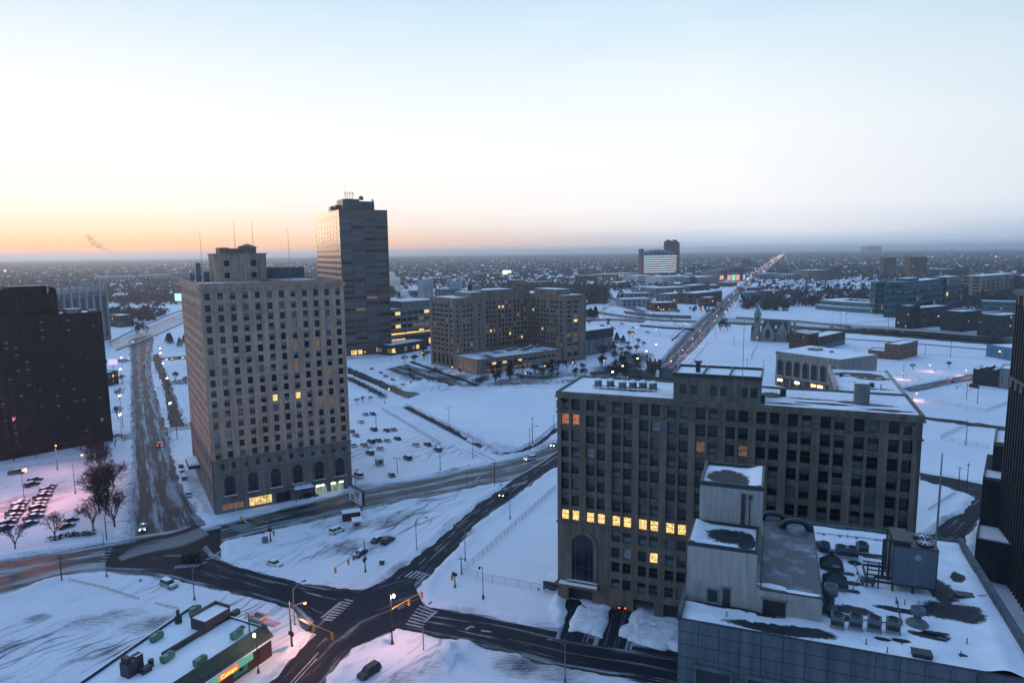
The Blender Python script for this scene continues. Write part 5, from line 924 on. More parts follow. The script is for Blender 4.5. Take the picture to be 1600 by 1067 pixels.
for i, (pl, pr, top, d, m_, nc, nf, lb) in enumerate([((1024, 466), (1080, 463), 451, 40, greyw, 12, 4, 'wide four storey grey office building below the striped hotel'), ((978, 470), (1020, 469), 459, 30, greyw, 7, 2, 'pale low commercial building left of the wide grey offices'), ((972, 480), (1018, 479), 468, 30, palew, 6, 2, 'pale snow covered workshop above the freeway ramp'), ((1000, 461), (1036, 460), 449, 40, greyw, 8, 2, 'grey low building just in front of the silver podium'),
    ((1082, 462), (1108, 459), 447, 30, darkw, 6, 3, 'dark three storey building right of the wide grey offices'), ((1046, 472), (1078, 469), 460, 26, concrete, 7, 3, 'pale concrete building with dark bays above the red brick one'), ((1166, 456), (1196, 455), 450, 30, redbrick, 5, 1, 'low red brick building right of the long avenue'), ((1166, 466), (1200, 465), 457, 26, bluew, 6, 1, 'blue painted low building right of the long avenue'), ((1196, 466), (1226, 465), 455, 26, brownb, 6, 2, 'brown two storey building beside the blue painted one'), 
    ((1108, 480), (1120, 478), 466, 16, redbrick, 3, 2, 'narrow red brick building at the edge of the long avenue'), ((898, 445), (930, 445), 431, 40, brownb, 9, 3, 'brown apartment row with many lit windows beyond the freeway'), ((792, 449), (816, 449), 438, 30, redbrick, 5, 2, 'small red brick building beyond the freeway above the stone complex'), ((826, 452), (866, 451), 441, 30, darkw, 8, 2, 'dark low warehouse beyond the freeway above the stone complex'), ((735, 437), (775, 437), 428, 40, brownb, 8, 2, 'brown low factory under the lit advertising board'),
    ((188, 512), (210, 510), 494, 30, darkw, 5, 2, 'dark two storey building with a snowy roof by the left avenue'), ((222, 440), (285, 438), 430, 60, palew, 10, 1, 'long pale low warehouse in the haze at left, right of its twin'), ((150, 444), (214, 442), 433, 60, palew, 10, 1, 'long pale low warehouse in the haze at left, nearest the finned building'), ((272, 440), (300, 439), 427, 40, greyw, 5, 2, 'grey block with a warm lamp beside the hotel roof'), ((398, 440), (456, 438), 424, 60, brownb, 12, 2, 'long brown building glimpsed between the hotel roof and the glass tower'),
    ((1345, 395.8), (1358, 395.8), 385, 200, brownb, 6, 8, 'lone square apartment tower far away on the right horizon'), ((1142, 421), (1158, 421), 402, 60, palew, 5, 9, 'pale high apartment slab left of the long avenue, far off'), ((1158, 421), (1171, 421), 405, 60, brownb, 4, 9, 'brown apartment slab beside the pale one, far off'), ((1380, 431), (1399, 431), 403, 60, brownb, 5, 12, 'dark brown apartment tower left of its taller twin'), ((1420, 434), (1447, 434), 402, 60, brownb, 7, 12, 'broad brown apartment tower with a lit foot right of its twin'),
    ((1262, 440), (1300, 439), 423, 60, tanw, 9, 4, 'tan four storey loft building with snow on its roof'), ((1302, 440), (1314, 440), 417, 30, redbrick, 3, 4, 'narrow red brick tower beside the tan loft building'), ((1190, 438), (1225, 437), 428, 40, greyw, 8, 1, 'low building with blue panels beyond the avenue'), ((1228, 440), (1258, 439), 429, 40, greyw, 7, 1, 'long grey shed left of the tan loft building'), ((1465, 432), (1500, 431), 421, 50, darkw, 8, 2, 'dark low warehouse behind the teal glass block'), 
    ((1484, 475), (1512, 473), 450, 40, darkw, 6, 3, 'dark low block in the trees behind the housing blocks')]):
    block(['office_building', 'shop_building', 'workshop', 'office_building', 'office_building', 'office_building', 'brick_building', 'shop_building', 'shop_building', 'brick_building', 'apartment_row', 'brick_building', 'warehouse', 'factory', 'office_building', 'warehouse', 'warehouse', 'office_building', 'factory', 'apartment_tower', 'apartment_slab', 'apartment_slab', 'apartment_tower', 'apartment_tower', 'loft_building', 'brick_tower', 'shop_building', 'shed', 'warehouse', 'office_building'][i], lb, 'building', pl, pr, top, d, m_, nc, nf, .035)
o, W_, h = block('cream_loft_building', 'cream stone loft building with rows of large windows at the right edge behind trees', 'loft building', (1532, 466), (1594, 458), 432, 30, tanw, 9, 6, .02, frac=.62)
o, W_, h = block('loft_annex', 'dark loft block joined to the right of the cream one', 'loft building', (1594, 460), (1640, 456), 432, 60, darkw, 8, 6, .02)
for k, (pl, pr, top, d, lb) in enumerate([((1419, 514), (1436, 512.5), 479, 14, 'dark brick housing block left of the road to the trees, its short end'), ((1436, 513), (1484, 508), 482, 16, 'dark brick housing block with a white roof edge beside the freeway'), ((1500, 519), (1532, 516.5), 488, 20, 'dark brick housing block left of the lit garage'), ((1530, 516), (1580, 515), 490, 16, 'dark brick housing block with patches of roof snow behind the lit garage'), ((1563, 528), (1600, 524), 494, 20, 'dark brick housing block partly hidden by the ribbed tower')]):
    block('housing_block', lb, 'housing block', pl, pr, top, d, mat('soot_brick', (.03, .034, .042), .9, .3), 9, 7, .012, roof=patchy if k != 1 else roofsnow, group='dark housing blocks')
o, W_, h = block('teal_building', 'long teal panelled low building behind the dark housing blocks', 'building', (1533, 492), (1600, 494), 471, 20, tealg, 14, 3, .03, frac=.85)
o, W_, h = block('garage', 'small brown garage with an orange lamp over its door', 'garage', (1532, 524), (1556, 525), 513, 14, brownb, 3, 1, 0); b = MB(); b.lathe([(.5, h-1.6), (.6, h-1.0), (.1, h-.6)], 8, 0, (W_*.4, -.7)); b.build('lamp', orl, o)
o, W_, h = block('brick_building', 'narrow brown brick building with a white roof edge beyond the arcaded building', 'brick building', (1262, 550), (1278, 549), 523, 22, mat('dark_red_brick', (.07, .035, .03), .9, .3), 3, 3, .02)
o, W_, h = block('brick_building', 'long brown brick building with a blue lower wall by the freeway', 'brick building', (1278, 548), (1320, 538), 528, 14, brownb, 7, 1, 0, frac=.2); MB().box(0, W_, -.12, -.02, 0, h*.38).build('blue_wall_band', bluew, o)
o, W_, h = block('brick_building', 'single storey brown brick building in the snowy field, its low front part', 'brick building', (1356, 559), (1404, 563), 548, 16, mat('orange_brown_brick', (.17, .10, .07), .9, .25), 6, 1, .02, frac=.15)
o, W_, h = block('brick_building', 'taller brown brick block joined behind the low brick building in the snowy field', 'brick building', (1404, 563), (1433, 556), 540, 10, mat('orange_brown_brick', (.17, .10, .07)), 5, 2, 0, frac=.12)
o, W_, h = block('blue_shed', 'plain bright blue shed with a wall lamp beside the dark tower', 'shed', (1540, 557), (1590, 566), 539, 24, bluew, 4, 1, 0, frac=.05); b = MB(); b.lathe([(.3, h*.6), (.4, h*.6+.4), (.1, h*.6+.7)], 8, 0, (W_*.45, -.5)); b.build('wall_lamp', orl, o)
o, W_, h = block('dark_shed', 'ragged dark low building with a stepped roof beside the far street', 'building', (1519, 601), (1562, 606), 578, 16, mat('charred_brick', (.035, .03, .035), .9, .4), 5, 1, 0, roof=patchy, frac=.3)
for i in range(6): rbox(o, i*2.9, i*2.9+2.2, 1+i % 2, 12, h, h+.6+(i*7 % 5)*.5, darkw)
o, W_, h = block('pale_shed', 'pale grey blank walled building beside the ragged dark one', 'building', (1560, 607), (1590, 610), 577, 18, greyw, 3, 1, 0, frac=.12)
# arcaded bank
zt = 20.0; roofp = [G(1213, 550, zt), G(1313, 563.5, zt), G(1371, 555.5, zt), G(1266, 541, zt)]; O = roofp[0]; rz, LW = frame2(O, roofp[1]); WB = thing('arcaded_building', 'pale stone building with tall arched windows, a snowy roof and warm lamps at street level', 'bank building', (O.x, O.y, 0), rz)
M_ = Matrix.Rotation(-rz, 2); lp = [M_ @ (p-O) for p in roofp]; wst = wallmat('arcade_stone', (.30, .285, .27), .15, (1.4, .7)); b = MB(); b.prism([(p.x, p.y) for p in lp], 6.0, zt); b.prism([(p.x, p.y) for p in lp], -1, 6.0, 1); b.build('wall', [wst, mat('dark_shopfront', (.035, .04, .045), .5, .2)], WB)
b = MB(); q = [Vector((p.x, p.y)) for p in lp]; cen = sum(q, Vector((0, 0)))/4; b.prism([tuple(p+(p-cen).normalized()*.5) for p in q], zt-1.1, zt-.3); b.prism([tuple(p+(p-cen).normalized()*.3) for p in q], zt-.3, zt+.5, 0); b.build('cornice', wst, WB); b = MB(); b.prism([tuple(p-(p-cen).normalized()*.5) for p in q], zt+.4, zt+.58); b.build('roof', roofsnow, WB)
for i in range(7): arch_window(WB, 3.2+i*(LW-6)/6.3, -.02, 6.6, 3.2, 9.0, .5)
b = MB(); n_ = 8
for i in range(n_): x = .8+i*(LW-1.6)/(n_-1); b.box(x-.45, x+.45, -.35, -.03, 6, 16)
for i in range(9): x = 1+i*LW/9; b.box(x-.35, x+.35, -.3, -.03, -1, 5.6)
b.box(-.2, LW+.2, -.5, -.03, 5.6, 6.1); b.build('pilaster', wst, WB)
for x in (3.4, 14.5, 25, 29): q = MB(); q.box(x-1.3, x+1.3, -.5, -.06, 3.4, 4.5); q.build('entrance_lamp', yel if x != 25 else orl, WB)
b = MB(); b.box(8, 14, 18, 24, zt+.5, zt+1.8); b.lathe([(1.2, zt+.5), (1.2, zt+1.5)], 10, 0, (22, 20)); b.build('roof_vent', gsteel, WB)
# church
O = G(1172, 533); rz, LC = frame2(O, G(1238, 536)); CH = thing('stone_church', 'pale stone church with a green pointed spire, steep slate roofs and big pointed window', 'church', (O.x, O.y, 0), rz); s = LC/36.
hs = hz(478, *G(1181, 533)); hb_ = hz(492, *G(1181, 533)); b = MB(); b.box(3*s, 8*s, 0, 5*s, -1, hb_); b.box(2.7*s, 8.3*s, -.3, 5.3*s, hb_*.62, hb_*.64); b.box(2.6*s, 8.4*s, -.4, 5.4*s, hb_-.5, hb_); b.build('tower', churchst, CH)
q = MB(); q.lathe([(3.7*s, hb_), (2.2*s, hb_+(hs-hb_)*.45), (.05, hs)], 8, 0, (5.5*s, 2.5*s)); q.tube((5.5*s, 2.5*s, hs-.5), (5.5*s, 2.5*s, hs+2.5), .1); q.build('spire', copper, CH)
for x in (4.2, 5.9): MB().box(x*s, (x+.9)*s, -.06, -.01, hb_*.72, hb_*.92).build('belfry_opening', darkw, CH)
def gable(b, x0, x1, y0, y1, ze, zr_, m=0, mr=1, ov=.35):
    xm = (x0+x1)/2; b.box(x0, x1, y0, y1, -1, ze, m); b.poly([(x0, y0, ze), (x1, y0, ze), (xm, y0, zr_)], m); b.poly([(x1, y1, ze), (x0, y1, ze), (xm, y1, zr_)], m)
b = MB(); gable(b, 10*s, 20*s, -1*s, 22*s, 10*s, 19*s); gable(b, 23*s, 31*s, 1*s, 20*s, 10*s, 18.5*s); b.box(0, 3*s, 2*s, 8*s, -1, 9*s); b.box(8*s, 10*s, 1*s, 12*s, -1, 8*s); b.box(20*s, 23*s, 2*s, 20*s, -1, 10*s); b.box(31*s, 37*s, 3*s, 18*s, -1, 8*s); b.box(31.5*s, 33.5*s, 1*s, 4*s, 8*s, 19.6*s); b.box(36*s, 38*s, 4*s, 6*s, 0, 18*s); b.build('nave_wall', churchst, CH)
def slopes(x0, x1, y0, y1, ze, zr_, t=.35, o_=.5):
    xm = (x0+x1)/2; b = MB()
    for s_ in (0, 1):
        xa = x0-o_ if s_ == 0 else x1+o_; za = ze-o_*(zr_-ze)/(xm-x0); P = [(xa, y0+.6, za+t), (xm, y0+.6, zr_+t), (xm, y1+.3, zr_+t), (xa, y1+.3, za+t)]; Q = [(p[0], p[1], p[2]-t+.03) for p in P]
        b.poly(P if s_ else P[::-1]); b.poly(Q); b.quad(P[0], P[1], Q[1], Q[0]); b.quad(P[2], P[3], Q[3], Q[2]); b.quad(P[3], P[0], Q[0], Q[3])
    return b
q = MB(); q.box(9*s, 34*s, 3*s, 18*s, -1, 10*s, 0); q.poly([(34*s, 3*s, 10*s), (34*s, 18*s, 10*s), (32.5*s, 10.5*s, 18.4*s)], 0); q.quad((8.7*s, 2.4*s, 9.8*s), (34.4*s, 2.4*s, 9.8*s), (32.6*s, 10.5*s, 18.7*s), (10.5*s, 10.5*s, 18.7*s), 1); q.quad((34.4*s, 18.6*s, 9.8*s), (8.7*s, 18.6*s, 9.8*s), (10.5*s, 10.5*s, 18.7*s), (32.6*s, 10.5*s, 18.7*s), 1); q.build('main_roof', [churchst, slate], CH)
slopes(10*s, 20*s, -1*s, 22*s, 10*s, 19*s).build('nave_roof', slate, CH); slopes(23*s, 31*s, 1*s, 20*s, 10*s, 18.5*s).build('transept_roof', slate, CH)
MB().box(31.2*s, 36.8*s, 3.2*s, 17.8*s, 8*s, 8.4*s).build('roof_snow', snow, CH); MB().box(20.6*s, 22.4*s, 1.2*s, 10*s, 12*s, 14.6*s).build('valley_snow', snow, CH)
b = MB(); r_ = 1.9*s; xm = 15*s; b.poly([(xm-r_, -1*s-.06, 3.5*s), (xm+r_, -1*s-.06, 3.5*s), (xm+r_, -1*s-.06, 9*s), (xm+r_*.5, -1*s-.06, 11.2*s), (xm, -1*s-.06, 12.3*s), (xm-r_*.5, -1*s-.06, 11.2*s), (xm-r_, -1*s-.06, 9*s)]); b.build('pointed_window', glass, CH)
for x in (24.5, 27, 29.2, 33, 35): MB().box(x*s, (x+.9)*s, (.9 if x < 31 else 2.9)*s, (.98 if x < 31 else 2.98)*s, 3*s, 6.5*s).build('lancet_window', glass, CH)
q = MB(); q.lathe([(1.6*s, 9*s), (1.6*s, 12*s), (.05, 15*s)], 8, 0, (1.6*s, 4*s)); q.build('turret', [slate], CH)
# castle like hall beyond the office slab
cst = wallmat('rough_castle_stone', (.075, .065, .06), .35, (1.0, .5)); O = G(985, 612); rz = math.atan2(-.37, .929); CA = thing('castle_building', 'dark stone castle like hall with battlemented round turrets, a slate roof and a white dormer', 'hall', (O.x, O.y, 0), rz)
ht = hz(583, *O); h2 = hz(562, *G(1013, 606))
def turret(x, y, r, h): 
    q = MB(); q.lathe([(r, -1), (r, h-2.2), (r*1.12, h-1.6), (r*1.12, h-.6)], 14, 0, (x, y))
    for i in range(9): a = i*2*math.pi/9; q.box(-.45, .45, r*.85, r*1.12, h-.6, h+.9, T=Matrix.Translation((x, y, 0)) @ Matrix.Rotation(a, 4, 'Z'))
    for i in range(5): a = i*1.2; q.box(-.2, .2, r*1.0, r*1.02, h*.6, h*.6+1.6, 1, T=Matrix.Translation((x, y, 0)) @ Matrix.Rotation(a+2.4, 4, 'Z'))
    return q.build('turret', [cst, rubber], CA)
turret(1.5, 2, 3.3, ht); turret(11.5, 9, 4.0, h2); b = MB(); b.box(3, 26, 3, 16, -1, ht-2.5); b.build('wall', cst, CA)
q = MB(); zr_ = ht-2.5; q.quad((3, 3, zr_), (26, 3, zr_), (24, 9, zr_+5), (8, 9, zr_+5)); q.quad((26, 16, zr_), (3, 16, zr_), (8, 9, zr_+5), (24, 9, zr_+5)); q.quad((3, 16, zr_), (3, 3, zr_), (8, 9, zr_+5), (8, 9, zr_+5)); q.quad((26, 3, zr_), (26, 16, zr_), (24, 9, zr_+5), (24, 9, zr_+5)); q.build('slate_roof', slate, CA)
q = MB(); q.box(13.6, 15.4, 3.4, 6, zr_+.5, zr_+3.2); q.lathe([(1.0, zr_+3.2), (.5, zr_+4.3), (.05, zr_+4.8)], 8, 0, (14.5, 4.7)); q.build('dormer', white, CA); q = MB(); q.lathe([(1.5, zr_+3), (.05, zr_+8)], 8, 0, (24, 9)); q.build('pinnacle', slate, CA)
b = MB(); b.box(-2, 24, 16.3, 22, -1, 3, 0, 1); b.build('low_wing', [cst, snow], CA)
# casino hotel
O = G(1002, 432); rz, LZ = frame2(O, G(1061, 431)); CZ = thing('striped_hotel', 'tall distant hotel with bright coloured light bands across its glass front', 'hotel', (O.x, O.y, 0), rz); hc = hz(394, *O); hk = hz(377, *O)
b = MB(); b.box(0, LZ*.055, -1, 30, -1, hz(389, *O)); b.box(LZ*.93, LZ, -1, 30, -1, hk-6); b.box(LZ*.68, LZ, 10, 34, hc-2, hk-3); b.box(LZ*.055, LZ*.93, 4, 30, -1, hc-8)
for x0, x1 in ((LZ*.68, LZ*.84), (LZ*.84, LZ)): b.poly([(x0, 9.9, hk-3), (x1, 9.9, hk-3), ((x0+x1)/2, 9.9, hk+4)]); b.poly([(x1, 34, hk-3), (x0, 34, hk-3), ((x0+x1)/2, 34, hk+4)]); b.quad((x0, 9.9, hk-3), ((x0+x1)/2, 9.9, hk+4), ((x0+x1)/2, 34, hk+4), (x0, 34, hk-3)); b.quad(((x0+x1)/2, 9.9, hk+4), (x1, 9.9, hk-3), (x1, 34, hk-3), ((x0+x1)/2, 34, hk+4))
b.build('brick_wall', redbrick, CZ); b = MB(); b.box(LZ*.055, LZ*.93, 0, 4, -1, hc-8); b.build('glass_wall', glassb, CZ)
x0, x1 = LZ*.02, LZ*.86; n = 14; q = MB(); P = [(x0+(x1-x0)*i/n, hc-8+8*math.sin(math.pi*(.12+.80*i/n))*1.7) for i in range(n+1)]
for i in range(n): (xa, za), (xb, zb) = P[i], P[i+1]; q.quad((xa, -2, za), (xb, -2, zb), (xb, 14, zb+3), (xa, 14, za+3)); q.quad((xa, -2, za-2.4), (xb, -2, zb-2.4), (xb, -2, zb), (xa, -2, za))
q.build('curved_crown', palew, CZ); q = MB()
for i in range(n): (xa, za), (xb, zb) = P[i], P[i+1]; q.quad((xa, 1, hc-8), (xb, 1, hc-8), (xb, 1, zb-2), (xa, 1, za-2))
q.build('crown_glass', glassb, CZ); [MB().box(x0+(x1-x0)*(i+.5)/8-.8, x0+(x1-x0)*(i+.5)/8+.8, -.5, .9, hc-8, hc-1).build('crown_fin', palew, CZ) for i in range(8)]
BC = [(.55, .82, 1.0), (1.0, .62, .56), (.75, .85, 1.0), (1.0, .78, .66), (.66, 1.0, .88), (.85, .82, 1.0), (1, .66, .62)]; rb = random.Random(3)
bm_ = [mat('band_light_%d' % i, (.3, .3, .3), .5, 0, emit=c, es=.85) for i, c in enumerate(BC)]
for k in range(8):
    z = 12+k*(hc-8-14)/7.6; q = MB(); x = LZ*.06; i = 0
    while x < LZ*.92:
        w_ = min(rb.uniform(4, 16), LZ*.925-x); q.box(x, x+w_, -.6, -.1, z, z+1.9, rb.choice([0, 1, 2, 0, 3, 4, 5, 2, 6])); x += w_
    q.build('light_band', bm_, CZ); MB().box(LZ*.06, LZ*.925, -.3, -.02, z+3.6, z+4.5).build('ledge', palew, CZ)
o, W_, h = block('podium_hall', 'silver windowless hall in front of the striped hotel, its left part', 'hall', (997, 444), (1022, 443), 431, 60, mat('silver_cladding', (.42, .42, .44), .4, .1, metal=.4), 4, 1, 0, frac=.05)
o, W_, h = block('podium_hall', 'silver windowless hall in front of the striped hotel, its longer right part', 'hall', (1033, 446), (1084, 444), 433, 60, mat('silver_cladding', (.42, .42, .44)), 8, 1, 0, frac=.05)
o, W_, h = block('dark_hall', 'small dark cube hall between the silver hall and the lit tan wall', 'hall', (1077, 446), (1087, 446), 433, 20, darkw, 2, 1, 0)
o, W_, h = block('lit_hall', 'long tan building with floodlit walls left of the striped hotel', 'building', (941, 443), (999, 441), 429, 60, tanw, 14, 3, .28)
o, W_, h = block('lit_hall', 'tan hall with a floodlit wall right of the silver halls', 'hall', (1088, 446), (1122, 443), 434, 60, tanw, 8, 1, .1, frac=.1)
o, W_, h = block('entrance_hall', 'arched roofed entrance hall with pink, green and blue lights right of the striped hotel', 'hall', (1122, 442), (1166, 439), 427, 50, tanw, 6, 1, .2)
q = MB(); n = 12
for i in range(n):
    a0, a1 = math.pi*i/n, math.pi*(i+1)/n; r_ = W_*.5
    q.quad((r_-r_*math.cos(a0), 0, h+9*math.sin(a0)), (r_-r_*math.cos(a1), 0, h+9*math.sin(a1)), (r_-r_*math.cos(a1), 45, h+9*math.sin(a1)), (r_-r_*math.cos(a0), 45, h+9*math.sin(a0)))
    q.quad((r_-r_*math.cos(a0), 0, h), (r_-r_*math.cos(a1), 0, h), (r_-r_*math.cos(a1), 0, h+9*math.sin(a1)), (r_-r_*math.cos(a0), 0, h+9*math.sin(a0)))
q.build('arched_roof', slate, o); [MB().box(W_*a, W_*(a+.13), -.8, -.3, 3, h-6).build('colour_panel', mat('sign_light_%d' % i, (.2, .2, .2), .5, 0, emit=c, es=.6), o) for i, (a, c) in enumerate(((.05, (1, .5, .25)), (.3, (1, .35, .5)), (.46, (.3, 1, .6)), (.62, (1, .4, .3)), (.8, (.45, .4, 1))))]
for x in (.22, .78): MB().box(W_*x-5, W_*x+5, -4, 6, 0, h+7).build('brick_pier', redbrick, o)
# teal glass school
tb = wallmat('teal_panel', (.05, .13, .15), .25, (6, 4), joint=.5)
o, W_, h = block('glass_stair_tower', 'narrow tall teal glass stair tower at the left corner of the teal school', 'building', (1366, 491), (1380, 491), 441, 16, tealg, 3, 6, .02, frac=.8)
o, W_, h = block('teal_school', 'large teal glass and panel school building with lit stair windows', 'school', (1381, 496), (1412, 497), 441, 22, tb, 6, 5, .012, frac=.8)
o, W_, h = block('teal_school', 'long receding wing of the teal school with dark glass', 'school', (1412, 497), (1476, 484), 442, 22, tb, 12, 5, .015, frac=.8); rbox(o, W_*.15, W_*.4, 5, 18, h, h+4, tb)
o, W_, h = block('teal_school', 'taller dark end block of the teal school at its right', 'school', (1476, 485), (1503, 480), 434, 20, mat('dark_teal', (.03, .06, .08), .4, .2), 6, 5, .03, frac=.7)
O = G(1274, 483); rz, W_ = frame2(O, G(1364, 490)); o = thing('curved_school_wing', 'low school wing with pale stepped bands and a big oval snowy roof', 'school', (O.x, O.y, 0), rz); h = hz(469, *O)
for k in range(2):
    P = [(i*W_/10, -6*math.sin(math.pi*i/10)+k*9) for i in range(11)]+[(W_, 60), (0, 60)]; z0 = 0 if k == 0 else h*.55; z1 = h*.5 if k == 0 else h
    MB().prism(P, z0-1, z1-1.0).build('glazed_storey', tealg, o); Q = [(x, y-.6) for x, y in P[:11]]+P[11:]; MB().prism(Q, z1-1.0, z1+.3, 0, 1).build('white_band', [palew, roofsnow], o)
MB().poly([(W_*.5+W_*.28*math.cos(a*.3), 34+15*math.sin(a*.3), h+.35) for a in range(21)]).build('oval_rooflight', tar, o)
# corner bar building at the lower left
def lo(O, rz, p): v = Matrix.Rotation(-rz, 2) @ (p-O); return v
O = G(425, 1025); A2 = G(367, 1066); d = (A2-O).normalized(); rz = math.atan2(-d.y, -d.x); CB = thing('bar_building', 'long low bar building with a green shingle awning and an orange lit sign', 'bar', (O.x, O.y, 0), rz)
# local: x=0 at the corner, x negative along the front; y into the block
Lw = 46; hcb = 5.2
farp = lo(O, rz, G(325, 936, hcb)); 
yb = max(14, farp.y); b = MB(); b.box(-Lw, 0, 0, yb, -1, hcb-.3); b.build('wall', mat('dark_timber_wall', (.055, .035, .03), .8, .35, 1.2, streak=True), CB)
q = MB(); q.quad((-Lw, -.7, hcb-.9), (0.3, -.7, hcb-.9), (0.3, 1.9, hcb+1.0), (-Lw, 1.9, hcb+1.0)); q.quad((.3, -.7, hcb-.9), (.3, 1.9, hcb-.9), (.3, 1.9, hcb+1.0), (.3, 1.9, hcb+1.0)); q.box(-Lw, .3, 1.9, 2.2, hcb-.5, hcb+1.0); q.build('shingle_awning', mat('mossy_shingle', (.035, .05, .04), .9, .5, 1.6), CB)
MB().box(-Lw, .4, -.85, -.7, hcb-1.05, hcb-.75).build('gutter', snow, CB)
n_ = 24; q = MB(); X0, X1, Y0, Y1 = -Lw, .2, 2.2, yb; q.v = [(X0+(X1-X0)*i/n_, Y0+(Y1-Y0)*j/n_, hcb+.05+.25*random.random()*.5) for j in range(n_+1) for i in range(n_+1)]; q.f = [(j*(n_+1)+i, j*(n_+1)+i+1, (j+1)*(n_+1)+i+1, (j+1)*(n_+1)+i) for j in range(n_) for i in range(n_)]; q.m = [0]*len(q.f); q.build('roof_snow', roofsnow, CB, True)
b = MB(); b.box(-Lw, .3, yb, yb+.35, hcb-1, hcb+.75, 0, 1); b.box(.2, .55, 2.2, yb, hcb-1, hcb+.5, 0, 1); b.build('parapet', [dsteel, snow], CB)
for o_ in CB.children:      # the block is a wedge: its back wall draws nearer towards the far end
    if o_.name.split('.')[0] in ('wall', 'roof_snow', 'parapet'):
        for v_ in o_.data.vertices:
            if v_.co.y > 2.3: v_.co.y = 2.2+(v_.co.y-2.2)*(22.9-.175*(3.9-v_.co.x)-2.2)/(yb-2.2)
def cbp(px, py, z=hcb+.2): v = lo(O, rz, G(px, py, z)); return v.x, v.y
hv = mat('green_roof_unit', (.05, .22, .15), .6, .3, 1.)
for i, (px, py, lb) in enumerate(((345-5, 1003, 0), (262, 1020-10, 0), (245, 998, 0), (315, 1032, 0), (352, 999, 0), (305, 945, 0), (370, 995, 0))):
    pass
CBW = Matrix.Translation((O.x, O.y, 0)) @ Matrix.Rotation(rz, 4, 'Z')
for px, py, lb in ((370, 994, 'green roof unit on the bar roof nearest the palm ornament'), (313, 1036, 'green roof unit on the bar roof beside the shingle awning, lower one'), (262, 1030, 'green roof unit on the bar roof beside the black rooftop plant'), (245, 998, 'green roof unit on the bar roof nearest the back parapet'), (305, 956, 'green roof unit half hidden behind the roof shed of the bar')):
    x, y = cbp(px, py); t_ = thing('roof_unit', lb, 'air handler', group='green roof units'); t_.matrix_world = CBW @ Matrix.Translation((x, y, hcb+.2)) @ Matrix.Rotation(.1, 4, 'Z'); t_.scale = (.82, .85, .85); q = MB(); q.box(-1.5, 1.5, -.7, .7, .2, 1.35); q.box(-1.2, .2, -.74, -.702, .4, 1.2); q.build('casing', hv, t_); q = MB(); q.lathe([(.4, 1.35), (.45, 1.55), (.3, 1.6)], 10, 0, (.7, 0)); q.box(-1.3, .1, -.6, .6, 1.35, 1.42); q.build('fan_cowl', gsteel, t_); q = MB(); q.box(-1.5, 1.5, -.5, .5, 0, .2); q.build('base', dsteel, t_)
x, y = cbp(330, 972); q = MB(); q.box(-3.2, 3.0, -2.2, 2.0, 0, 2.5, 0, 1); q.box(-3.3, 3.1, 1.6, 2.1, 2.5, 3.0); q.box(2.7, 3.1, -2.2, 2.1, 2.5, 3.0); T = Matrix.Translation((x, y, hcb)); q.v = [tuple(T @ Vector(v)) for v in q.v]; q.build('roof_shed', [dsteel, snow], CB)
x, y = cbp(300, 1000); q = MB(); q.box(x-6.5, x+8.5, y-.2, y+.2, hcb, hcb+1.3); q.build('roof_divider', dsteel, CB); q = MB(); q.box(x+9.5, x+11.5, y-.5, y+.5, hcb, hcb+1.1); q.build('roof_vent', dsteel, CB)
x, y = cbp(206, 1050); t_ = thing('roof_plant', 'black boxy kitchen exhaust plant on the bar roof at the lower left', 'exhaust plant'); t_.matrix_world = CBW @ Matrix.Translation((x, y, hcb+.1)); q = MB(); q.box(-1.5, .6, -1.2, 1.0, 0, 2.6); q.box(-1.3, -.4, -.8, .8, 2.6, 3.6); q.box(.6, 2.0, -.6, .8, 0, 2.9); q.build('casing', dsteel, t_); q = MB(); q.box(.4, 2.2, -2.6, -1.4, 0, 1.0); q.lathe([(.5, 0), (.5, 1.3)], 10, 0, (2.9, -1.3)); q.build('fan_box', dsteel, t_); q = MB(); q.quad((.55, -.65, 2.95), (2.05, -.65, 2.95), (2.05, .85, 2.75), (.55, .85, 2.75)); q.build('snow_cap', snow, t_)
x, y = cbp(279, 972); q = MB(); q.box(x-.5, x+.5, y-.5, y+.5, hcb, hcb+1.6); q.lathe([(.35, hcb+1.6), (.3, hcb+2.4), (.45, hcb+2.6), (.2, hcb+3)], 10, 0, (x, y)); q.build('chimney', dsteel, CB)
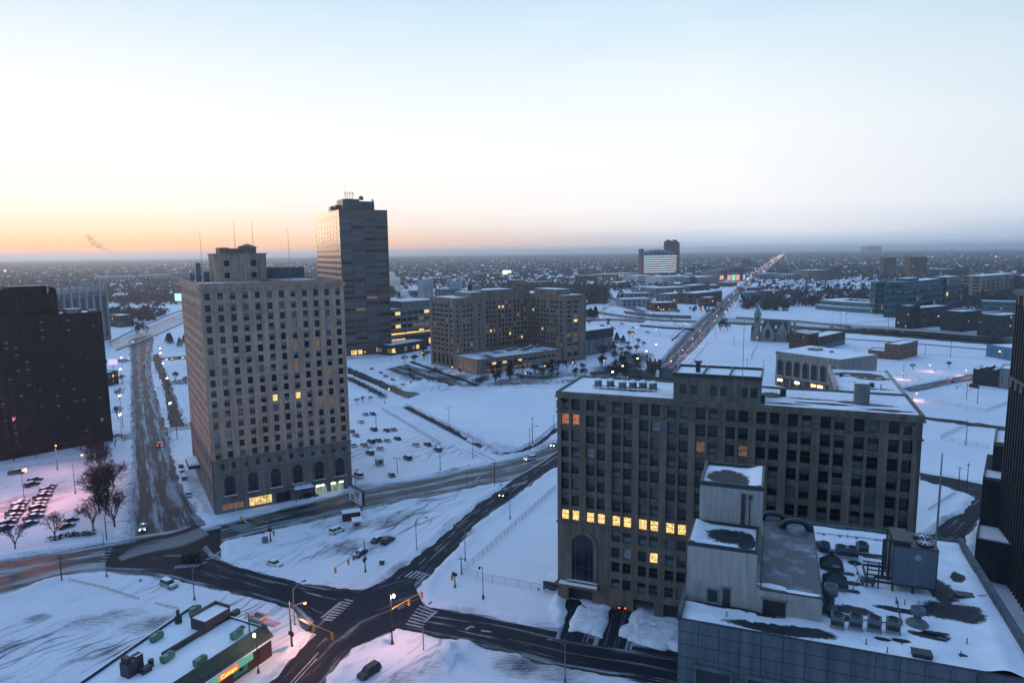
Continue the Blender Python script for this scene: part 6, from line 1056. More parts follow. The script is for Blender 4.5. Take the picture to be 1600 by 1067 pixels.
# facade pieces: wood panels, green panels with a porthole, lettering
gp = mat('green_panel', (.04, .24, .17), .6, .15); bp_ = mat('brown_panel', (.09, .04, .035), .8, .25, 1.5, streak=True)
for k, (xa, xb) in enumerate(((-9.6, -6.2), (-17.2, -13.2), (-25, -21))): MB().box(xa, xb, -.14, -.02, .9, 3.4).build('green_panel', gp, CB)
for xa, xb in ((-13.2, -9.6), (-6.2, -3.4), (-3.2, 0), (-21, -17.2)): MB().box(xa+.05, xb-.05, -.1, -.02, .2, 3.6).build('brown_panel', bp_, CB)
q = MB(); q.lathe([(.52, 0), (.52, .05)], 20); T = Matrix.Translation((-7.9, -.2, 2.1)) @ Matrix.Rotation(R(90), 4, 'X'); q.v = [tuple(T @ Vector(v)) for v in q.v]; q.build('porthole', glass, CB)
for (xa, xb, c, tx_, m_) in ((-9.2, -5.6, (.25, .75, .42), 'LOUNGE', mat('green_sign_letter', (.05, .3, .15), .6, 0, emit=(.1, .5, .25), es=.5)), (-13.6, -9.2, (1, .22, .04), 'Cutups', mat('sign_yellow_letter', (.8, .5, .1), .6, 0, emit=(1, .62, .15), es=1.6)), (-18.0, -13.6, (.25, .75, .42), 'CLUB', mat('green_sign_letter', (.05, .3, .15)))):
    q = MB(); q.box(xa, xb, -1.08, -.88, 3.0, 4.1); q.box(xa+.2, xa+.35, -.88, -.02, 3.4, 3.55, 0); q.box(xb-.35, xb-.2, -.88, -.02, 3.4, 3.55, 0); o = q.build('sign_board', mat('sign_board_%s' % tx_.lower(), tuple(v*.5 for v in c), .5, 0, emit=c, es=.7 if c[0] == 1 else .22), CB); 
    if tx_ == 'Cutups': text3d(tx_, 1.05, m_, o, ((xa+xb)/2, -1.1, 3.55), (R(90), 0, 0), .02, sx_=1.1)
    else:
        q = MB(); [q.box(xa+.45+i*.36, xa+.45+i*.36+.2, -1.11, -1.085, 3.28, 3.28+(.5, .36, .55, .36)[i % 4]) for i in range(int((xb-xa-.8)/.36))]; q.build('lettering', m_, o)
q = MB(); q.box(.6, 2.6, 3.5, 6.5, 0, hcb+1.2); q.build('corner_porch', mat('green_grey_wall', (.12, .15, .13), .8, .2), CB); pk = mat('pink_trim', (.42, .27, .30), .6, .1); q = MB(); q.box(.4, 2.8, 3.3, 3.7, hcb+1.2, hcb+1.6); q.box(.4, 2.8, 6.3, 6.7, hcb+1.2, hcb+1.6); q.box(.4, .8, 3.7, 6.3, hcb+1.2, hcb+1.6); q.box(2.4, 2.8, 3.7, 6.3, hcb+1.2, hcb+1.6); q.box(.7, 2.3, -.5, 3.2, hcb+.7, hcb+1.0); q.build('pink_coping', pk, CB)
x, y = cbp(390, 988); t_ = thing('palm_ornament', 'dark metal palm tree ornament standing on the bar roof near its corner', 'ornament'); t_.matrix_world = CBW @ Matrix.Translation((x, y, hcb+.1)); q = MB(); q.tube((0, 0, 0), (0, 0, 4.2), .14, .09, 7); q.build('stem', dsteel, t_); q = MB()
for k in range(9): a = k*.7; T = Matrix.Rotation(a, 4, 'Z'); zz = 3.0+(k % 3)*.55; [q.v.append(tuple(T @ Vector(p))) for p in ((.05, -.05, zz), (.75, -.16, zz+.1), (1.0, 0, zz-.35), (.75, .16, zz+.1))]; kk = len(q.v)-4; q.f.append((kk, kk+1, kk+2, kk+3)); q.m.append(0)
q.build('fronds', dsteel, t_)
for px, py, lb in ((377, 991, 'upper'), (388, 1004, 'lower')):
    x, y = cbp(px, py-8); t_ = thing('roof_light_panel', 'dark tilted square panel on the bar roof beside the palm ornament, %s one' % lb, 'roof panel'); t_.matrix_world = CBW @ Matrix.Translation((x, y, hcb+.5)) @ Matrix.Rotation(.3, 4, 'X'); q = MB(); q.box(-.7, .7, -.5, .5, 0, .12); q.build('panel', dsteel, t_); MB().box(-.05, .05, -.05, .05, -.7, 0).build('leg', dsteel, t_)
# ================= TREES, CARS, LAMPS, FENCES =================
bark = mat('dark_bark', (.022, .020, .022), .9, .2); twig = mat('twig', (.028, .024, .027), .9, .2); pine = mat('evergreen', (.012, .028, .028), .9, .4, .8)
RMIN = [.018]
def branch(b, p, d, L_, r_, depth, rn, up=.15):
    e = p+d*L_; b.tube(p, e, r_, r_*.62, 5 if depth > 3 else 3, cap=False)
    if depth == 0: return
    n = 3 if depth > 1 else 4
    for i in range(n):
        ax = Vector((rn.uniform(-1, 1), rn.uniform(-1, 1), rn.uniform(-1, 1))).normalized(); nd = (d+ax*rn.uniform(.45, .85)+Vector((0, 0, up))).normalized()
        branch(b, p+d*L_*rn.uniform(.55, 1.0), nd, L_*rn.uniform(.6, .82), max(RMIN[0], r_*.62), depth-1, rn, up)
def make_tree(seed, H_=9.0, depth=5, label='', cat='tree'):
    rn = random.Random(seed); t_ = thing('bare_tree', label, cat); b = MB(); b.tube((0, 0, -.3), (0, 0, H_*.25), H_*.022, H_*.018, 7); b.build('trunk', bark, t_); b = MB()
    for i in range(5): a = i*1.7+rn.random(); branch(b, Vector((0, 0, H_*(.14+.02*i))), Vector((math.cos(a)*.42, math.sin(a)*.42, .9)).normalized(), H_*.26, H_*.012, depth-1, rn)
    b.build('crown', twig, t_); return t_
def make_pine(seed, H_=8.0, label=''):
    rn = random.Random(seed); t_ = thing('evergreen_tree', label, 'evergreen'); MB().tube((0, 0, -.3), (0, 0, H_*.6), .2, .1, 6).build('trunk', bark, t_); b = MB()
    for i in range(1500):
        z = rn.random()**.8; r_ = (1-z)**.7*.38*H_*rn.uniform(.55, 1.05); a = rn.uniform(0, 6.283); c = Vector((r_*math.cos(a), r_*math.sin(a), .08*H_+z*.92*H_)); s = rn.uniform(.12, .34)
        u = Vector((rn.uniform(-1, 1), rn.uniform(-1, 1), rn.uniform(-.8, .3))).normalized()*s; v = Vector((rn.uniform(-1, 1), rn.uniform(-1, 1), rn.uniform(-.5, .5))).normalized()*s; b.poly([c-u, c+v, c+u*1.3, c-v])
    b.build('crown', pine, t_); return t_
PT = [make_tree(s, 9.0, 6) for s in (1, 2, 3)]; PS = [(RMIN.__setitem__(0, .05), make_tree(s+10, 9.0, 5))[1] for s in (1, 2, 3)]; PP = [make_pine(5), make_pine(6)]
def tree(px, py, sc, lab, kind='t', group=None, name=None):
    P_ = {'t': PT, 's': PS, 'p': PP}[kind]; pr_ = random.choice(P_); c = G(px, py)
    o = put(pr_, (c.x, c.y, 0), random.uniform(0, 6.28), lab, group, 'evergreen' if kind == 'p' else 'tree', sc); return o
GT = 'bare trees round the dark brick block'
for px, py, sc, lab in [(146, 829, 1.3, 'large bare tree at the kerb corner of the lamplit car park, nearest the junction'), (169, 772, 1.25, 'tall bare tree at the car park edge, second from the junction'), (160, 745, 1.3, 'tall bare tree at the car park edge, third from the junction'), (157, 724, 1.2, 'bare tree at the corner of the dark brick block beside the avenue'), (86, 842, 1.0, 'bare tree among the bushes at the near edge of the lamplit car park'), (24, 858, .95, 'bare tree at the lower left of the lamplit car park'), (127, 708, .8, 'bare tree at the foot of the dark brick block, rightmost of three'), (57, 716, .85, 'bare tree at the foot of the dark brick block, middle of three'), (22, 722, .9, 'bare tree at the foot of the dark brick block, leftmost of three'), (180, 700, .9, 'bare tree between the dark brick block and the avenue'), (185, 655, .9, 'bare tree behind the dark brick block beside the avenue'), (187, 625, .9, 'bare tree farther back on the left side of the avenue')]: tree(px, py, sc, lab, 't', GT)
for px, py, sc, lab in [(192, 600, .8, 'small bare tree left of the avenue before the purple sign'), (558, 632, .5, 'sapling behind the hotel, leftmost in the small row'), (567, 630, .5, 'sapling behind the hotel, second in the small row'), (578, 628, .45, 'sapling behind the hotel, last in the small row'), (274, 597, .9, 'bare tree in the white plot left of the hotel'), (290, 600, .7, 'smaller bare tree touching the hotel edge'), (1394, 555, .6, 'small bare tree right of the low brown brick building'), (1426, 578, .6, 'small round bare tree in the right snow field'), (1482, 576, .7, 'small bare tree left of the ragged dark shed'), (1206, 533, .8, 'bare tree in front of the church window'), (1236, 536, 1.0, 'bare tree at the right end of the church'), (1250, 541, 1.1, 'big bare tree between the church and the narrow brown building'), (1242, 528, 1.1, 'wide bare tree behind the right end of the church'), (1492, 505, .9, 'bare tree on the path between the dark housing blocks')]: tree(px, py, sc, lab, 's' if sc < 1 else 't')
rt = random.Random(11)
def grove(n, x0, x1, y0, y1, s0, s1, lab, kind, group, slope=0.0):
    for i in range(n):
        px = rt.uniform(x0, x1); py = rt.uniform(y0, y1)+slope*(px-x0); tree(px, py, rt.uniform(s0, s1), lab, kind, group)
grove(56, 768, 915, 579, 599, .6, .95, 'bare shrub like tree in the snowy gardens before the stone complex', 's', 'garden trees before the stone complex', -.06)
grove(34, 925, 1000, 552, 600, .8, 1.1, 'dark bare tree in the small park between the stone complex and the avenue', 's', 'park trees left of the avenue')
grove(10, 935, 1010, 522, 552, .7, 1.0, 'bare tree at the back of the small park left of the avenue', 's', 'trees at the back of the small park')
grove(10, 920, 975, 528, 548, .8, 1.1, 'evergreen at the back of the small park left of the avenue', 'p', 'evergreens at the back of the small park')
grove(14, 903, 948, 456, 472, 1.5, 2.1, 'dark evergreen in the clump beside the snowy freeway ramp', 'p', 'evergreens beside the freeway ramp')
grove(7, 960, 985, 466, 476, 1.2, 1.6, 'round dark evergreen beside the curved slip road', 'p', 'evergreens beside the slip road')
grove(7, 913, 932, 492, 502, 1.2, 1.6, 'evergreen behind the right end of the stone complex', 'p', 'evergreens behind the stone complex')
grove(9, 262, 300, 533, 545, .9, 1.2, 'dark evergreen in the clump left of the hotel', 'p', 'evergreens left of the hotel')
grove(5, 1082, 1108, 484, 487, .7, .9, 'small evergreen in the white plot left of the avenue', 'p', 'small evergreens left of the avenue')
grove(6, 1125, 1140, 508, 522, .9, 1.1, 'bare tree at the avenue corner before the church', 's', 'trees at the avenue corner')
grove(16, 1480, 1600, 462, 478, 1.2, 1.6, 'bare park tree behind the teal low building', 's', 'park trees behind the housing blocks')
grove(20, 190, 300, 455, 486, 1.3, 1.8, 'bare tree in the hazy scrub beyond the icy ramp', 's', 'trees beyond the icy ramp')
grove(9, 190, 235, 512, 524, 1.0, 1.3, 'bare tree along the near side of the icy ramp', 's', 'trees along the icy ramp')
grove(13, 142, 180, 705, 835, 1.1, 1.5, 'bare tree in the dark row between the car park and the avenue', 't', 'row of trees left of the avenue')
grove(14, 630, 760, 575, 606, .35, .55, 'low bare bush by the snowy plots behind the lot', 's', 'bushes behind the snowy lot')
grove(12, 870, 960, 505, 530, .8, 1.1, 'bare tree beyond the hall', 's', 'bare trees beyond the hall')
grove(10, 1040, 1130, 486, 492, .6, .9, 'bare tree by the sunken freeway left of the avenue', 's', 'bare trees by the sunken freeway')
grove(24, 860, 1000, 448, 470, 1.3, 1.8, 'bare tree in the snowy interchange', 's', 'trees of the snowy interchange')
grove(8, 1500, 1600, 505, 530, .9, 1.2, 'bare tree among the dark housing blocks', 's', 'trees among the housing blocks')
grove(9, 615, 700, 555, 572, .8, 1.0, 'bare tree before the pavilion', 's', 'trees before the pavilion')
# hedges
def hedge(name, lab, pts, wd, ht_, z=0, m=None, dens=9):
    o = thing(name, lab, 'hedge', (*G(*pts[0]), 0)); o0 = G(*pts[0]); b = MB()
    for (a, c) in zip(pts[:-1], pts[1:]):
        A, B_ = G(*a), G(*c); n = int((B_-A).length*dens)
        for i in range(n):
            p = A.lerp(B_, rt.random())-o0; q = Vector((p.x+rt.uniform(-wd, wd), p.y+rt.uniform(-wd, wd), rt.random()*ht_)); s = rt.uniform(.12, .35); u = Vector((rt.uniform(-1, 1), rt.uniform(-1, 1), rt.uniform(-1, 1))).normalized()*s; v = Vector((rt.uniform(-1, 1), rt.uniform(-1, 1), rt.uniform(-1, 1))).normalized()*s; b.poly([q-u, q-v, q+u, q+v])
    b.build('foliage', m or pine, o)
hedge('hedge', 'long dark clipped hedge along the path beside the stone complex', [(642, 567), (700, 588), (745, 604)], 1.1, 1.5, dens=40)
hedge('hedge', 'dark hedge strip along the sunken feeder road behind the hotel', [(543, 592), (575, 608), (600, 622)], 2.0, 2.0, dens=45)
hedge('hedge', 'clump of dark bushes at the near edge of the lamplit car park', [(78, 846), (105, 840), (148, 836)], .8, 1.5, dens=50)
hedge('hedge', 'low dark hedge at the end of the fenced strip left of the hotel', [(264, 602), (296, 599)], 2.0, 3.0, dens=60)
hedge('bush', 'dark mass of bushes round the end of the path by the stone complex', [(742, 600), (760, 592)], 3.0, 3.0, dens=80)
hedge('hedge', 'dark low hedge rows before the front wing of the stone complex', [(765, 603), (830, 600), (905, 596)], 4.0, 1.3, dens=22)
hedge('bush', 'scrubby dark bush on the tip of the junction beside the triangular lot', [(296, 872), (304, 880)], 1.8, 1.6, dens=140, m=bark)
hedge('bush', 'broad dark shrubbery in the small park between the hall and the avenue', [(935, 600), (965, 580), (990, 566), (1000, 556)], 10.0, 2.8, dens=110, m=bark)
hedge('bush', 'dark shrubbery before the right half of the stone complex', [(800, 590), (850, 588), (905, 585)], 7.0, 1.8, dens=30, m=bark)
hedge('bush', 'dark scrub along the sunken freeway left of the avenue', [(1000, 512), (1040, 512), (1075, 512)], 3.0, 2.5, dens=16, m=bark)
# ---------------- cars ----------------
def paintm(name, c, met=.2): return mat(name, c, .35, .04, 1., metal=met, spec=.6)
CP = {'black': paintm('black_car_paint', (.012, .013, .016)), 'silver': paintm('silver_car_paint', (.30, .32, .34), .5), 'white': paintm('white_car_paint', (.62, .63, .66), 0), 'grey': paintm('grey_car_paint', (.09, .10, .115), .4), 'red': paintm('red_car_paint', (.16, .02, .02)), 'blue': paintm('blue_car_paint', (.03, .06, .13), .3)}
headl = mat('headlight_on', (.9, .8, .5), .3, 0, emit=(1, .80, .45), es=10); headoff = mat('headlight_glass', (.3, .32, .35), .2, 0); tailoff = mat('tail_light_glass', (.12, .01, .01), .3, 0)
def make_car(kind, col_, snowy=True, lights=False):
    t_ = thing({'s': 'parked_car', 'u': 'parked_suv', 'v': 'parked_van', 'p': 'pickup_truck'}[kind] if not lights else {'s': 'moving_car', 'u': 'moving_suv', 'v': 'moving_van', 'p': 'moving_truck'}[kind], '', {'s': 'car', 'u': 'suv', 'v': 'van', 'p': 'pickup truck'}[kind])
    L_, W2, hb, ht_ = {'s': (4.6, .88, .92, 1.42), 'u': (4.8, .95, 1.08, 1.78), 'v': (5.2, .98, 1.15, 2.0), 'p': (5.6, .97, 1.05, 1.8)}[kind]; x0, x1 = -L_/2, L_/2
    prof = [(x0, .35), (x0, hb*.92), (x0+.15, hb), (x1-1.15, hb), (x1-.2, hb*.86), (x1, hb*.66), (x1, .35)]
    cab = {'s': [(-1.75, hb), (-1.05, ht_), (.45, ht_), (1.2, hb)], 'u': [(-2.3, hb), (-2.05, ht_), (.5, ht_), (1.2, hb)], 'v': [(-2.5, hb), (-2.35, ht_), (1.0, ht_), (1.75, hb)], 'p': [(-.9, hb), (-.75, ht_), (.6, ht_), (1.25, hb)]}[kind]
    b = MB(); n = len(prof)
    def ext(pr, w0, w1, m, zt_=None):
        k = len(b.v); nn = len(pr); ztop = max(z for _, z in pr)
        for s_ in (-1, 1):
            for x, z in pr: w_ = w1 if z >= ztop-.01 and zt_ else w0; b.v.append((x, s_*w_, z))
        b.f.append(tuple(k+i for i in range(nn))); b.m.append(m); b.f.append(tuple(k+nn+i for i in reversed(range(nn)))); b.m.append(m)
        for i in range(nn): j = (i+1) % nn; b.f.append((k+j, k+i, k+nn+i, k+nn+j)); b.m.append(m)
    ext(prof, W2, W2, 0); b.box(cab[1][0]-.02, cab[2][0]+.02, -W2*.80, W2*.80, ht_-.05, ht_+.02)
    for xx in ((cab[1][0]+cab[2][0])/2, ): b.box(xx-.05, xx+.05, -W2*.9, W2*.9, hb, ht_-.03)
    if kind == 'p': b.box(x0, -1.0, -W2, -W2+.08, hb, hb+.3); b.box(x0, -1.0, W2-.08, W2, hb, hb+.3); b.box(x0, x0+.08, -W2+.08, W2-.08, hb, hb+.3)
    o = b.build('body', CP[col_], t_); bv = o.modifiers.new('bevel', 'BEVEL'); bv.width = .05; bv.segments = 1; bv.limit_method = 'ANGLE'
    b = MB(); ext(cab, W2*.93, W2*.78, 0, True); b.build('windows', glass, t_)
    for x in (x0+.85, x1-.9):
        for s_ in (-1, 1):
            q = MB(); q.tube((x, s_*(W2-.2), .33), (x, s_*(W2+.02), .33), .33, n=12); q.tube((x, s_*(W2+.021), .33), (x, s_*(W2+.03), .33), .19, n=8, m=1); q.build('wheel', [rubber, gsteel], t_)
    for s_ in (-1, 1):
        y0_, y1_ = sorted((s_*.5, s_*.82)); MB().box(x1-.02, x1+.05, y0_, y1_, .55, .72).build('headlight', headl if lights else headoff, t_); MB().box(x0-.05, x0+.02, y0_, y1_, .62, .82).build('tail_light', redl if lights else tailoff, t_)
    MB().box(x1-.01, x1+.06, -W2+.05, W2-.05, .34, .5).build('bumper', dsteel, t_)
    if snowy:
        q = MB(); q.box(cab[1][0], cab[2][0], -W2*.76, W2*.76, ht_+.02, ht_+.14); q.build('roof_snow', snow, t_); MB().box(x1-1.0, x1-.25, -W2*.85, W2*.85, hb*.9, hb+.06).build('bonnet_snow', snow, t_)
    return t_
CARS = {}
def car(px, py, dx, dy, lab, kind='s', col_='grey', snowy=True, lights=False, group=None, z=0, onroof=None):
    key = (kind, col_, snowy, lights)
    if key not in CARS: CARS[key] = make_car(*key)
    c = G(px, py, z); d = G(px+dx, py+dy, z)-c; return put(CARS[key], (c.x, c.y, z+(.12 if not lights else .15)), math.atan2(d.y, d.x), lab, group)
GP = 'cars parked in the snowy lot behind the hotel'; row = [(571, 649, 's', 'silver', 'silver car, left of the two farthest parked in the snowy lot'), (582, 648, 's', 'black', 'dark car, right of the two farthest parked in the snowy lot'), (564, 661, 's', 'white', 'pale car alone in the second row by the hotel wall'), (584, 673, 'u', 'blue', 'dark blue suv left of the pair under the lone lot pole'), (604, 674, 's', 'red', 'dark reddish car, left one of a close pair in the third row'), (615, 673, 's', 'silver', 'silver car, right one of a close pair in the third row'), (550, 676, 's', 'grey', 'grey car half hidden by the hotel corner'), (556, 682, 's', 'silver', 'silver car in front of the one half hidden by the hotel'), (552, 698, 's', 'white', 'white car nearest the hotel wall in the fourth row'), (569, 697, 's', 'silver', 'silver car second from the hotel in the fourth row'), (580, 692, 'u', 'black', 'black suv third from the hotel in the fourth row'), (591, 690, 's', 'grey', 'grey car fourth from the hotel in the fourth row'), (605, 690.5, 's', 'white', 'snow covered pale car fifth from the hotel in the fourth row'), (621, 687, 's', 'black', 'dark car at the right end of the fourth row'), (650, 697, 's', 'white', 'car almost buried in snow right of the fourth row'), (668, 696, 's', 'black', 'dark car by the end of the long fence'), (684, 705, 'u', 'grey', 'grey suv parked alone at the right end of the lot'), (578, 710, 'u', 'blue', 'dark blue car behind the attendant booth'), (594, 703, 's', 'white', 'low snow buried car right of the dark one behind the booth'), (637, 718, 'u', 'blue', 'long dark suv right of the attendant booth'), (612, 744, 's', 'grey', 'grey car parked at the near edge of the lot by the street'), (560, 746, 'v', 'white', 'white van beside the hotel corner')]
for px, py, k, c_, lb in row: car(px, py, -8, -4 if px != 612 else -9, lb, k, c_, True, False, GP)
for px, py, dx, dy, lb, k, c_, sn, li in [(829, 719, -10, 2, 'white suv driving with headlights on at the right junction', 'u', 'white', True, True), (788, 774, -10, 8, 'black suv driving with headlights on along the diagonal street', 'u', 'black', False, True), (866, 697, -8, 6, 'white car with headlights waiting beside the stone office slab', 's', 'white', True, True), (577, 1054, -9, 6, 'black suv parked near the bottom of the view', 'u', 'black', False, False), (264, 917, 10, 4, 'silver suv parked beside the yellow rail in the lower left lot', 'u', 'silver', True, False), (224, 827, -3, 9, 'white car with headlights entering the junction from the avenue', 's', 'white', True, True), (249, 697, -3, -12, 'car with red tail lights driving away along the avenue', 's', 'red', True, True), (283, 731, -2, -8, 'dark car parked by the hotel side, farthest of three', 's', 'black', False, False), (285, 740, -2, -8, 'snowy pale car parked by the hotel side, middle of three', 's', 'white', True, False), (288, 750, -2, -8, 'snowy grey car parked by the hotel side, nearest of three', 's', 'grey', True, False), (295, 776, 2, 8, 'pale car parked on the snow near the hotel corner', 's', 'silver', True, False), (486, 779, 10, -2.5, 'black suv at the kerb before the hotel entrance', 'u', 'black', False, False),
    (527, 832, 10, -4, 'white station wagon with black roof bars beside the wooden booths', 'u', 'white', True, False), (606, 848, 9, -6, 'dark van parked right of its neighbour in the triangular lot', 'u', 'black', False, False), (590, 846, 9, -6, 'dark car parked left of the dark van in the triangular lot', 's', 'blue', True, False), (429, 884, 10, 3, 'low white car parked alone on the snowy triangle', 's', 'white', True, False), (973, 947, 1, -10, 'car with red tail lights inside the garage entrance of the office slab', 's', 'black', False, True), (563, 868, -8, 5, 'dark car under the traffic signal mast', 's', 'black', True, False),
    (1486, 598, 8, -2, 'snowy suv with tail lights driving on the far street', 'u', 'grey', True, True), (1522, 606, 10, 2, 'long dark vehicle parked before the ragged dark shed', 'v', 'black', False, False), (1300, 512, 10, 1, 'dark car leftmost in the line by the freeway', 's', 'black', True, False), (1330, 514.5, 10, 1, 'dark car second in the line by the freeway', 's', 'black', True, False), (1354, 515.5, 10, 1, 'dark pickup truck in the line by the freeway', 'p', 'grey', True, False), (1385, 518, 10, 1, 'dark car right of the pickup truck by the freeway', 's', 'black', True, False), (1409, 520, 10, 1, 'dark car at the right end of the line by the freeway', 's', 'grey', True, False),
    (581, 577.5, 6, 3, 'dark car first in the row beside the sunken feeder road', 's', 'grey', True, False), (595, 583.5, 6, 3, 'dark car second in the row beside the sunken feeder road', 's', 'black', True, False), (603, 589, 6, 3, 'brownish car third in the row beside the sunken feeder road', 's', 'red', True, False), (614, 594.5, 6, 3, 'dark car fourth in the row beside the sunken feeder road', 's', 'grey', True, False), (630, 603, 6, 3, 'snowy car last in the row beside the sunken feeder road', 's', 'silver', True, False),
    (257, 563, 3, .2, 'dark car first of three waiting on the cross street', 's', 'black', True, True), (266, 562, 3, .2, 'dark car second of three waiting on the cross street', 's', 'grey', True, True), (282, 560.5, 3, .2, 'dark suv third of three waiting on the cross street', 'u', 'black', True, True), (230, 550, 0, -5, 'car with bright red tail lights turning off the avenue', 's', 'grey', True, True), (225, 570, 0, -6, 'small car with red tail lights before the cross street', 's', 'grey', True, True), (243, 527, -5, 2, 'car with lights on the slip lane under the icy ramp', 's', 'silver', True, True), (222, 519, -5, 3, 'car with amber lights on the icy ramp, left one', 's', 'silver', True, True), (272, 499, 5, -3, 'dark car on the icy ramp beside the hotel', 's', 'black', True, True), (209, 535, -5, 2, 'pale car with lights at the start of the icy ramp', 's', 'white', True, True), (204, 561, -3, 1, 'pale car with headlights at the left end of the cross street', 's', 'white', True, True),
    (1022, 493, 10, 0, 'dark bus like van on the slip road under the red brick building', 'v', 'black', False, True), (1050, 499, 10, 1, 'yellow lit van in the sunken freeway left of the avenue', 'v', 'grey', False, True), (951, 503, 5, .5, 'car on the snowy interchange behind the hall', 's', 'black', True, True), (920, 503, 5, .2, 'car beside the stone complex on the interchange', 's', 'grey', True, True)]:
    car(px, py, dx, dy, lb, k, c_, sn, li)
GL_ = 'cars parked in two dense rows in the lamplit car park'
r1 = [(34, 787), (31, 792), (28, 797), (25, 803), (22, 809), (18, 815), (13, 821), (8, 828)]; r2 = [(78, 763), (74, 768), (71, 773), (67, 779), (64, 785), (61, 791), (59, 797), (57, 804), (53, 812), (47, 821)]
pos = ['farthest', 'second', 'third', 'fourth', 'fifth', 'sixth', 'seventh', 'eighth', 'ninth', 'nearest']
for r_, nm in ((r1, 'left'), (r2, 'right')):
    for i, (px, py) in enumerate(r_): car(px, py, 10, -3.2, 'snow dusted car, %s in the %s row of the lamplit car park' % (pos[i] if i < len(r_)-1 else 'nearest', nm), ['s', 'u', 's', 'p', 's'][i % 5], ['black', 'grey', 'blue', 'black', 'red', 'silver'][i % 6], True, False, GL_)
for px, py, lb in ((55, 753, 'dark suv behind the two rows in the lamplit car park'), (50, 760, 'dark car behind the two rows, left of the suv, in the lamplit car park'), (110, 816, 'dark car standing apart under the bare tree in the lamplit car park'), (104, 825, 'snowy dark car nearest the bushes in the lamplit car park')): car(px, py, 10, -3, lb, 'u' if 'suv' in lb else 's', 'black', True, False, GL_)
car(27, 741, 10, -1, 'pickup with bright work lights clearing snow in the lamplit car park', 'p', 'grey', True, True)
GR_ = 'cars on the long avenue'
for i, (px, py, lb) in enumerate([(1119, 485, 'car with tail lights on the long avenue, farthest left of the bridge group'), (1131, 481, 'car with tail lights on the long avenue just past the bridge group'), (1127, 488, 'car with tail lights in the middle of the bridge group on the avenue'), (1110, 503, 'car with tail lights at the stop line on the avenue bridge'), (1104, 502, 'car with tail lights left lane at the stop line on the avenue bridge'), (1087, 517, 'car with orange lights left lane before the avenue bridge'), (1102, 516, 'car with orange lights right lane before the avenue bridge'), (1140, 470, 'car far up the avenue by the narrow brick building'), (1152, 458, 'van far up the avenue, highest in the view'), (1094, 524, 'car alone behind the pair before the avenue bridge')]): car(px, py, 5, -6, lb, 'u' if i % 3 == 0 else 's', 'grey', True, True, GR_)
# ---------------- street lamps, signals, poles ----------------
LAMPS = {}
def lamp_light(t_, x, z, P_, c): 
    ld = bpy.data.lights.new('lamp_light', 'POINT'); ld.energy = P_; ld.color = c; ld.shadow_soft_size = .25; lo_ = bpy.data.objects.new('lamp_light', ld); C.objects.link(lo_); lo_.parent = t_; lo_.location = (x, 0, z)
def make_lamp(kind, on, H_):
    if kind == 'cobra':
        t_ = thing('street_lamp', '', 'street lamp'); b = MB(); b.lathe([(.3, 0), (.24, .9), (.13, 1.1), (.08, H_)], 8); b.build('pole', gsteel, t_); b = MB(); p = [(0, H_-.6), (.8, H_+.15), (1.8, H_+.5), (2.6, H_+.55)]
        for i in range(3): b.tube((p[i][0], 0, p[i][1]), (p[i+1][0], 0, p[i+1][1]), .05)
        b.build('arm', gsteel, t_); b = MB(); b.box(2.4, 3.3, -.16, .16, H_+.48, H_+.66); b.box(2.55, 3.2, -.13, .13, H_+.38, H_+.479, 1); b.build('lamp_head', [gsteel, orl if on else glass], t_)
        if on: MB().lathe([(.05, H_+.1), (.22, H_+.2), (.22, H_+.36), (.05, H_+.4)], 8, 0, (2.9, 0)).build('bulb', orl, t_)
    elif kind == 'lantern':
        t_ = thing('lantern_post', '', 'street lamp'); b = MB(); b.lathe([(.28, 0), (.2, .8), (.09, 1.0), (.07, H_-.8)], 8); b.build('pole', dsteel, t_); b = MB(); b.tube((-.6, 0, H_-.9), (.6, 0, H_-.9), .05); b.build('arm', dsteel, t_)
        for x in (-.6, .6): q = MB(); q.lathe([(.1, H_-.9), (.24, H_-.6), (.26, H_-.1), (.2, H_-.02)], 8, 0, (x, 0)); q.lathe([(.3, H_-.02), (.05, H_+.3)], 8, 1, (x, 0)); q.build('lantern', [yel if on else glass, dsteel], t_)
    elif kind == 'twin':
        t_ = thing('lot_lamp', '', 'lamp post'); MB().lathe([(.14, 0), (.1, H_)], 7).build('pole', gsteel, t_); MB().tube((-.9, 0, H_-.1), (.9, 0, H_-.1), .05).build('arm', gsteel, t_)
        for x in (-1.0, 1.0): MB().box(x-.35, x+.35, -.2, .2, H_-.2, H_).build('lamp_head', yel if on else dsteel, t_)
    elif kind == 'acorn':
        t_ = thing('lantern_post', '', 'street lamp'); b = MB(); b.lathe([(.32, 0), (.22, 1.0), (.1, 1.3), (.07, H_)], 8); b.build('pole', dsteel, t_); MB().tube((0, 0, H_-.2), (.7, 0, H_), .05).build('arm', dsteel, t_); q = MB(); q.lathe([(.05, H_-.7), (.26, H_-.5), (.28, H_-.15), (.1, H_+.1)], 8, 0, (.75, 0)); q.build('lantern', whl if on else glass, t_)
    else:
        t_ = thing('utility_pole', '', 'pole'); MB().lathe([(.16, 0), (.1, H_)], 7).build('pole', bark, t_); MB().box(-.9, .9, -.06, .06, H_-.8, H_-.66).build('crossarm', bark, t_)
    return t_
def lamp(px, py, top, lab, kind='cobra', on=False, rz_=0.0, power=0, group=None, c=(1, .42, .25)):
    p = G(px, py); H_ = round(hz(top, p.x, p.y), 0); H_ = min(max(H_, 3.5), 22); key = (kind, on, H_, power)
    if key not in LAMPS:
        LAMPS[key] = make_lamp(kind, on, H_)
        if power: lamp_light(LAMPS[key], 2.9 if kind == 'cobra' else .7, H_-.6, power, c)
    return put(LAMPS[key], (p.x, p.y, 0), rz_, lab, group)
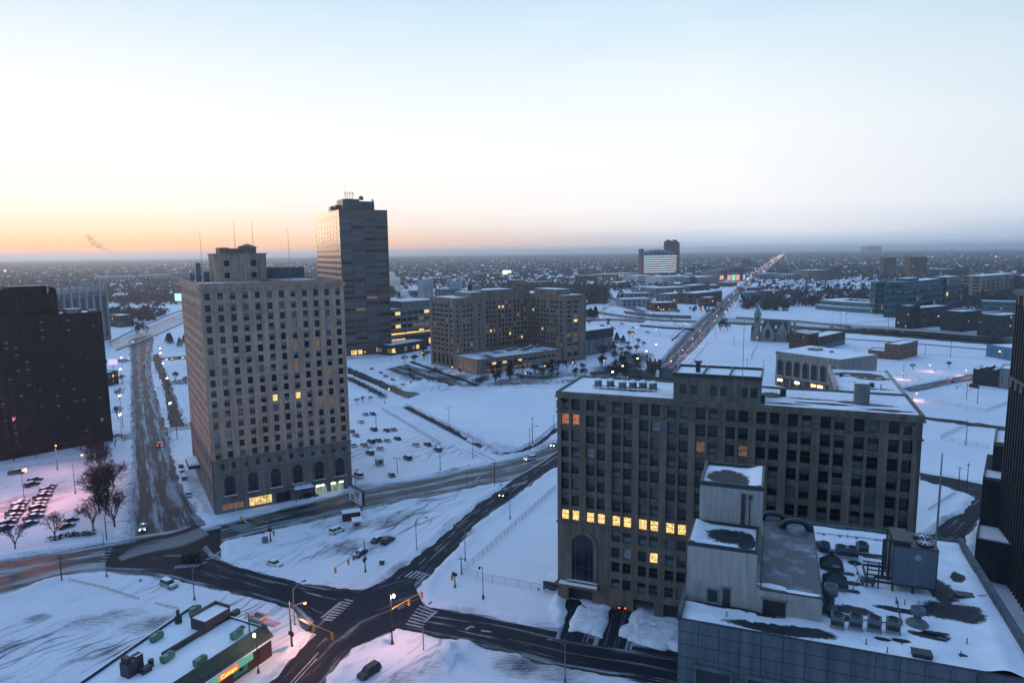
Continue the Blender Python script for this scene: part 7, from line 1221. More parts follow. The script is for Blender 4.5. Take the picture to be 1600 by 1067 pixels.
for a in [(304, 938, 887, 'bare grey street lamp near the silver suv in the lower left lot', 'cobra', False, .6), (461, 1003-23, 917, 'unlit street lamp behind the lit one at the bar corner', 'cobra', False, .9), (167, 903, 829, 'tall lamp post with a small box at the left crosswalk', 'cobra', False, 2.8), (97, 909, 868, 'bare lamp post on the bank of the lower left lot', 'pole', False, 0), (662, 1021, 957, 'grey street lamp on the pink lit corner', 'cobra', False, 1.1), (883, 1067, 1004, 'grey street lamp at the bottom beside the curved street', 'cobra', False, 3.0), (755, 936, 884, 'ornate dark lamp post on the snow left of the office slab', 'acorn', False, 3.14), (651, 863, 813, 'thin street lamp on the left bank of the diagonal street', 'cobra', False, .3), (727, 877, 823, 'thin street lamp on the right bank of the diagonal street, nearer the junction', 'cobra', False, 2.8), (797, 811, 763, 'thin street lamp on the right bank of the diagonal street, farther from the junction', 'cobra', False, 2.8), (721, 898, 871, 'short dark pole at the corner of the chain link fence', 'pole', False, 0), (773, 760, 719, 'dark pole on the island between the two streets', 'pole', False, 0), (730, 764, 731, 'thin lamp post on the near bank of the wet street', 'cobra', False, 1.4), (688, 736, 704, 'thin pole at the near edge of the lot behind the hotel', 'cobra', False, 1.5), (621, 740, 714, 'twin headed lot lamp right of the attendant booth', 'twin', False, 0), (556, 764, 731, 'dark lamp post by the hotel corner', 'acorn', False, 0), (588, 674, 646, 'lone thin pole over the dark blue suv in the lot', 'pole', False, 0), (702, 670, 638, 'tall lamp mast by the fence of the white field', 'twin', False, .5), (832, 695, 652, 'tall utility pole at the corner of the white field', 'pole', False, .3), (828, 706, 668, 'tall signal pole beside the corner of the white field', 'cobra', False, .2), (739, 717, 683, 'thin pole on the bank of the footpath', 'cobra', False, 2.2), (865, 672, 649, 'thin pole at the fence near the office slab', 'cobra', False, 0), (887, 742, 716, 'pole left of the slab by the fence', 'pole', False, 0)] : lamp(*a)
lamp(457, 1003+10, 948, 'lit orange street lamp beside the palm ornament at the bar corner', 'cobra', True, .35, 3200, c=(1, .40, .22))
lamp(613, 1006, 928, 'lit street lamp on the pink snow corner above the signal mast', 'acorn', True, -.4, 4500, c=(1, .42, .33))
lamp(404, 1053, 973+20, 'black lamp post with a white lit lantern before the bar', 'acorn', True, 2.4, 420, c=(1, .85, .55))
lamp(90, 735, 720-24, 'lit parking lamp at the back of the lamplit car park', 'cobra', True, -.9, 1500, c=(1, .32, .30)); lamp(40, 800, 736, 'lit parking lamp between the two car rows', 'cobra', True, 1.8, 6000, c=(1, .34, .30)); lamp(-20, 800, 735, 'lit parking lamp at the left end of the car rows', 'cobra', True, 0, 3500, c=(1, .34, .30)); lamp(118, 772, 715, 'lit parking lamp right of the car rows', 'cobra', True, .5, 2500, c=(1, .34, .32))
ys = [(273, 640, 627), (266, 604, 592), (262, 582, 570), (258, 561, 551), (250, 520+25, 536)]
for i, (px, py, tp_) in enumerate([(264, 660, 627), (259, 616, 590), (252, 585, 566), (248, 567, 550), (247, 555, 543)]): lamp(px+4, py, tp_, 'twin lantern post glowing yellow on the strip left of the hotel, %s' % ['nearest', 'second nearest', 'middle one', 'second farthest', 'farthest'][i], 'lantern', True, 1.57, 0, 'yellow twin lanterns left of the hotel')
for i, (px, py, tp_) in enumerate([(190, 680, 646), (189, 640, 617), (190, 600, 576), (191, 575, 558)]): lamp(px, py, tp_, 'twin lantern post glowing yellow on the left side of the avenue, %s' % ['nearest', 'second', 'third', 'farthest'][i], 'lantern', True, 1.57, 0, 'yellow twin lanterns left of the avenue')
for i, (px, py, tp_) in enumerate([(957, 606, 581), (973, 585, 570), (996, 570, 559), (1010, 560, 548), (1025, 549, 538)]): lamp(px, py, tp_, 'twin lantern post glowing yellow along the park edge of the avenue, %s' % ['nearest', 'second', 'third', 'fourth', 'farthest'][i], 'lantern', True, .8, 0, 'yellow twin lanterns along the park')
for i, (px, py, tp_) in enumerate([(1043, 587, 565), (1062, 556, 547), (1078, 541, 530), (1090, 528, 518), (1068, 520, 507), (1113, 515, 503)]): lamp(px, py, tp_, 'lit orange street lamp on the long avenue, %s' % ['nearest the castle hall', 'second from the castle hall', 'third from the castle hall', 'just before the bridge', 'left of the bridge', 'right of the bridge'][i], 'cobra', True, .5, 900 if i < 4 else 0, 'orange lamps on the avenue')
for i, (px, py, tp_, lb) in enumerate([(700, 598-12, 577-12+10, 'lit white lamp beside the snow heap behind the lot'), (601, 630, 609, 'lit yellow lamp beside the feeder road end'), (776, 580, 575-4, 'lit orange lamp before the front wing of the stone complex'), (825, 600, 586, 'lit white lamp in the gardens before the stone complex'), (858, 582, 572, 'lit orange lamp left of the garden trees'), (901, 578, 567, 'lit orange lamp at the right corner of the stone complex'), (946, 574, 562, 'lit orange lamp in the small park'), (1246, 609-5, 585, 'lit orange lamp before the arcaded building'), (1178, 535, 527, 'lit white lamp before the church tower'), (1218, 535, 520, 'lit orange lamp beside the church'), (1236, 536, 526, 'lit greenish lamp at the right end of the church'), (1300, 505, 488, 'lit lamp in the right snow field, left one'), (1322, 505, 489, 'lit lamp in the right snow field, right one'), (1460, 581, 571, 'lit orange lamp in the snow field right of the brown brick building'), (1416, 592, 588-4, 'lit orange lamp at the bend of the far street'), (1508, 588, 579, 'lit orange lamp along the far street'), (1425, 624, 616, 'lit pink lamp at the right corner of the office slab'), (567, 560, 549, 'lit orange lamp in front of the glass tower'), (612, 563, 551, 'lit orange lamp right of the glass tower'), (655, 563, 553, 'lit orange lamp beside the dark low building'), (677, 568, 555, 'lit orange lamp at the left corner of the stone complex'), (1381, 494, 483, 'lit orange lamp before the teal school'), (1488, 478, 473, 'lit orange lamp behind the housing blocks, left one'), (1529, 480, 470, 'lit orange lamp behind the housing blocks, right one'), (1486, 508, 503, 'lit white lamp at the end of the housing block path'), (1576, 524, 515, 'lit white lamp before the rightmost housing block')]):
    lamp(px, py, tp_, lb, 'cobra', True, .7*i, 700 if i in (0, 2, 7, 9, 13, 14, 15, 16) else 0, c=(1, .5, .3))
for a in [(1277, 843, 741+4, 0)]: pass
for i, (px, py, tp_, lb) in enumerate([(1497, 770, 727, 'thin signal pole left of the pair at the corner street'), (1510, 769, 725, 'thin signal pole with a side box at the corner street'), (1464, 842, 750, 'tall pole standing on the snow triangle by the corner street'), (1509, 697, 656, 'tall utility pole in the right snow field, beside the narrow street'), (1411, 598-5, 569, 'dark pole left of the snow suv on the far street'), (1510, 624, 598, 'thin pole below the long dark vehicle, left one'), (1527, 631, 600, 'thin pole below the long dark vehicle, right one'), (1336, 572, 548, 'thin pole behind the arcaded building'), (1166, 612, 560, 'thin mast beyond the penthouse of the office slab'), (1193, 580, 561, 'thin pole in the white field right of the avenue, left one'), (1213, 590, 573, 'thin pole in the white field right of the avenue, right one'), (1118, 528, 513, 'thin pole beside the avenue bridge'), (1147, 541, 527, 'thin pole in the white field before the church'), (1186, 541-6, 512, 'thin pole standing before the church tower'), (1313, 518, 492, 'tall pole by the freeway line of cars'), (1388, 512, 492, 'tall pole behind the freeway cars, left one'), (1485, 559, 527, 'tall pole at the near side of the freeway, left one'), (1445, 556, 537, 'pole at the near side of the freeway, middle one'), (1000, 494, 438, 'tall white mast by the workshop, left one'), (1012, 493, 442, 'tall white mast by the workshop, right one')]): lamp(px, py, tp_, lb, 'pole', False, .3*i)
def signal(px, py, top, tx_, ty_, lab, heads=2, col='amber', lit=None, ped=True, board=True):
    """mast with an arm reaching towards pixel (tx_, ty_) at arm height"""
    p = G(px, py); H_ = min(12, hz(top, p.x, p.y)); t_ = thing('traffic_signal', lab, 'traffic signal', (p.x, p.y, 0)); za = H_*.72; q = G(tx_, ty_, za+.5); d = Vector((q.x-p.x, q.y-p.y)); L_ = min(d.length, 14); d.normalize(); t_.rotation_euler = (0, 0, math.atan2(d.y, d.x))
    b = MB(); b.lathe([(.34, 0), (.3, .5), (.16, .8), (.1, H_)], 9); b.build('pole', dsteel, t_); am = amber if col == 'amber' else gsteel; b = MB(); b.tube((0, 0, za), (L_, 0, za+.7), .1, .06, 6); b.build('mast_arm', am, t_)
    for i in range(heads):
        x = L_*(1-.42*i)-.2; z = za+.7*x/L_; q = MB(); q.box(x-.2, x+.2, -.2, .2, z-1.35, z-.1); o = q.build('signal_head', amber, t_)
        for k, m_ in enumerate((rubber, rubber, rubber)): MB().lathe([(.01, 0), (.13, .01), (.13, .06)], 8).build('lens', (redl if lit == 'red' and k == 2 else grl if lit == 'green' and k == 0 else amber), o).matrix_local = Matrix.Translation((x, -.2, z-1.15+.42*k)) @ Matrix.Rotation(R(90), 4, 'X')
    if ped: q = MB(); q.box(.15, .65, -.22, .22, 3.0, 3.9); q.box(-.6, -.15, -.2, .2, 3.1, 3.8); q.build('pedestrian_signal', rubber, t_)
    if board: q = MB(); q.box(L_*.22, L_*.42, -.05, .05, za-.75, za-.1); q.build('street_name_board', gsteel, t_)
signal(456, 1014, 938, 520, 990, 'signal mast with yellow heads at the bar corner', 2, 'amber'); signal(613, 1007, 930, 660, 925, 'signal mast with an amber arm on the pink lit corner', 2, 'amber'); signal(571, 894, 843, 523, 888, 'signal mast reaching over the triangular lot kerb', 2, 'grey'); signal(423, 846, 804, 375, 808, 'signal mast opposite the hotel corner shop', 1, 'grey', None, True, False); signal(167, 846, 805, 225, 812, 'signal mast over the mouth of the avenue', 1, 'grey', 'green', False, False)
signal(192, 668, 640, 211, 655, 'signal mast with a red light left of the avenue', 1, 'grey', 'red', False, False); signal(277, 687, 655, 248, 660, 'signal mast with a red light right of the avenue', 1, 'grey', 'red', False, False); signal(711, 918, 897, 705, 898, 'pedestrian signal pole on the snow left of the fence corner', 1, 'grey', None, True, False)
# ---------------- fences ----------------
def fence(name, lab, pts, h=1.8, step=3.0, m=None, wires=True, cat='fence'):
    m = m or gsteel; p0 = G(*pts[0]); o = thing(name, lab, cat, (p0.x, p0.y, 0)); rail = MB(); wire = MB(); post = 0
    for a, c in zip(pts[:-1], pts[1:]):
        A, B_ = G(*a)-p0, G(*c)-p0; L_ = (B_-A).length; n = max(1, int(L_/step))
        for i in range(n+1):
            p = A.lerp(B_, i/n)
            if post < 95: MB().tube((p.x, p.y, -.2), (p.x, p.y, h+.05), .05, n=5).build('post', m, o); post += 1
        rail.tube((A.x, A.y, h), (B_.x, B_.y, h), .035, n=4, cap=False)
        if not wires: rail.tube((A.x, A.y, h*.55), (B_.x, B_.y, h*.55), .06, n=4, cap=False)
        else:
            k = int(L_/.45)
            for i in range(k): p = A.lerp(B_, i/k); q = A.lerp(B_, min(1, (i+2.2)/k)); wire.tube((p.x, p.y, .15), (q.x, q.y, h), .012, n=3, cap=False); wire.tube((q.x, q.y, .15), (p.x, p.y, h), .012, n=3, cap=False)
    rail.build('rail', m, o)
    if wires: wire.build('wire_mesh', m, o)
fence('chain_link_fence', 'long chain link fence beside the snow covered lane behind the parked cars', [(597, 642), (687, 696)], 2.0, 2.5); fence('chain_link_fence', 'chain link fence round the wide white field', [(634, 636), (700, 668), (783, 713), (800, 712), (838, 692), (872, 664)], 2.0, 3.0)
fence('chain_link_fence', 'chain link fence from the diagonal street along the white plot to the slab', [(723, 897), (755, 869), (800, 828), (868, 766)], 2.0, 2.5); fence('chain_link_fence', 'chain link fence with gates before the white plot left of the slab', [(723, 899), (770, 911), (830, 922), (872, 931)], 2.0, 3.0)
yr = mat('yellow_rail', (.30, .20, .07), .7, .2); fence('guard_rail', 'long low yellow rail on the snow of the lower left lot', [(108, 907), (160, 919), (217, 937)], .7, 2.0, yr, False); fence('guard_rail', 'short low yellow rail beside the bar in the lower left lot', [(243, 944), (262, 949), (278, 952)], .7, 2.0, yr, False)
fence('roadside_railing', 'thin railing above the street at the lamplit car park edge', [(-10, 888), (60, 871), (160, 852)], 1.0, 3.0, dsteel, False); fence('back_railing', 'low dark railing at the foot of the dark brick block', [(0, 737), (60, 728), (140, 718)], 1.1, 3.0, dsteel, False)
fence('chain_link_fence', 'chain link fence between the far street and the narrow street', [(1445, 628), (1540, 645), (1590, 627)], 2, 4.0); fence('chain_link_fence', 'chain link fence enclosing the plot below the narrow street', [(1470, 686), (1510, 668)], 2, 3.0); fence('chain_link_fence', 'faint fence crossing the snow from the office slab to the pole', [(1470, 688), (1545, 702)], 2, 4.0)
fence('retaining_rail', 'dark parapet rail along the right side of the avenue', [(1077, 573), (1106, 537)], 1.4, 4.0, dsteel, False); fence('retaining_rail', 'dark parapet rail along the left of the avenue before the bridge', [(1048, 528), (1068, 511)], 1.4, 4.0, dsteel, False); fence('retaining_rail', 'dark rail along the far right bank of the avenue past the bridge', [(1143, 490), (1157, 476)], 1.6, 5, dsteel, False)
fence('curved_railing', 'curved dark railing in the white field right of the avenue', [(1174, 562), (1176, 552), (1183, 542)], 1.5, 3, dsteel, False); fence('low_wall_rail', 'low dark rail on the snow triangle by the corner street', [(1465, 757), (1500, 767), (1450, 798)], .9, 1.5, dsteel, False); fence('lot_fence', 'long pale fence behind the freeway in the right snow field', [(1270, 511), (1360, 505), (1430, 500)], 2, 5); fence('freeway_fence', 'rail along the near side of the freeway', [(1325, 545), (1450, 555), (1540, 563)], 1.4, 5, dsteel, False); fence('lane_rail', 'white rail beside the fenced strip left of the hotel', [(266, 608), (290, 660)], 1.2, 4, snow, False); fence('strip_rail', 'second white rail beside the fenced strip left of the hotel', [(280, 607), (305, 665)], 1.2, 4, snow, False); fence('strip_rail', 'white kerb rail between avenue and service lane', [(231, 575), (236, 590)], .6, 4, snow, False)
def wall(lab, pts, h, th_=.5, m=None, name='retaining_wall'):
    p0 = G(*pts[0]); o = thing(name, lab, 'wall', (p0.x, p0.y, 0)); b = MB()
    A = [G(*p)-p0 for p in pts]; n = len(A); nm_ = []
    for i in range(n): d = (A[min(i+1, n-1)]-A[max(i-1, 0)]).normalized(); nm_.append(Vector((-d.y, d.x))*th_/2)
    for i in range(n-1):
        a, c, u, v = A[i], A[i+1], nm_[i], nm_[i+1]
        b.quad((*(a+u), h), (*(a-u), h), (*(c-v), h), (*(c+v), h), 1)
        for s_ in (1, -1): b.quad((*(a+u*s_), -1), (*(c+v*s_), -1), (*(c+v*s_), h), (*(a+u*s_), h))
    for k, u in ((0, nm_[0]), (n-1, nm_[-1])): a = A[k]; b.quad((*(a-u), -1), (*(a+u), -1), (*(a+u), h), (*(a-u), h))
    b.build('wall', [m or concrete, snow], o)
wall('low concrete parapet along the far side of the icy ramp', [(172, 536), (190, 526), (231, 507), (268, 491), (290, 484)], 1.6, 1.2); wall('low concrete parapet along the near side of the icy ramp', [(182, 548), (217, 536), (247, 523), (288, 504)], 1.6, 1.2)
wall('long grey retaining wall of the snowy interchange, upper one', [(905, 470), (950, 467), (985, 474), (1018, 484), (1062, 488)], 3.5, .8); wall('grey retaining wall beside the sunken freeway left of the avenue', [(975, 489), (1020, 495), (1080, 497)], 3.0, .8); wall('dark wall at the near side of the sunken freeway left of the avenue', [(1000, 510), (1040, 514), (1086, 516)], 2.0, .8, darkw)
wall('dark low wall along the near edge of the interchange snow field', [(1050, 533), (1062, 522), (1070, 514)], 2.0, .8, darkw); wall('concrete freeway edge wall right of the avenue, far side', [(1150, 497), (1250, 503), (1330, 511)], 1.5, .8); wall('pale concrete barrier running along the near side of the freeway', [(1240, 524), (1330, 531), (1420, 537), (1586, 551)], 1.0, .6)
for i, (px, py, tp_) in enumerate([(935, 508, 496), (955, 497, 487), (978, 500, 490), (1000, 487, 479), (1018, 508, 498), (1044, 492, 483), (914, 480, 470), (968, 519, 507), (990, 535, 523), (1030, 527, 516), (1055, 508, 498), (930, 521, 510)]): lamp(px, py, tp_, 'small lit lamp on the snowy interchange, %s from the left' % ['fourth', 'fifth', 'seventh', 'ninth', 'tenth', 'eleventh', 'first', 'sixth', 'eighth', 'twelfth', 'last but one', 'second'][i], 'cobra', i % 3 != 1, i, 0, 'lamps of the interchange')
for i, (px, py, lb) in enumerate([(938, 489, 'car on the upper ramp of the interchange'), (972, 507, 'car on the loop of the interchange, right one'), (990, 513, 'dark car by the near wall of the interchange'), (930, 513, 'dark car in the snowy plot behind the hall, left one'), (944, 514, 'dark car in the snowy plot behind the hall, right one'), (1012, 520, 'car on the slip road joining the avenue')]): car(px, py, 6, .6, lb, 's', ['black', 'grey'][i % 2], True, i % 2 == 0)
# ---------------- billboard, booths, small things ----------------
A, B_ = G(548, 790), G(577, 806); rz_, L_ = frame2(A, B_); t_ = thing('billboard', 'large white advertising board with dark lettering beside the wet street', 'billboard', (A.x, A.y, 0), rz_); L_ = 8.6; b = MB(); b.box(0, L_, -.5, .4, 2.2, 6.9); b.box(-.2, L_+.2, -.6, .5, 6.9, 7.15); b.build('frame', dsteel, t_); MB().box(.15, L_-.15, -.56, -.51, 2.4, 6.8).build('poster', mat('poster', (.42, .48, .58), .6, 0, .45, base2=(.62, .66, .72), thr=(.42, .6)), t_)
q = MB(); [q.box(L_*.66-n_*.19+i*.38, L_*.66-n_*.19+i*.38+.26, -.6, -.565, z_, z_+.42) for z_, n_ in ((5.9, 9), (5.25, 7), (4.6, 5)) for i in range(n_)]; q.build('lettering', rubber, t_); MB().box(1.6, 3.8, -.6, -.565, 3.0, 4.8).build('poster_picture', mat('poster_picture', (.30, .22, .24), .7, .5, .9), t_); [MB().tube((x, 0, -.2), (x, 0, 2.2), .16).build('leg', dsteel, t_) for x in (1.5, L_-1.5)]
def booth(px, py, lab, wm_, w_=2.2, h=2.6, rot=.5):
    p = G(px, py); t_ = thing('attendant_booth', lab, 'booth', (p.x, p.y, 0), rot); MB().box(-w_/2, w_/2, -w_/2, w_/2, 0, h).build('wall', wm_, t_); b = MB()
    for s in (-1, 1): b.quad((-w_*.62, s*w_*.62, h-.05), (w_*.62, s*w_*.62, h-.05), (w_*.62, 0, h+.9), (-w_*.62, 0, h+.9))
    b.poly([(w_*.5, -w_*.5, h), (w_*.5, w_*.5, h), (w_*.5, 0, h+.8)]); b.poly([(-w_*.5, w_*.5, h), (-w_*.5, -w_*.5, h), (-w_*.5, 0, h+.8)]); b.build('roof', snow if 'brown' not in lab else patchy, t_); MB().box(-w_*.28, w_*.28, -w_/2-.04, -w_/2-.004, 1.1, 2.0).build('window', glass, t_); MB().box(w_/2+.004, w_/2+.04, -.4, .4, 0, 2.0).build('door', dsteel, t_)
booth(593, 727, 'small white attendant booth with a snowy pitched roof in the lot behind the hotel', palew, 2.6, 2.8); booth(558, 825, 'pale wooden kiosk with a snowy roof right of the white wagon', palew, 2.4, 2.6, .3)
t_ = thing('storage_hut', 'dark red brown hut with snow on its flat roof beside the billboard', 'hut', (*G(549, 812), 0), .35); MB().box(-2.6, 2.6, -1.3, 1.3, 0, 2.7).build('wall', mat('red_brown_panel', (.07, .025, .02), .8, .3), t_); MB().box(-2.7, 2.7, -1.4, 1.4, 2.7, 2.95).build('roof', snow, t_); MB().box(-1, 0, -1.34, -1.31, 0, 2.0).build('door', dsteel, t_)
def small(name, cat, px, py, lab, boxes, m, rot=0.0, pn='body'):
    t_ = thing(name, lab, cat, (*G(px, py), 0), rot)
    for k, (bx, pn_) in enumerate(boxes): MB().box(*bx).build(pn_, m if not isinstance(m, list) else m[k], t_)
small('cabinet', 'utility cabinet', 597, 882, 'dark utility cabinet on the snowy triangle', [((-.6, .6, -.5, .5, 0, 1.4), 'box'), ((-.65, .65, -.55, .55, 1.4, 1.5), 'lid')], [dsteel, snow]); small('planter', 'planter', 1003, 978, 'left dark snow filled planter before the garage', [((-.7, .7, -.7, .7, 0, .9), 'tub'), ((-.6, .6, -.6, .6, .9, 1.1), 'snow_cap')], [dsteel, snow]); small('planter', 'planter', 1021, 982, 'right dark snow filled planter before the garage', [((-.7, .7, -.7, .7, 0, .9), 'tub'), ((-.6, .6, -.6, .6, .9, 1.1), 'snow_cap')], [dsteel, snow]); small('skip', 'skip', 864, 915, 'dark blue skip at the left wall of the office slab', [((-1.6, 1.4, -2.6, 2.6, 0, 2.4), 'bin'), ((-1.7, 1.5, -2.7, 2.7, 2.4, 2.5), 'lid')], [mat('navy_paint', (.02, .03, .06), .6, .2), snow], -.38)
small('hydrant', 'hydrant', 185, 903, 'small dark hydrant near the left crosswalk', [((-.2, .2, -.2, .2, 0, .7), 'barrel'), ((-.28, .28, -.1, .1, .45, .6), 'cap')], dsteel); small('bollard', 'bollard', 220, 911, 'short dark bollard beside the silver suv', [((-.18, .18, -.18, .18, 0, .9), 'post'), ((-.22, .22, -.22, .22, .9, 1.0), 'cap')], dsteel); small('newspaper_box', 'box', 832, 700, 'small blue box beside the poles at the white field corner', [((-.4, .4, -.4, .4, 0, 1.2), 'body'), ((-.45, .45, -.45, .45, 1.2, 1.3), 'lid')], [bluew, snow]); small('signal_cabinet', 'utility cabinet', 423, 848, 'grey concrete block at the foot of the signal opposite the shops', [((-2.2, -.9, -.6, .6, 0, 1.5), 'box'), ((-2.3, -.8, -.7, .7, 1.5, 1.65), 'lid')], concrete)
sg = thing('gate_sign', 'pair of small white signs on the gate left of the slab', 'sign', (*G(848, 929), 0), -.38); [MB().box(x, x+.9, -.12, -.07, .8, 1.7).build('sign_plate', white, sg) for x in (-1.5, .6)]; [MB().box(x+.2, x+.7, -.124, -.121, 1.0, 1.5).build('sign_print', bluew, sg) for x in (-1.5, .6)]
for i, (px, py) in enumerate(((847, 688), (852, 692), (857, 700), (862, 706), (866, 703))):
    t_ = thing('traffic_barrel', 'orange and white traffic barrel at the roadworks, %s' % ['farthest left', 'second from left', 'middle one', 'nearest the camera', 'rightmost'][i], 'traffic barrel', (*G(px, py), 0.1), 0, 'traffic barrels'); q = MB(); q.lathe([(.32, 0), (.3, .4), (.29, .4)], 10, 0); q.lathe([(.29, .4), (.28, .7)], 10, 1); q.lathe([(.28, .7), (.25, 1.1)], 10, 0); q.build('barrel', [mat('orange_plastic', (.6, .12, .03), .6, .1), white], t_)
# piles of ploughed snow in front of the slab
def pile(px, py, rx_, ry, h, lab, rot=-.38, pw=.55):
    p = G(px, py); b = MB(); n = 26; m_ = 9; rp = random.Random(int(px)); ph_ = [rp.uniform(.78, 1.12) for _ in range(n)]
    for j in range(m_+1):
        f_ = 1-j/m_; zz = h*(1-f_**5)+.07*rp.random()*(j > 0)
        for i in range(n):
            a = 2*math.pi*i/n; c, s = math.cos(a), math.sin(a); sx_ = abs(c)**pw*(1 if c > 0 else -1); sy_ = abs(s)**pw*(1 if s > 0 else -1); r_ = f_**.8*ph_[i]*(1+.05*rp.uniform(-1, 1)); b.v.append((rx_*sx_*r_, ry*sy_*r_, zz-.25*(j == 0)+.04*rp.random()*(j > 1)))
    for j in range(m_):
        for i in range(n): k = (i+1) % n; b.f.append((j*n+i, j*n+k, (j+1)*n+k, (j+1)*n+i)); b.m.append(0)
    b.f.append(tuple(m_*n+i for i in range(n))); b.m.append(0); o = b.build('snow_pile', mat('ploughed_snow', (.66, .70, .78), .8, .25, .8, bump=.3), None, True); o.location = (p.x, p.y, 0); o.rotation_euler = (0, 0, rot); tag(o, lab, 'snow pile')
pile(920, 970, 4.5, 6.0, .9, 'flat topped pile of ploughed snow between the two drives of the office slab'); pile(1018, 988, 6.5, 5.8, .8, 'long pile of ploughed snow right of the garage drive'); 
# purple lit sign by the left avenue
t_ = thing('lit_sign', 'purple lit shop sign at the left side of the avenue', 'sign', (*G(180, 582), 0), .3); MB().box(-4, 2, -.2, .2, 5.5, 9.5).build('sign_panel', mat('purple_sign', (.3, .25, .5), .5, 0, emit=(.55, .45, 1), es=.9), t_); MB().tube((-1, 0, 0), (-1, 0, 5.5), .2).build('pole', dsteel, t_); o, W_, h = block('shop_building', 'small shop with warm windows beside the dark brick block on the left avenue', 'shop', (165, 605), (186, 600), 585, 14, darkw, 4, 2, .3)
for px, py, w_, h_, m_, lb in ((679, 428, 30, 7, mat('green_board', (.1, .35, .3), .6, 0, emit=(.1, .4, .33), es=.35), 'faint green roadside board, left one, in the distance'), (745, 430, 26, 7, mat('green_board', (.1, .35, .3)), 'faint green roadside board, right one, in the distance'), (792, 432, 28, 12, mat('lit_board', (.8, .8, .5), .6, 0, emit=(1, .9, .6), es=1.3), 'bright lit advertising board in the distance beyond the stone complex'), (285, 478, 22, 12, mat('pale_green_board', (.5, .7, .6), .6, 0, emit=(.6, .9, .75), es=.7), 'pale green lit advertising board left of the hotel')):
    p = G(px, py); t_ = thing('billboard', lb, 'billboard', (p.x, p.y, 0)); MB().box(-w_/2, w_/2, -.5, .5, 8, 8+h_).build('panel', m_, t_); MB().tube((0, 0, 0), (0, 0, 8), .8).build('pole', dsteel, t_)
# pedestrian at the kerb of the diagonal street and another by the hotel
def person(px, py, lab, coat, rot):
    p = G(px, py); me = bpy.data.meshes.new('person'); V = [(0, 0, .95), (0, 0, 1.2), (0, 0, 1.42), (0, 0, 1.53), (0, 0, 1.66), (.1, .08, .5), (.16, .09, .08), (.26, .1, .04), (-.06, -.08, .5), (-.16, -.09, .08), (-.06, -.1, .04), (.02, .2, 1.4), (.08, .27, 1.12), (.16, .24, .9), (.02, -.2, 1.4), (-.06, -.27, 1.12), (.02, -.26, .88)]
    E_ = [(0, 1), (1, 2), (2, 3), (3, 4), (0, 5), (5, 6), (6, 7), (0, 8), (8, 9), (9, 10), (2, 11), (11, 12), (12, 13), (2, 14), (14, 15), (15, 16)]; rad_ = [.17, .16, .17, .07, .12, .1, .07, .05, .1, .07, .05, .08, .065, .045, .08, .065, .045]
    me.from_pydata(V, E_, []); o = bpy.data.objects.new('person', me); C.objects.link(o); md = o.modifiers.new('skin', 'SKIN'); 
    for i, r_ in enumerate(rad_): me.skin_vertices[0].data[i].radius = (r_, r_)
    me.skin_vertices[0].data[0].use_root = True; s_ = o.modifiers.new('sub', 'SUBSURF'); s_.levels = 2; s_.render_levels = 2; me.materials.append(coat); o.location = (p.x, p.y, .12); o.rotation_euler = (0, 0, rot); tag(o, lab, 'person')
    q = MB(); q.lathe([(.05, 1.5), (.1, 1.56), (.115, 1.66), (.09, 1.76), (.02, 1.8)], 10); q.build('head', mat('skin', (.35, .22, .17), .6, .1), o, True); q = MB(); q.lathe([(.12, 1.68), (.11, 1.78), (.03, 1.84)], 10); q.build('hat', dsteel, o, True)
try:
    person(697, 866, 'person in an orange coat walking at the kerb of the diagonal street', mat('orange_coat', (.35, .12, .04), .8, .2), 1.0); person(470, 782, 'person in a dark coat standing behind the black suv at the hotel', mat('dark_coat', (.02, .02, .03), .8, .2), 0.3); person(428, 838, 'person in dark clothes beside the signal block opposite the hotel', mat('dark_coat', (.02, .02, .03)), 2.0)
except Exception as ex: print('person', ex)
# ================= THE FAR CITY =================
def free(p, m=12):
    d = Vector((p[0], p[1])); L_ = d.length; i = int(min(FN-1, max(0, (math.atan2(d.x, d.y)+.8)/1.6*FN))); j = int(min(FN-1, max(0, math.log(max(L_, 300)/300)/math.log(40)*FN)))
    return FG_[i, j]
FN = 500; ai, rj = np.meshgrid((np.arange(FN)+.5)/FN*1.6-.8, 300*40**((np.arange(FN)+.5)/FN), indexing='ij'); gp_ = np.stack([(rj*np.sin(ai)).ravel(), (rj*np.cos(ai)).ravel()], 1); fr_ = np.ones(len(gp_), bool)
for A, B, z, nm in EDGE:
    if nm in ('avenue_west', 'freeway', 'ramp', 'slip_road'): fr_ &= sdist(gp_, A, B) > 12
FG_ = fr_.reshape(FN, FN)
bpy.context.view_layer.update()
BLK = []
for o in C.objects:
    if o.type == 'EMPTY' and o.parent is None and o.get('category') and any(k in o.name for k in ('building', 'block', 'hall', 'school', 'tower', 'hotel', 'slab', 'row', 'warehouse', 'factory', 'office', 'shed', 'workshop')) and o.location.length > 600: BLK.append((o.location.x, o.location.y))
BLK = np.array(BLK)
def clear(x, y, d): return np.min(np.hypot(BLK[:, 0]-x, BLK[:, 1]-y)) > d
rh = random.Random(21)
def snap(x, y):
    c, s = math.cos(.75), math.sin(.75); u, v = x*c+y*s, -x*s+y*c
    if int(abs(u)/420) % 2: u = round(u/56)*56+rh.choice((-15, 15))
    else: v = round(v/56)*56+rh.choice((-15, 15))
    return u*c-v*s, u*s+v*c
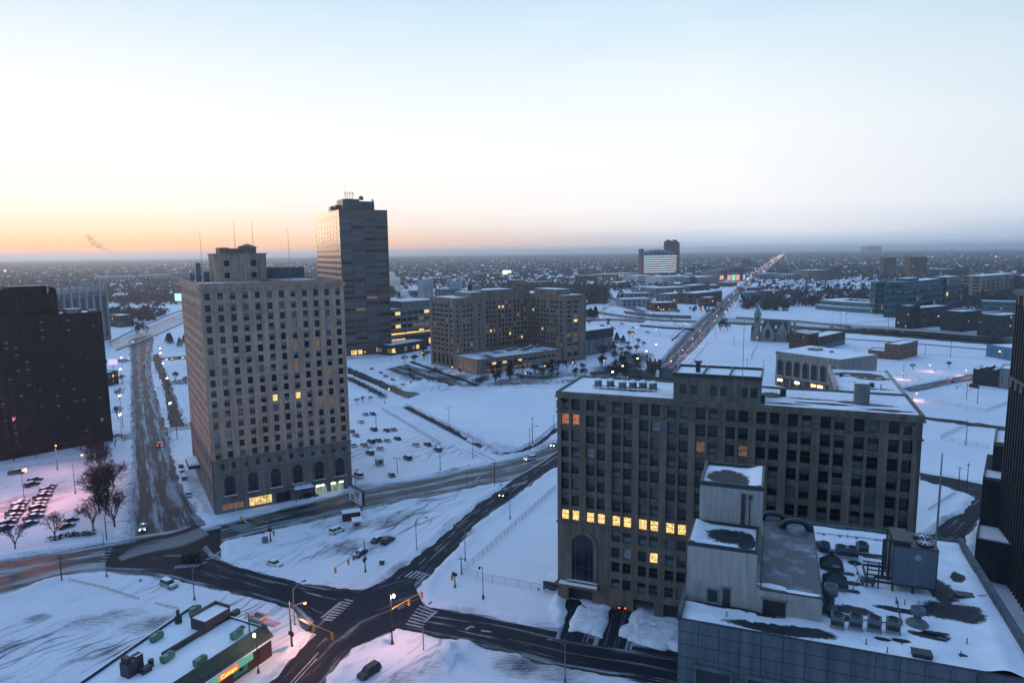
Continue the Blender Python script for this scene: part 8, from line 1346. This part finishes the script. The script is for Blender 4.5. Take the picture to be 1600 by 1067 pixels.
def house_mb(b, T, w_, d, h, mw=0, mr=1):
    k = len(b.v); r_ = h+w_*.42; V = [(-w_/2, -d/2, -.5), (w_/2, -d/2, -.5), (w_/2, d/2, -.5), (-w_/2, d/2, -.5), (-w_/2, -d/2, h), (w_/2, -d/2, h), (w_/2, d/2, h), (-w_/2, d/2, h), (0, -d/2, r_), (0, d/2, r_)]
    b.v += [tuple(T @ Vector(v)) for v in V]
    for f_, m in (((0, 1, 5, 8, 4), mw), ((2, 3, 7, 9, 6), mw), ((1, 2, 6, 5), mw), ((3, 0, 4, 7), mw), ((5, 6, 9, 8), mr), ((7, 4, 8, 9), mr)): b.f.append(tuple(k+i for i in f_)); b.m.append(m)
HM = []
for k, (w_, d, h, m) in enumerate(((9, 13, 5.5, brownb), (10, 12, 6, darkw), (9, 16, 6.5, redbrick), (12, 20, 5, greyw))):
    b = MB(); house_mb(b, Matrix.Identity(4), w_, d, h); b.box(-1.2, -.2, 1, 2, h+1, h+w_*.42+1.2, 0)
    me = b.build('x', [m, roofsnow]); HM.append(me.data); bpy.data.objects.remove(me)
cnt = 0; zones = [(1185, 1375, 441, 459, 150), (60, 300, 418, 470, 40), (620, 1000, 418, 440, 60), (1400, 1600, 421, 440, 60), (1100, 1380, 416, 430, 60)]
for (x0, x1, y0, y1, n) in zones:
    i = 0; tr_ = 0
    while i < n and tr_ < n*20 and cnt < 295:
        tr_ += 1; px, py = rh.uniform(x0, x1), rh.uniform(y0, y1); p = Vector(snap(*G(px, py)))
        if not free(p) or not clear(p.x, p.y, 60): continue
        o = bpy.data.objects.new('house', rh.choice(HM)); C.objects.link(o); o.location = (p.x, p.y, 0); o.rotation_euler = (0, 0, .75+rh.choice((0, 1.57))+rh.uniform(-.1, .1))
        tag(o, 'small gabled house with a snow covered roof among the distant trees', 'house', 'distant houses with snowy roofs'); i += 1; cnt += 1
b = MB()
for i in range(1500):
    r_ = rh.uniform(1500**.4, 8000**.4)**2.5; a = R(rh.uniform(-42, 42)); x, y = snap(r_*math.sin(a), r_*math.cos(a))
    if BLK.size and not clear(x, y, 60): continue
    if i % 3 == 0 and not free((x, y), 15): continue
    big = rh.random() < .10; w_ = rh.uniform(25, 60) if big else rh.uniform(8, 13); T = Matrix.Translation((x, y, 0)) @ Matrix.Rotation(.75+rh.choice((0, 1.57)), 4, 'Z')
    if big: b.box(-w_/2, w_/2, -w_*.35, w_*.35, -1, rh.uniform(5, 11), rh.choice((0, 2, 3)), 1, T)
    else: house_mb(b, T, w_, w_*1.5, 6, rh.choice((0, 2, 3)))
o = b.build('distant_houses', [brownb, roofsnow, darkw, redbrick]); tag(o, 'countless tiny snow roofed houses spreading to the horizon', 'houses', None, 'stuff')
# woodland between the houses: many thin twiggy crowns
nt_ = 90000; u = rng.random(nt_); r_ = (950**.35+(14000**.35-950**.35)*u)**(1/.35); a = np.radians(rng.uniform(-43, 43, nt_)); tx_ = r_*np.sin(a); ty_ = r_*np.cos(a)
keep = np.ones(nt_, bool); cl_ = vnoise(tx_, ty_, 180., 9); cu_, cv_ = tx_*math.cos(.75)+ty_*math.sin(.75), -tx_*math.sin(.75)+ty_*math.cos(.75); keep &= np.where((np.abs(cu_)/420).astype(int) % 2 == 1, np.abs((cu_/56) % 1-.5) < .42, np.abs((cv_/56) % 1-.5) < .42); keep &= cl_ > (.34-.3*np.clip((r_-1100)/1800, 0, 1))
Pt = np.stack([tx_, ty_], 1)
for A, B, z, nm in EDGE:
    if nm in ('avenue_west', 'freeway', 'ramp', 'slip_road', 'service_road'): keep &= sdist(Pt, A, B) > (10 if nm != 'avenue_west' else 14)
for bx, by in BLK: keep &= np.hypot(tx_-bx, ty_-by) > 45
for (x0, x1, y0, y1) in ((620, 1000, 432, 450), (170, 300, 447, 452), (1110, 1165, 440, 470), (990, 1130, 425, 480), (1168, 1365, 434, 475), (1190, 1365, 440, 455), (1110, 1200, 436, 470)):
    q = [G(x0, y1), G(x1, y1), G(x1, y0), G(x0, y0)]; pr_ = np.array([[v.x, v.y] for v in q]); ins = np.zeros(nt_, bool)
    for i in range(4):
        p_, s_ = pr_[i], pr_[(i+1) % 4]; cc = ((p_[1] <= ty_) != (s_[1] <= ty_)); ins ^= cc & (tx_ < p_[0]+(ty_-p_[1])*(s_[0]-p_[0])/(s_[1]-p_[1]+1e-9))
    keep &= ~(ins & (rng.random(nt_) < .62))
tx_, ty_, r_ = tx_[keep], ty_[keep], r_[keep]; m_ = len(tx_); K_ = 9; Ht = rng.uniform(7, 13, m_)
c = np.stack([np.repeat(tx_, K_), np.repeat(ty_, K_), np.zeros(m_*K_)], 1); hh = np.repeat(Ht, K_); phi = rng.uniform(0, 6.283, m_*K_); rr_n = np.sqrt(rng.random(m_*K_))*hh*.42; zz = hh*rng.uniform(.15, .95, m_*K_)
c[:, 0] += rr_n*np.cos(phi); c[:, 1] += rr_n*np.sin(phi); c[:, 2] = zz
sz = (hh*.26*np.clip(np.repeat(r_, K_)/4000, 1, 2.2))[:, None]; v0 = c+rng.normal(size=c.shape)*sz; v1 = c+rng.normal(size=c.shape)*sz; v2 = c+rng.normal(size=c.shape)*sz
V = np.stack([v0, v1, v2], 1).reshape(-1, 3).astype(np.float32); V[:, 2] = np.maximum(V[:, 2], 0); nt3 = len(V)//3
me = bpy.data.meshes.new('distant_woodland'); me.vertices.add(len(V)); me.vertices.foreach_set('co', V.ravel()); me.loops.add(len(V)); me.loops.foreach_set('vertex_index', np.arange(len(V), dtype=np.int32)); me.polygons.add(nt3); me.polygons.foreach_set('loop_start', np.arange(nt3, dtype=np.int32)*3); me.update(calc_edges=True)
me.materials.append(mat('bare_woodland', (.030, .027, .031), .95, .35, .02)); o = bpy.data.objects.new('distant_woodland', me); C.objects.link(o); tag(o, 'grey brown winter trees filling the city to the horizon', 'trees', None, 'stuff')
# far lights
OCT = [(1, 0, 0), (0, 1, 0), (-1, 0, 0), (0, -1, 0), (0, 0, 1), (0, 0, -1)]; OF = [(0, 1, 4), (1, 2, 4), (2, 3, 4), (3, 0, 4), (1, 0, 5), (2, 1, 5), (3, 2, 5), (0, 3, 5)]
def ball(b, x, y, z, s, m):
    k = len(b.v); b.v += [(x+p[0]*s, y+p[1]*s, z+p[2]*s) for p in OCT]; b.f += [tuple(k+i for i in f_) for f_ in OF]; b.m += [m]*8
b = MB(); fo = mat('far_orange_light', (.5, .3, .1), .5, 0, emit=(1, .45, .16), es=1.8); fw_ = mat('far_white_light', (.5, .5, .4), .5, 0, emit=(1, .85, .62), es=1.7); fr = mat('far_red_light', (.5, .1, .1), .5, 0, emit=(1, .25, .15), es=1.6); fg = mat('far_green_light', (.1, .5, .4), .5, 0, emit=(.3, 1, .75), es=1.2)
for i in range(1100):
    r_ = rh.uniform(1300**.5, 9000**.5)**2; a = R(rh.uniform(-40, 40)); ball(b, r_*math.sin(a), r_*math.cos(a), rh.uniform(9, 14), r_/2300*rh.uniform(.5, 1.15), rh.choice((0, 0, 0, 1, 1, 3) if a > -.5 else (0, 0, 1, 1, 3, 1)))
for px, py, s in ((8, 427, 4.5), (1556, 404, 3.2), (1559, 404, 2.6), (258, 416, 2), (288, 461, 1.8), (1450, 404, 1.5), (1459, 405, 1.5), (860, 437, 1.6), (957, 434, 2.2), (1112, 436, 2.6), (1104, 438, 1.5), (688, 436, 1.8), (1023, 395, 1.2), (400, 415, 1.2)):
    p = G(px, py); ball(b, p.x, p.y, 10, p.length/1067*s*.55, 1 if px in (957, 1112, 860) else 0)
o = b.build('distant_lights', [fo, fw_, fr, fg]); tag(o, 'specks of orange and white light scattered over the far city', 'lights', None, 'stuff')
A, B, ln = RD['avenue_west']
def avp(s):
    for i in range(len(ln)-1):
        if ln[i+1] >= s: k = (s-ln[i])/(ln[i+1]-ln[i]); return A[i].lerp(A[i+1], k), B[i].lerp(B[i+1], k)
    return A[-1], B[-1]
lm = {}
def farlamp(x, y, m, s, lab):
    key = (m.name, round(s, 1))
    if key not in lm:
        q = MB(); q.tube((0, 0, 0), (0, 0, 9), .15*max(1, s), n=4); ball(q, 0, 0, 9, s, 1); o = q.build('street_lamp', [gsteel, m]); lm[key] = o.data
    else: o = bpy.data.objects.new('street_lamp', lm[key]); C.objects.link(o)
    o.location = (x, y, 0); tag(o, lab, 'street lamp', 'lamps and signals strung along the far avenue')
s = 420
while s < 9000 and s < ln[-1]-50:
    p, q = avp(s); d = p.length
    for k, e in enumerate((p, q)):
        if rh.random() < .8: farlamp(e.x+rh.uniform(-8, 8), e.y, rh.choice((fo, fw_, fw_, fo, fr)), round(d/1900*rh.uniform(.5, 1.1)*2)/2+.3, 'tiny glowing lamp on the long avenue running to the horizon')
    s += 32+s*.032
# steam
def puff(name, lab, pts, dens, col_):
    b = MB(); rp = random.Random(5)
    import bmesh
    bm = bmesh.new()
    for (x, y, z, r_) in pts:
        mt = Matrix.Translation((x, y, z)) @ Matrix.Rotation(rp.uniform(0, 3), 4, 'Z') @ Matrix.Diagonal((r_*rp.uniform(.9, 1.3), r_, r_*rp.uniform(.7, 1), 1)); g = bmesh.ops.create_icosphere(bm, subdivisions=3, radius=1.0, matrix=mt)
        for v in g['verts']: n_ = float(vnoise(np.array([v.co.x+v.co.z*.7]), np.array([v.co.y+v.co.z]), r_*.45, 3)[0]); v.co += (v.co-Vector((x, y, z)))*(n_-.5)*.7
    me = bpy.data.meshes.new(name); bm.to_mesh(me); bm.free(); m = bpy.data.materials.new(name); m.use_nodes = True; t = m.node_tree; t.nodes.clear(); pv = t.nodes.new('ShaderNodeVolumePrincipled'); pv.inputs['Density'].default_value = dens; pv.inputs['Color'].default_value = (*col_, 1); pv.inputs['Anisotropy'].default_value = .3; om = t.nodes.new('ShaderNodeOutputMaterial'); t.links.new(pv.outputs[0], om.inputs['Volume']); me.materials.append(m); o = bpy.data.objects.new(name, me); C.objects.link(o); tag(o, lab, 'steam', None, 'stuff')
p = G(640, 487); k = p.length/1067
def up(px, py): q = ray(px, py); tt = p.y/q.y; return q.x*tt, p.y, CAMH+q.z*tt
puff('steam_cloud', 'white steam drifting from a roof behind the dark glass tower', [(*up(646, 468), 2.2*k), (*up(640, 465), 4*k), (*up(632, 459), 6*k), (*up(625, 450), 8*k), (*up(617, 440), 9*k), (*up(611, 431), 8*k), (*up(632, 482), 5*k), (*up(622, 480), 8*k), (*up(612, 476), 8*k)], .20, (1, 1, 1))
p = G(170, 411); k = p.length/1067
puff('smoke_plume', 'pinkish smoke plume rising from a chimney on the left horizon', [(*up(177, 396), 1.5*k), (*up(170, 393), 2.5*k), (*up(162, 389), 3.4*k), (*up(154, 385), 4.0*k), (*up(147, 380), 4.4*k), (*up(141, 374), 4.4*k), (*up(138, 369), 3*k), (*up(157, 381), 2.6*k)], .010, (.8, .55, .5))
# air
hb = MB().box(-64000, 64000, -64000, 64000, -7, 160).build('haze', mat('haze', (1, 1, 1))); hm = bpy.data.materials.new('haze_air'); hm.use_nodes = True; t = hm.node_tree; t.nodes.clear(); pv = t.nodes.new('ShaderNodeVolumePrincipled'); pv.inputs['Density'].default_value = HAZE; pv.inputs['Color'].default_value = (.74, .83, .92, 1); pv.inputs['Anisotropy'].default_value = .68; om = t.nodes.new('ShaderNodeOutputMaterial'); t.links.new(pv.outputs[0], om.inputs['Volume']); hb.data.materials.clear(); hb.data.materials.append(hm); hb['kind'] = 'stuff'; hb['label'] = 'thin winter haze over the city'
for o in list(C.objects):
    if 'used' in o: del o['used']
# prototypes that were never placed
for o in list(C.objects):
    if o.parent is None and o.type == 'EMPTY' and o.get('category') and o.get('label', '') == '':
        for ch in list(o.children_recursive): bpy.data.objects.remove(ch)
        bpy.data.objects.remove(o)
print('objects', len(C.objects), 'verts', sum(len(m.vertices) for m in bpy.data.meshes))
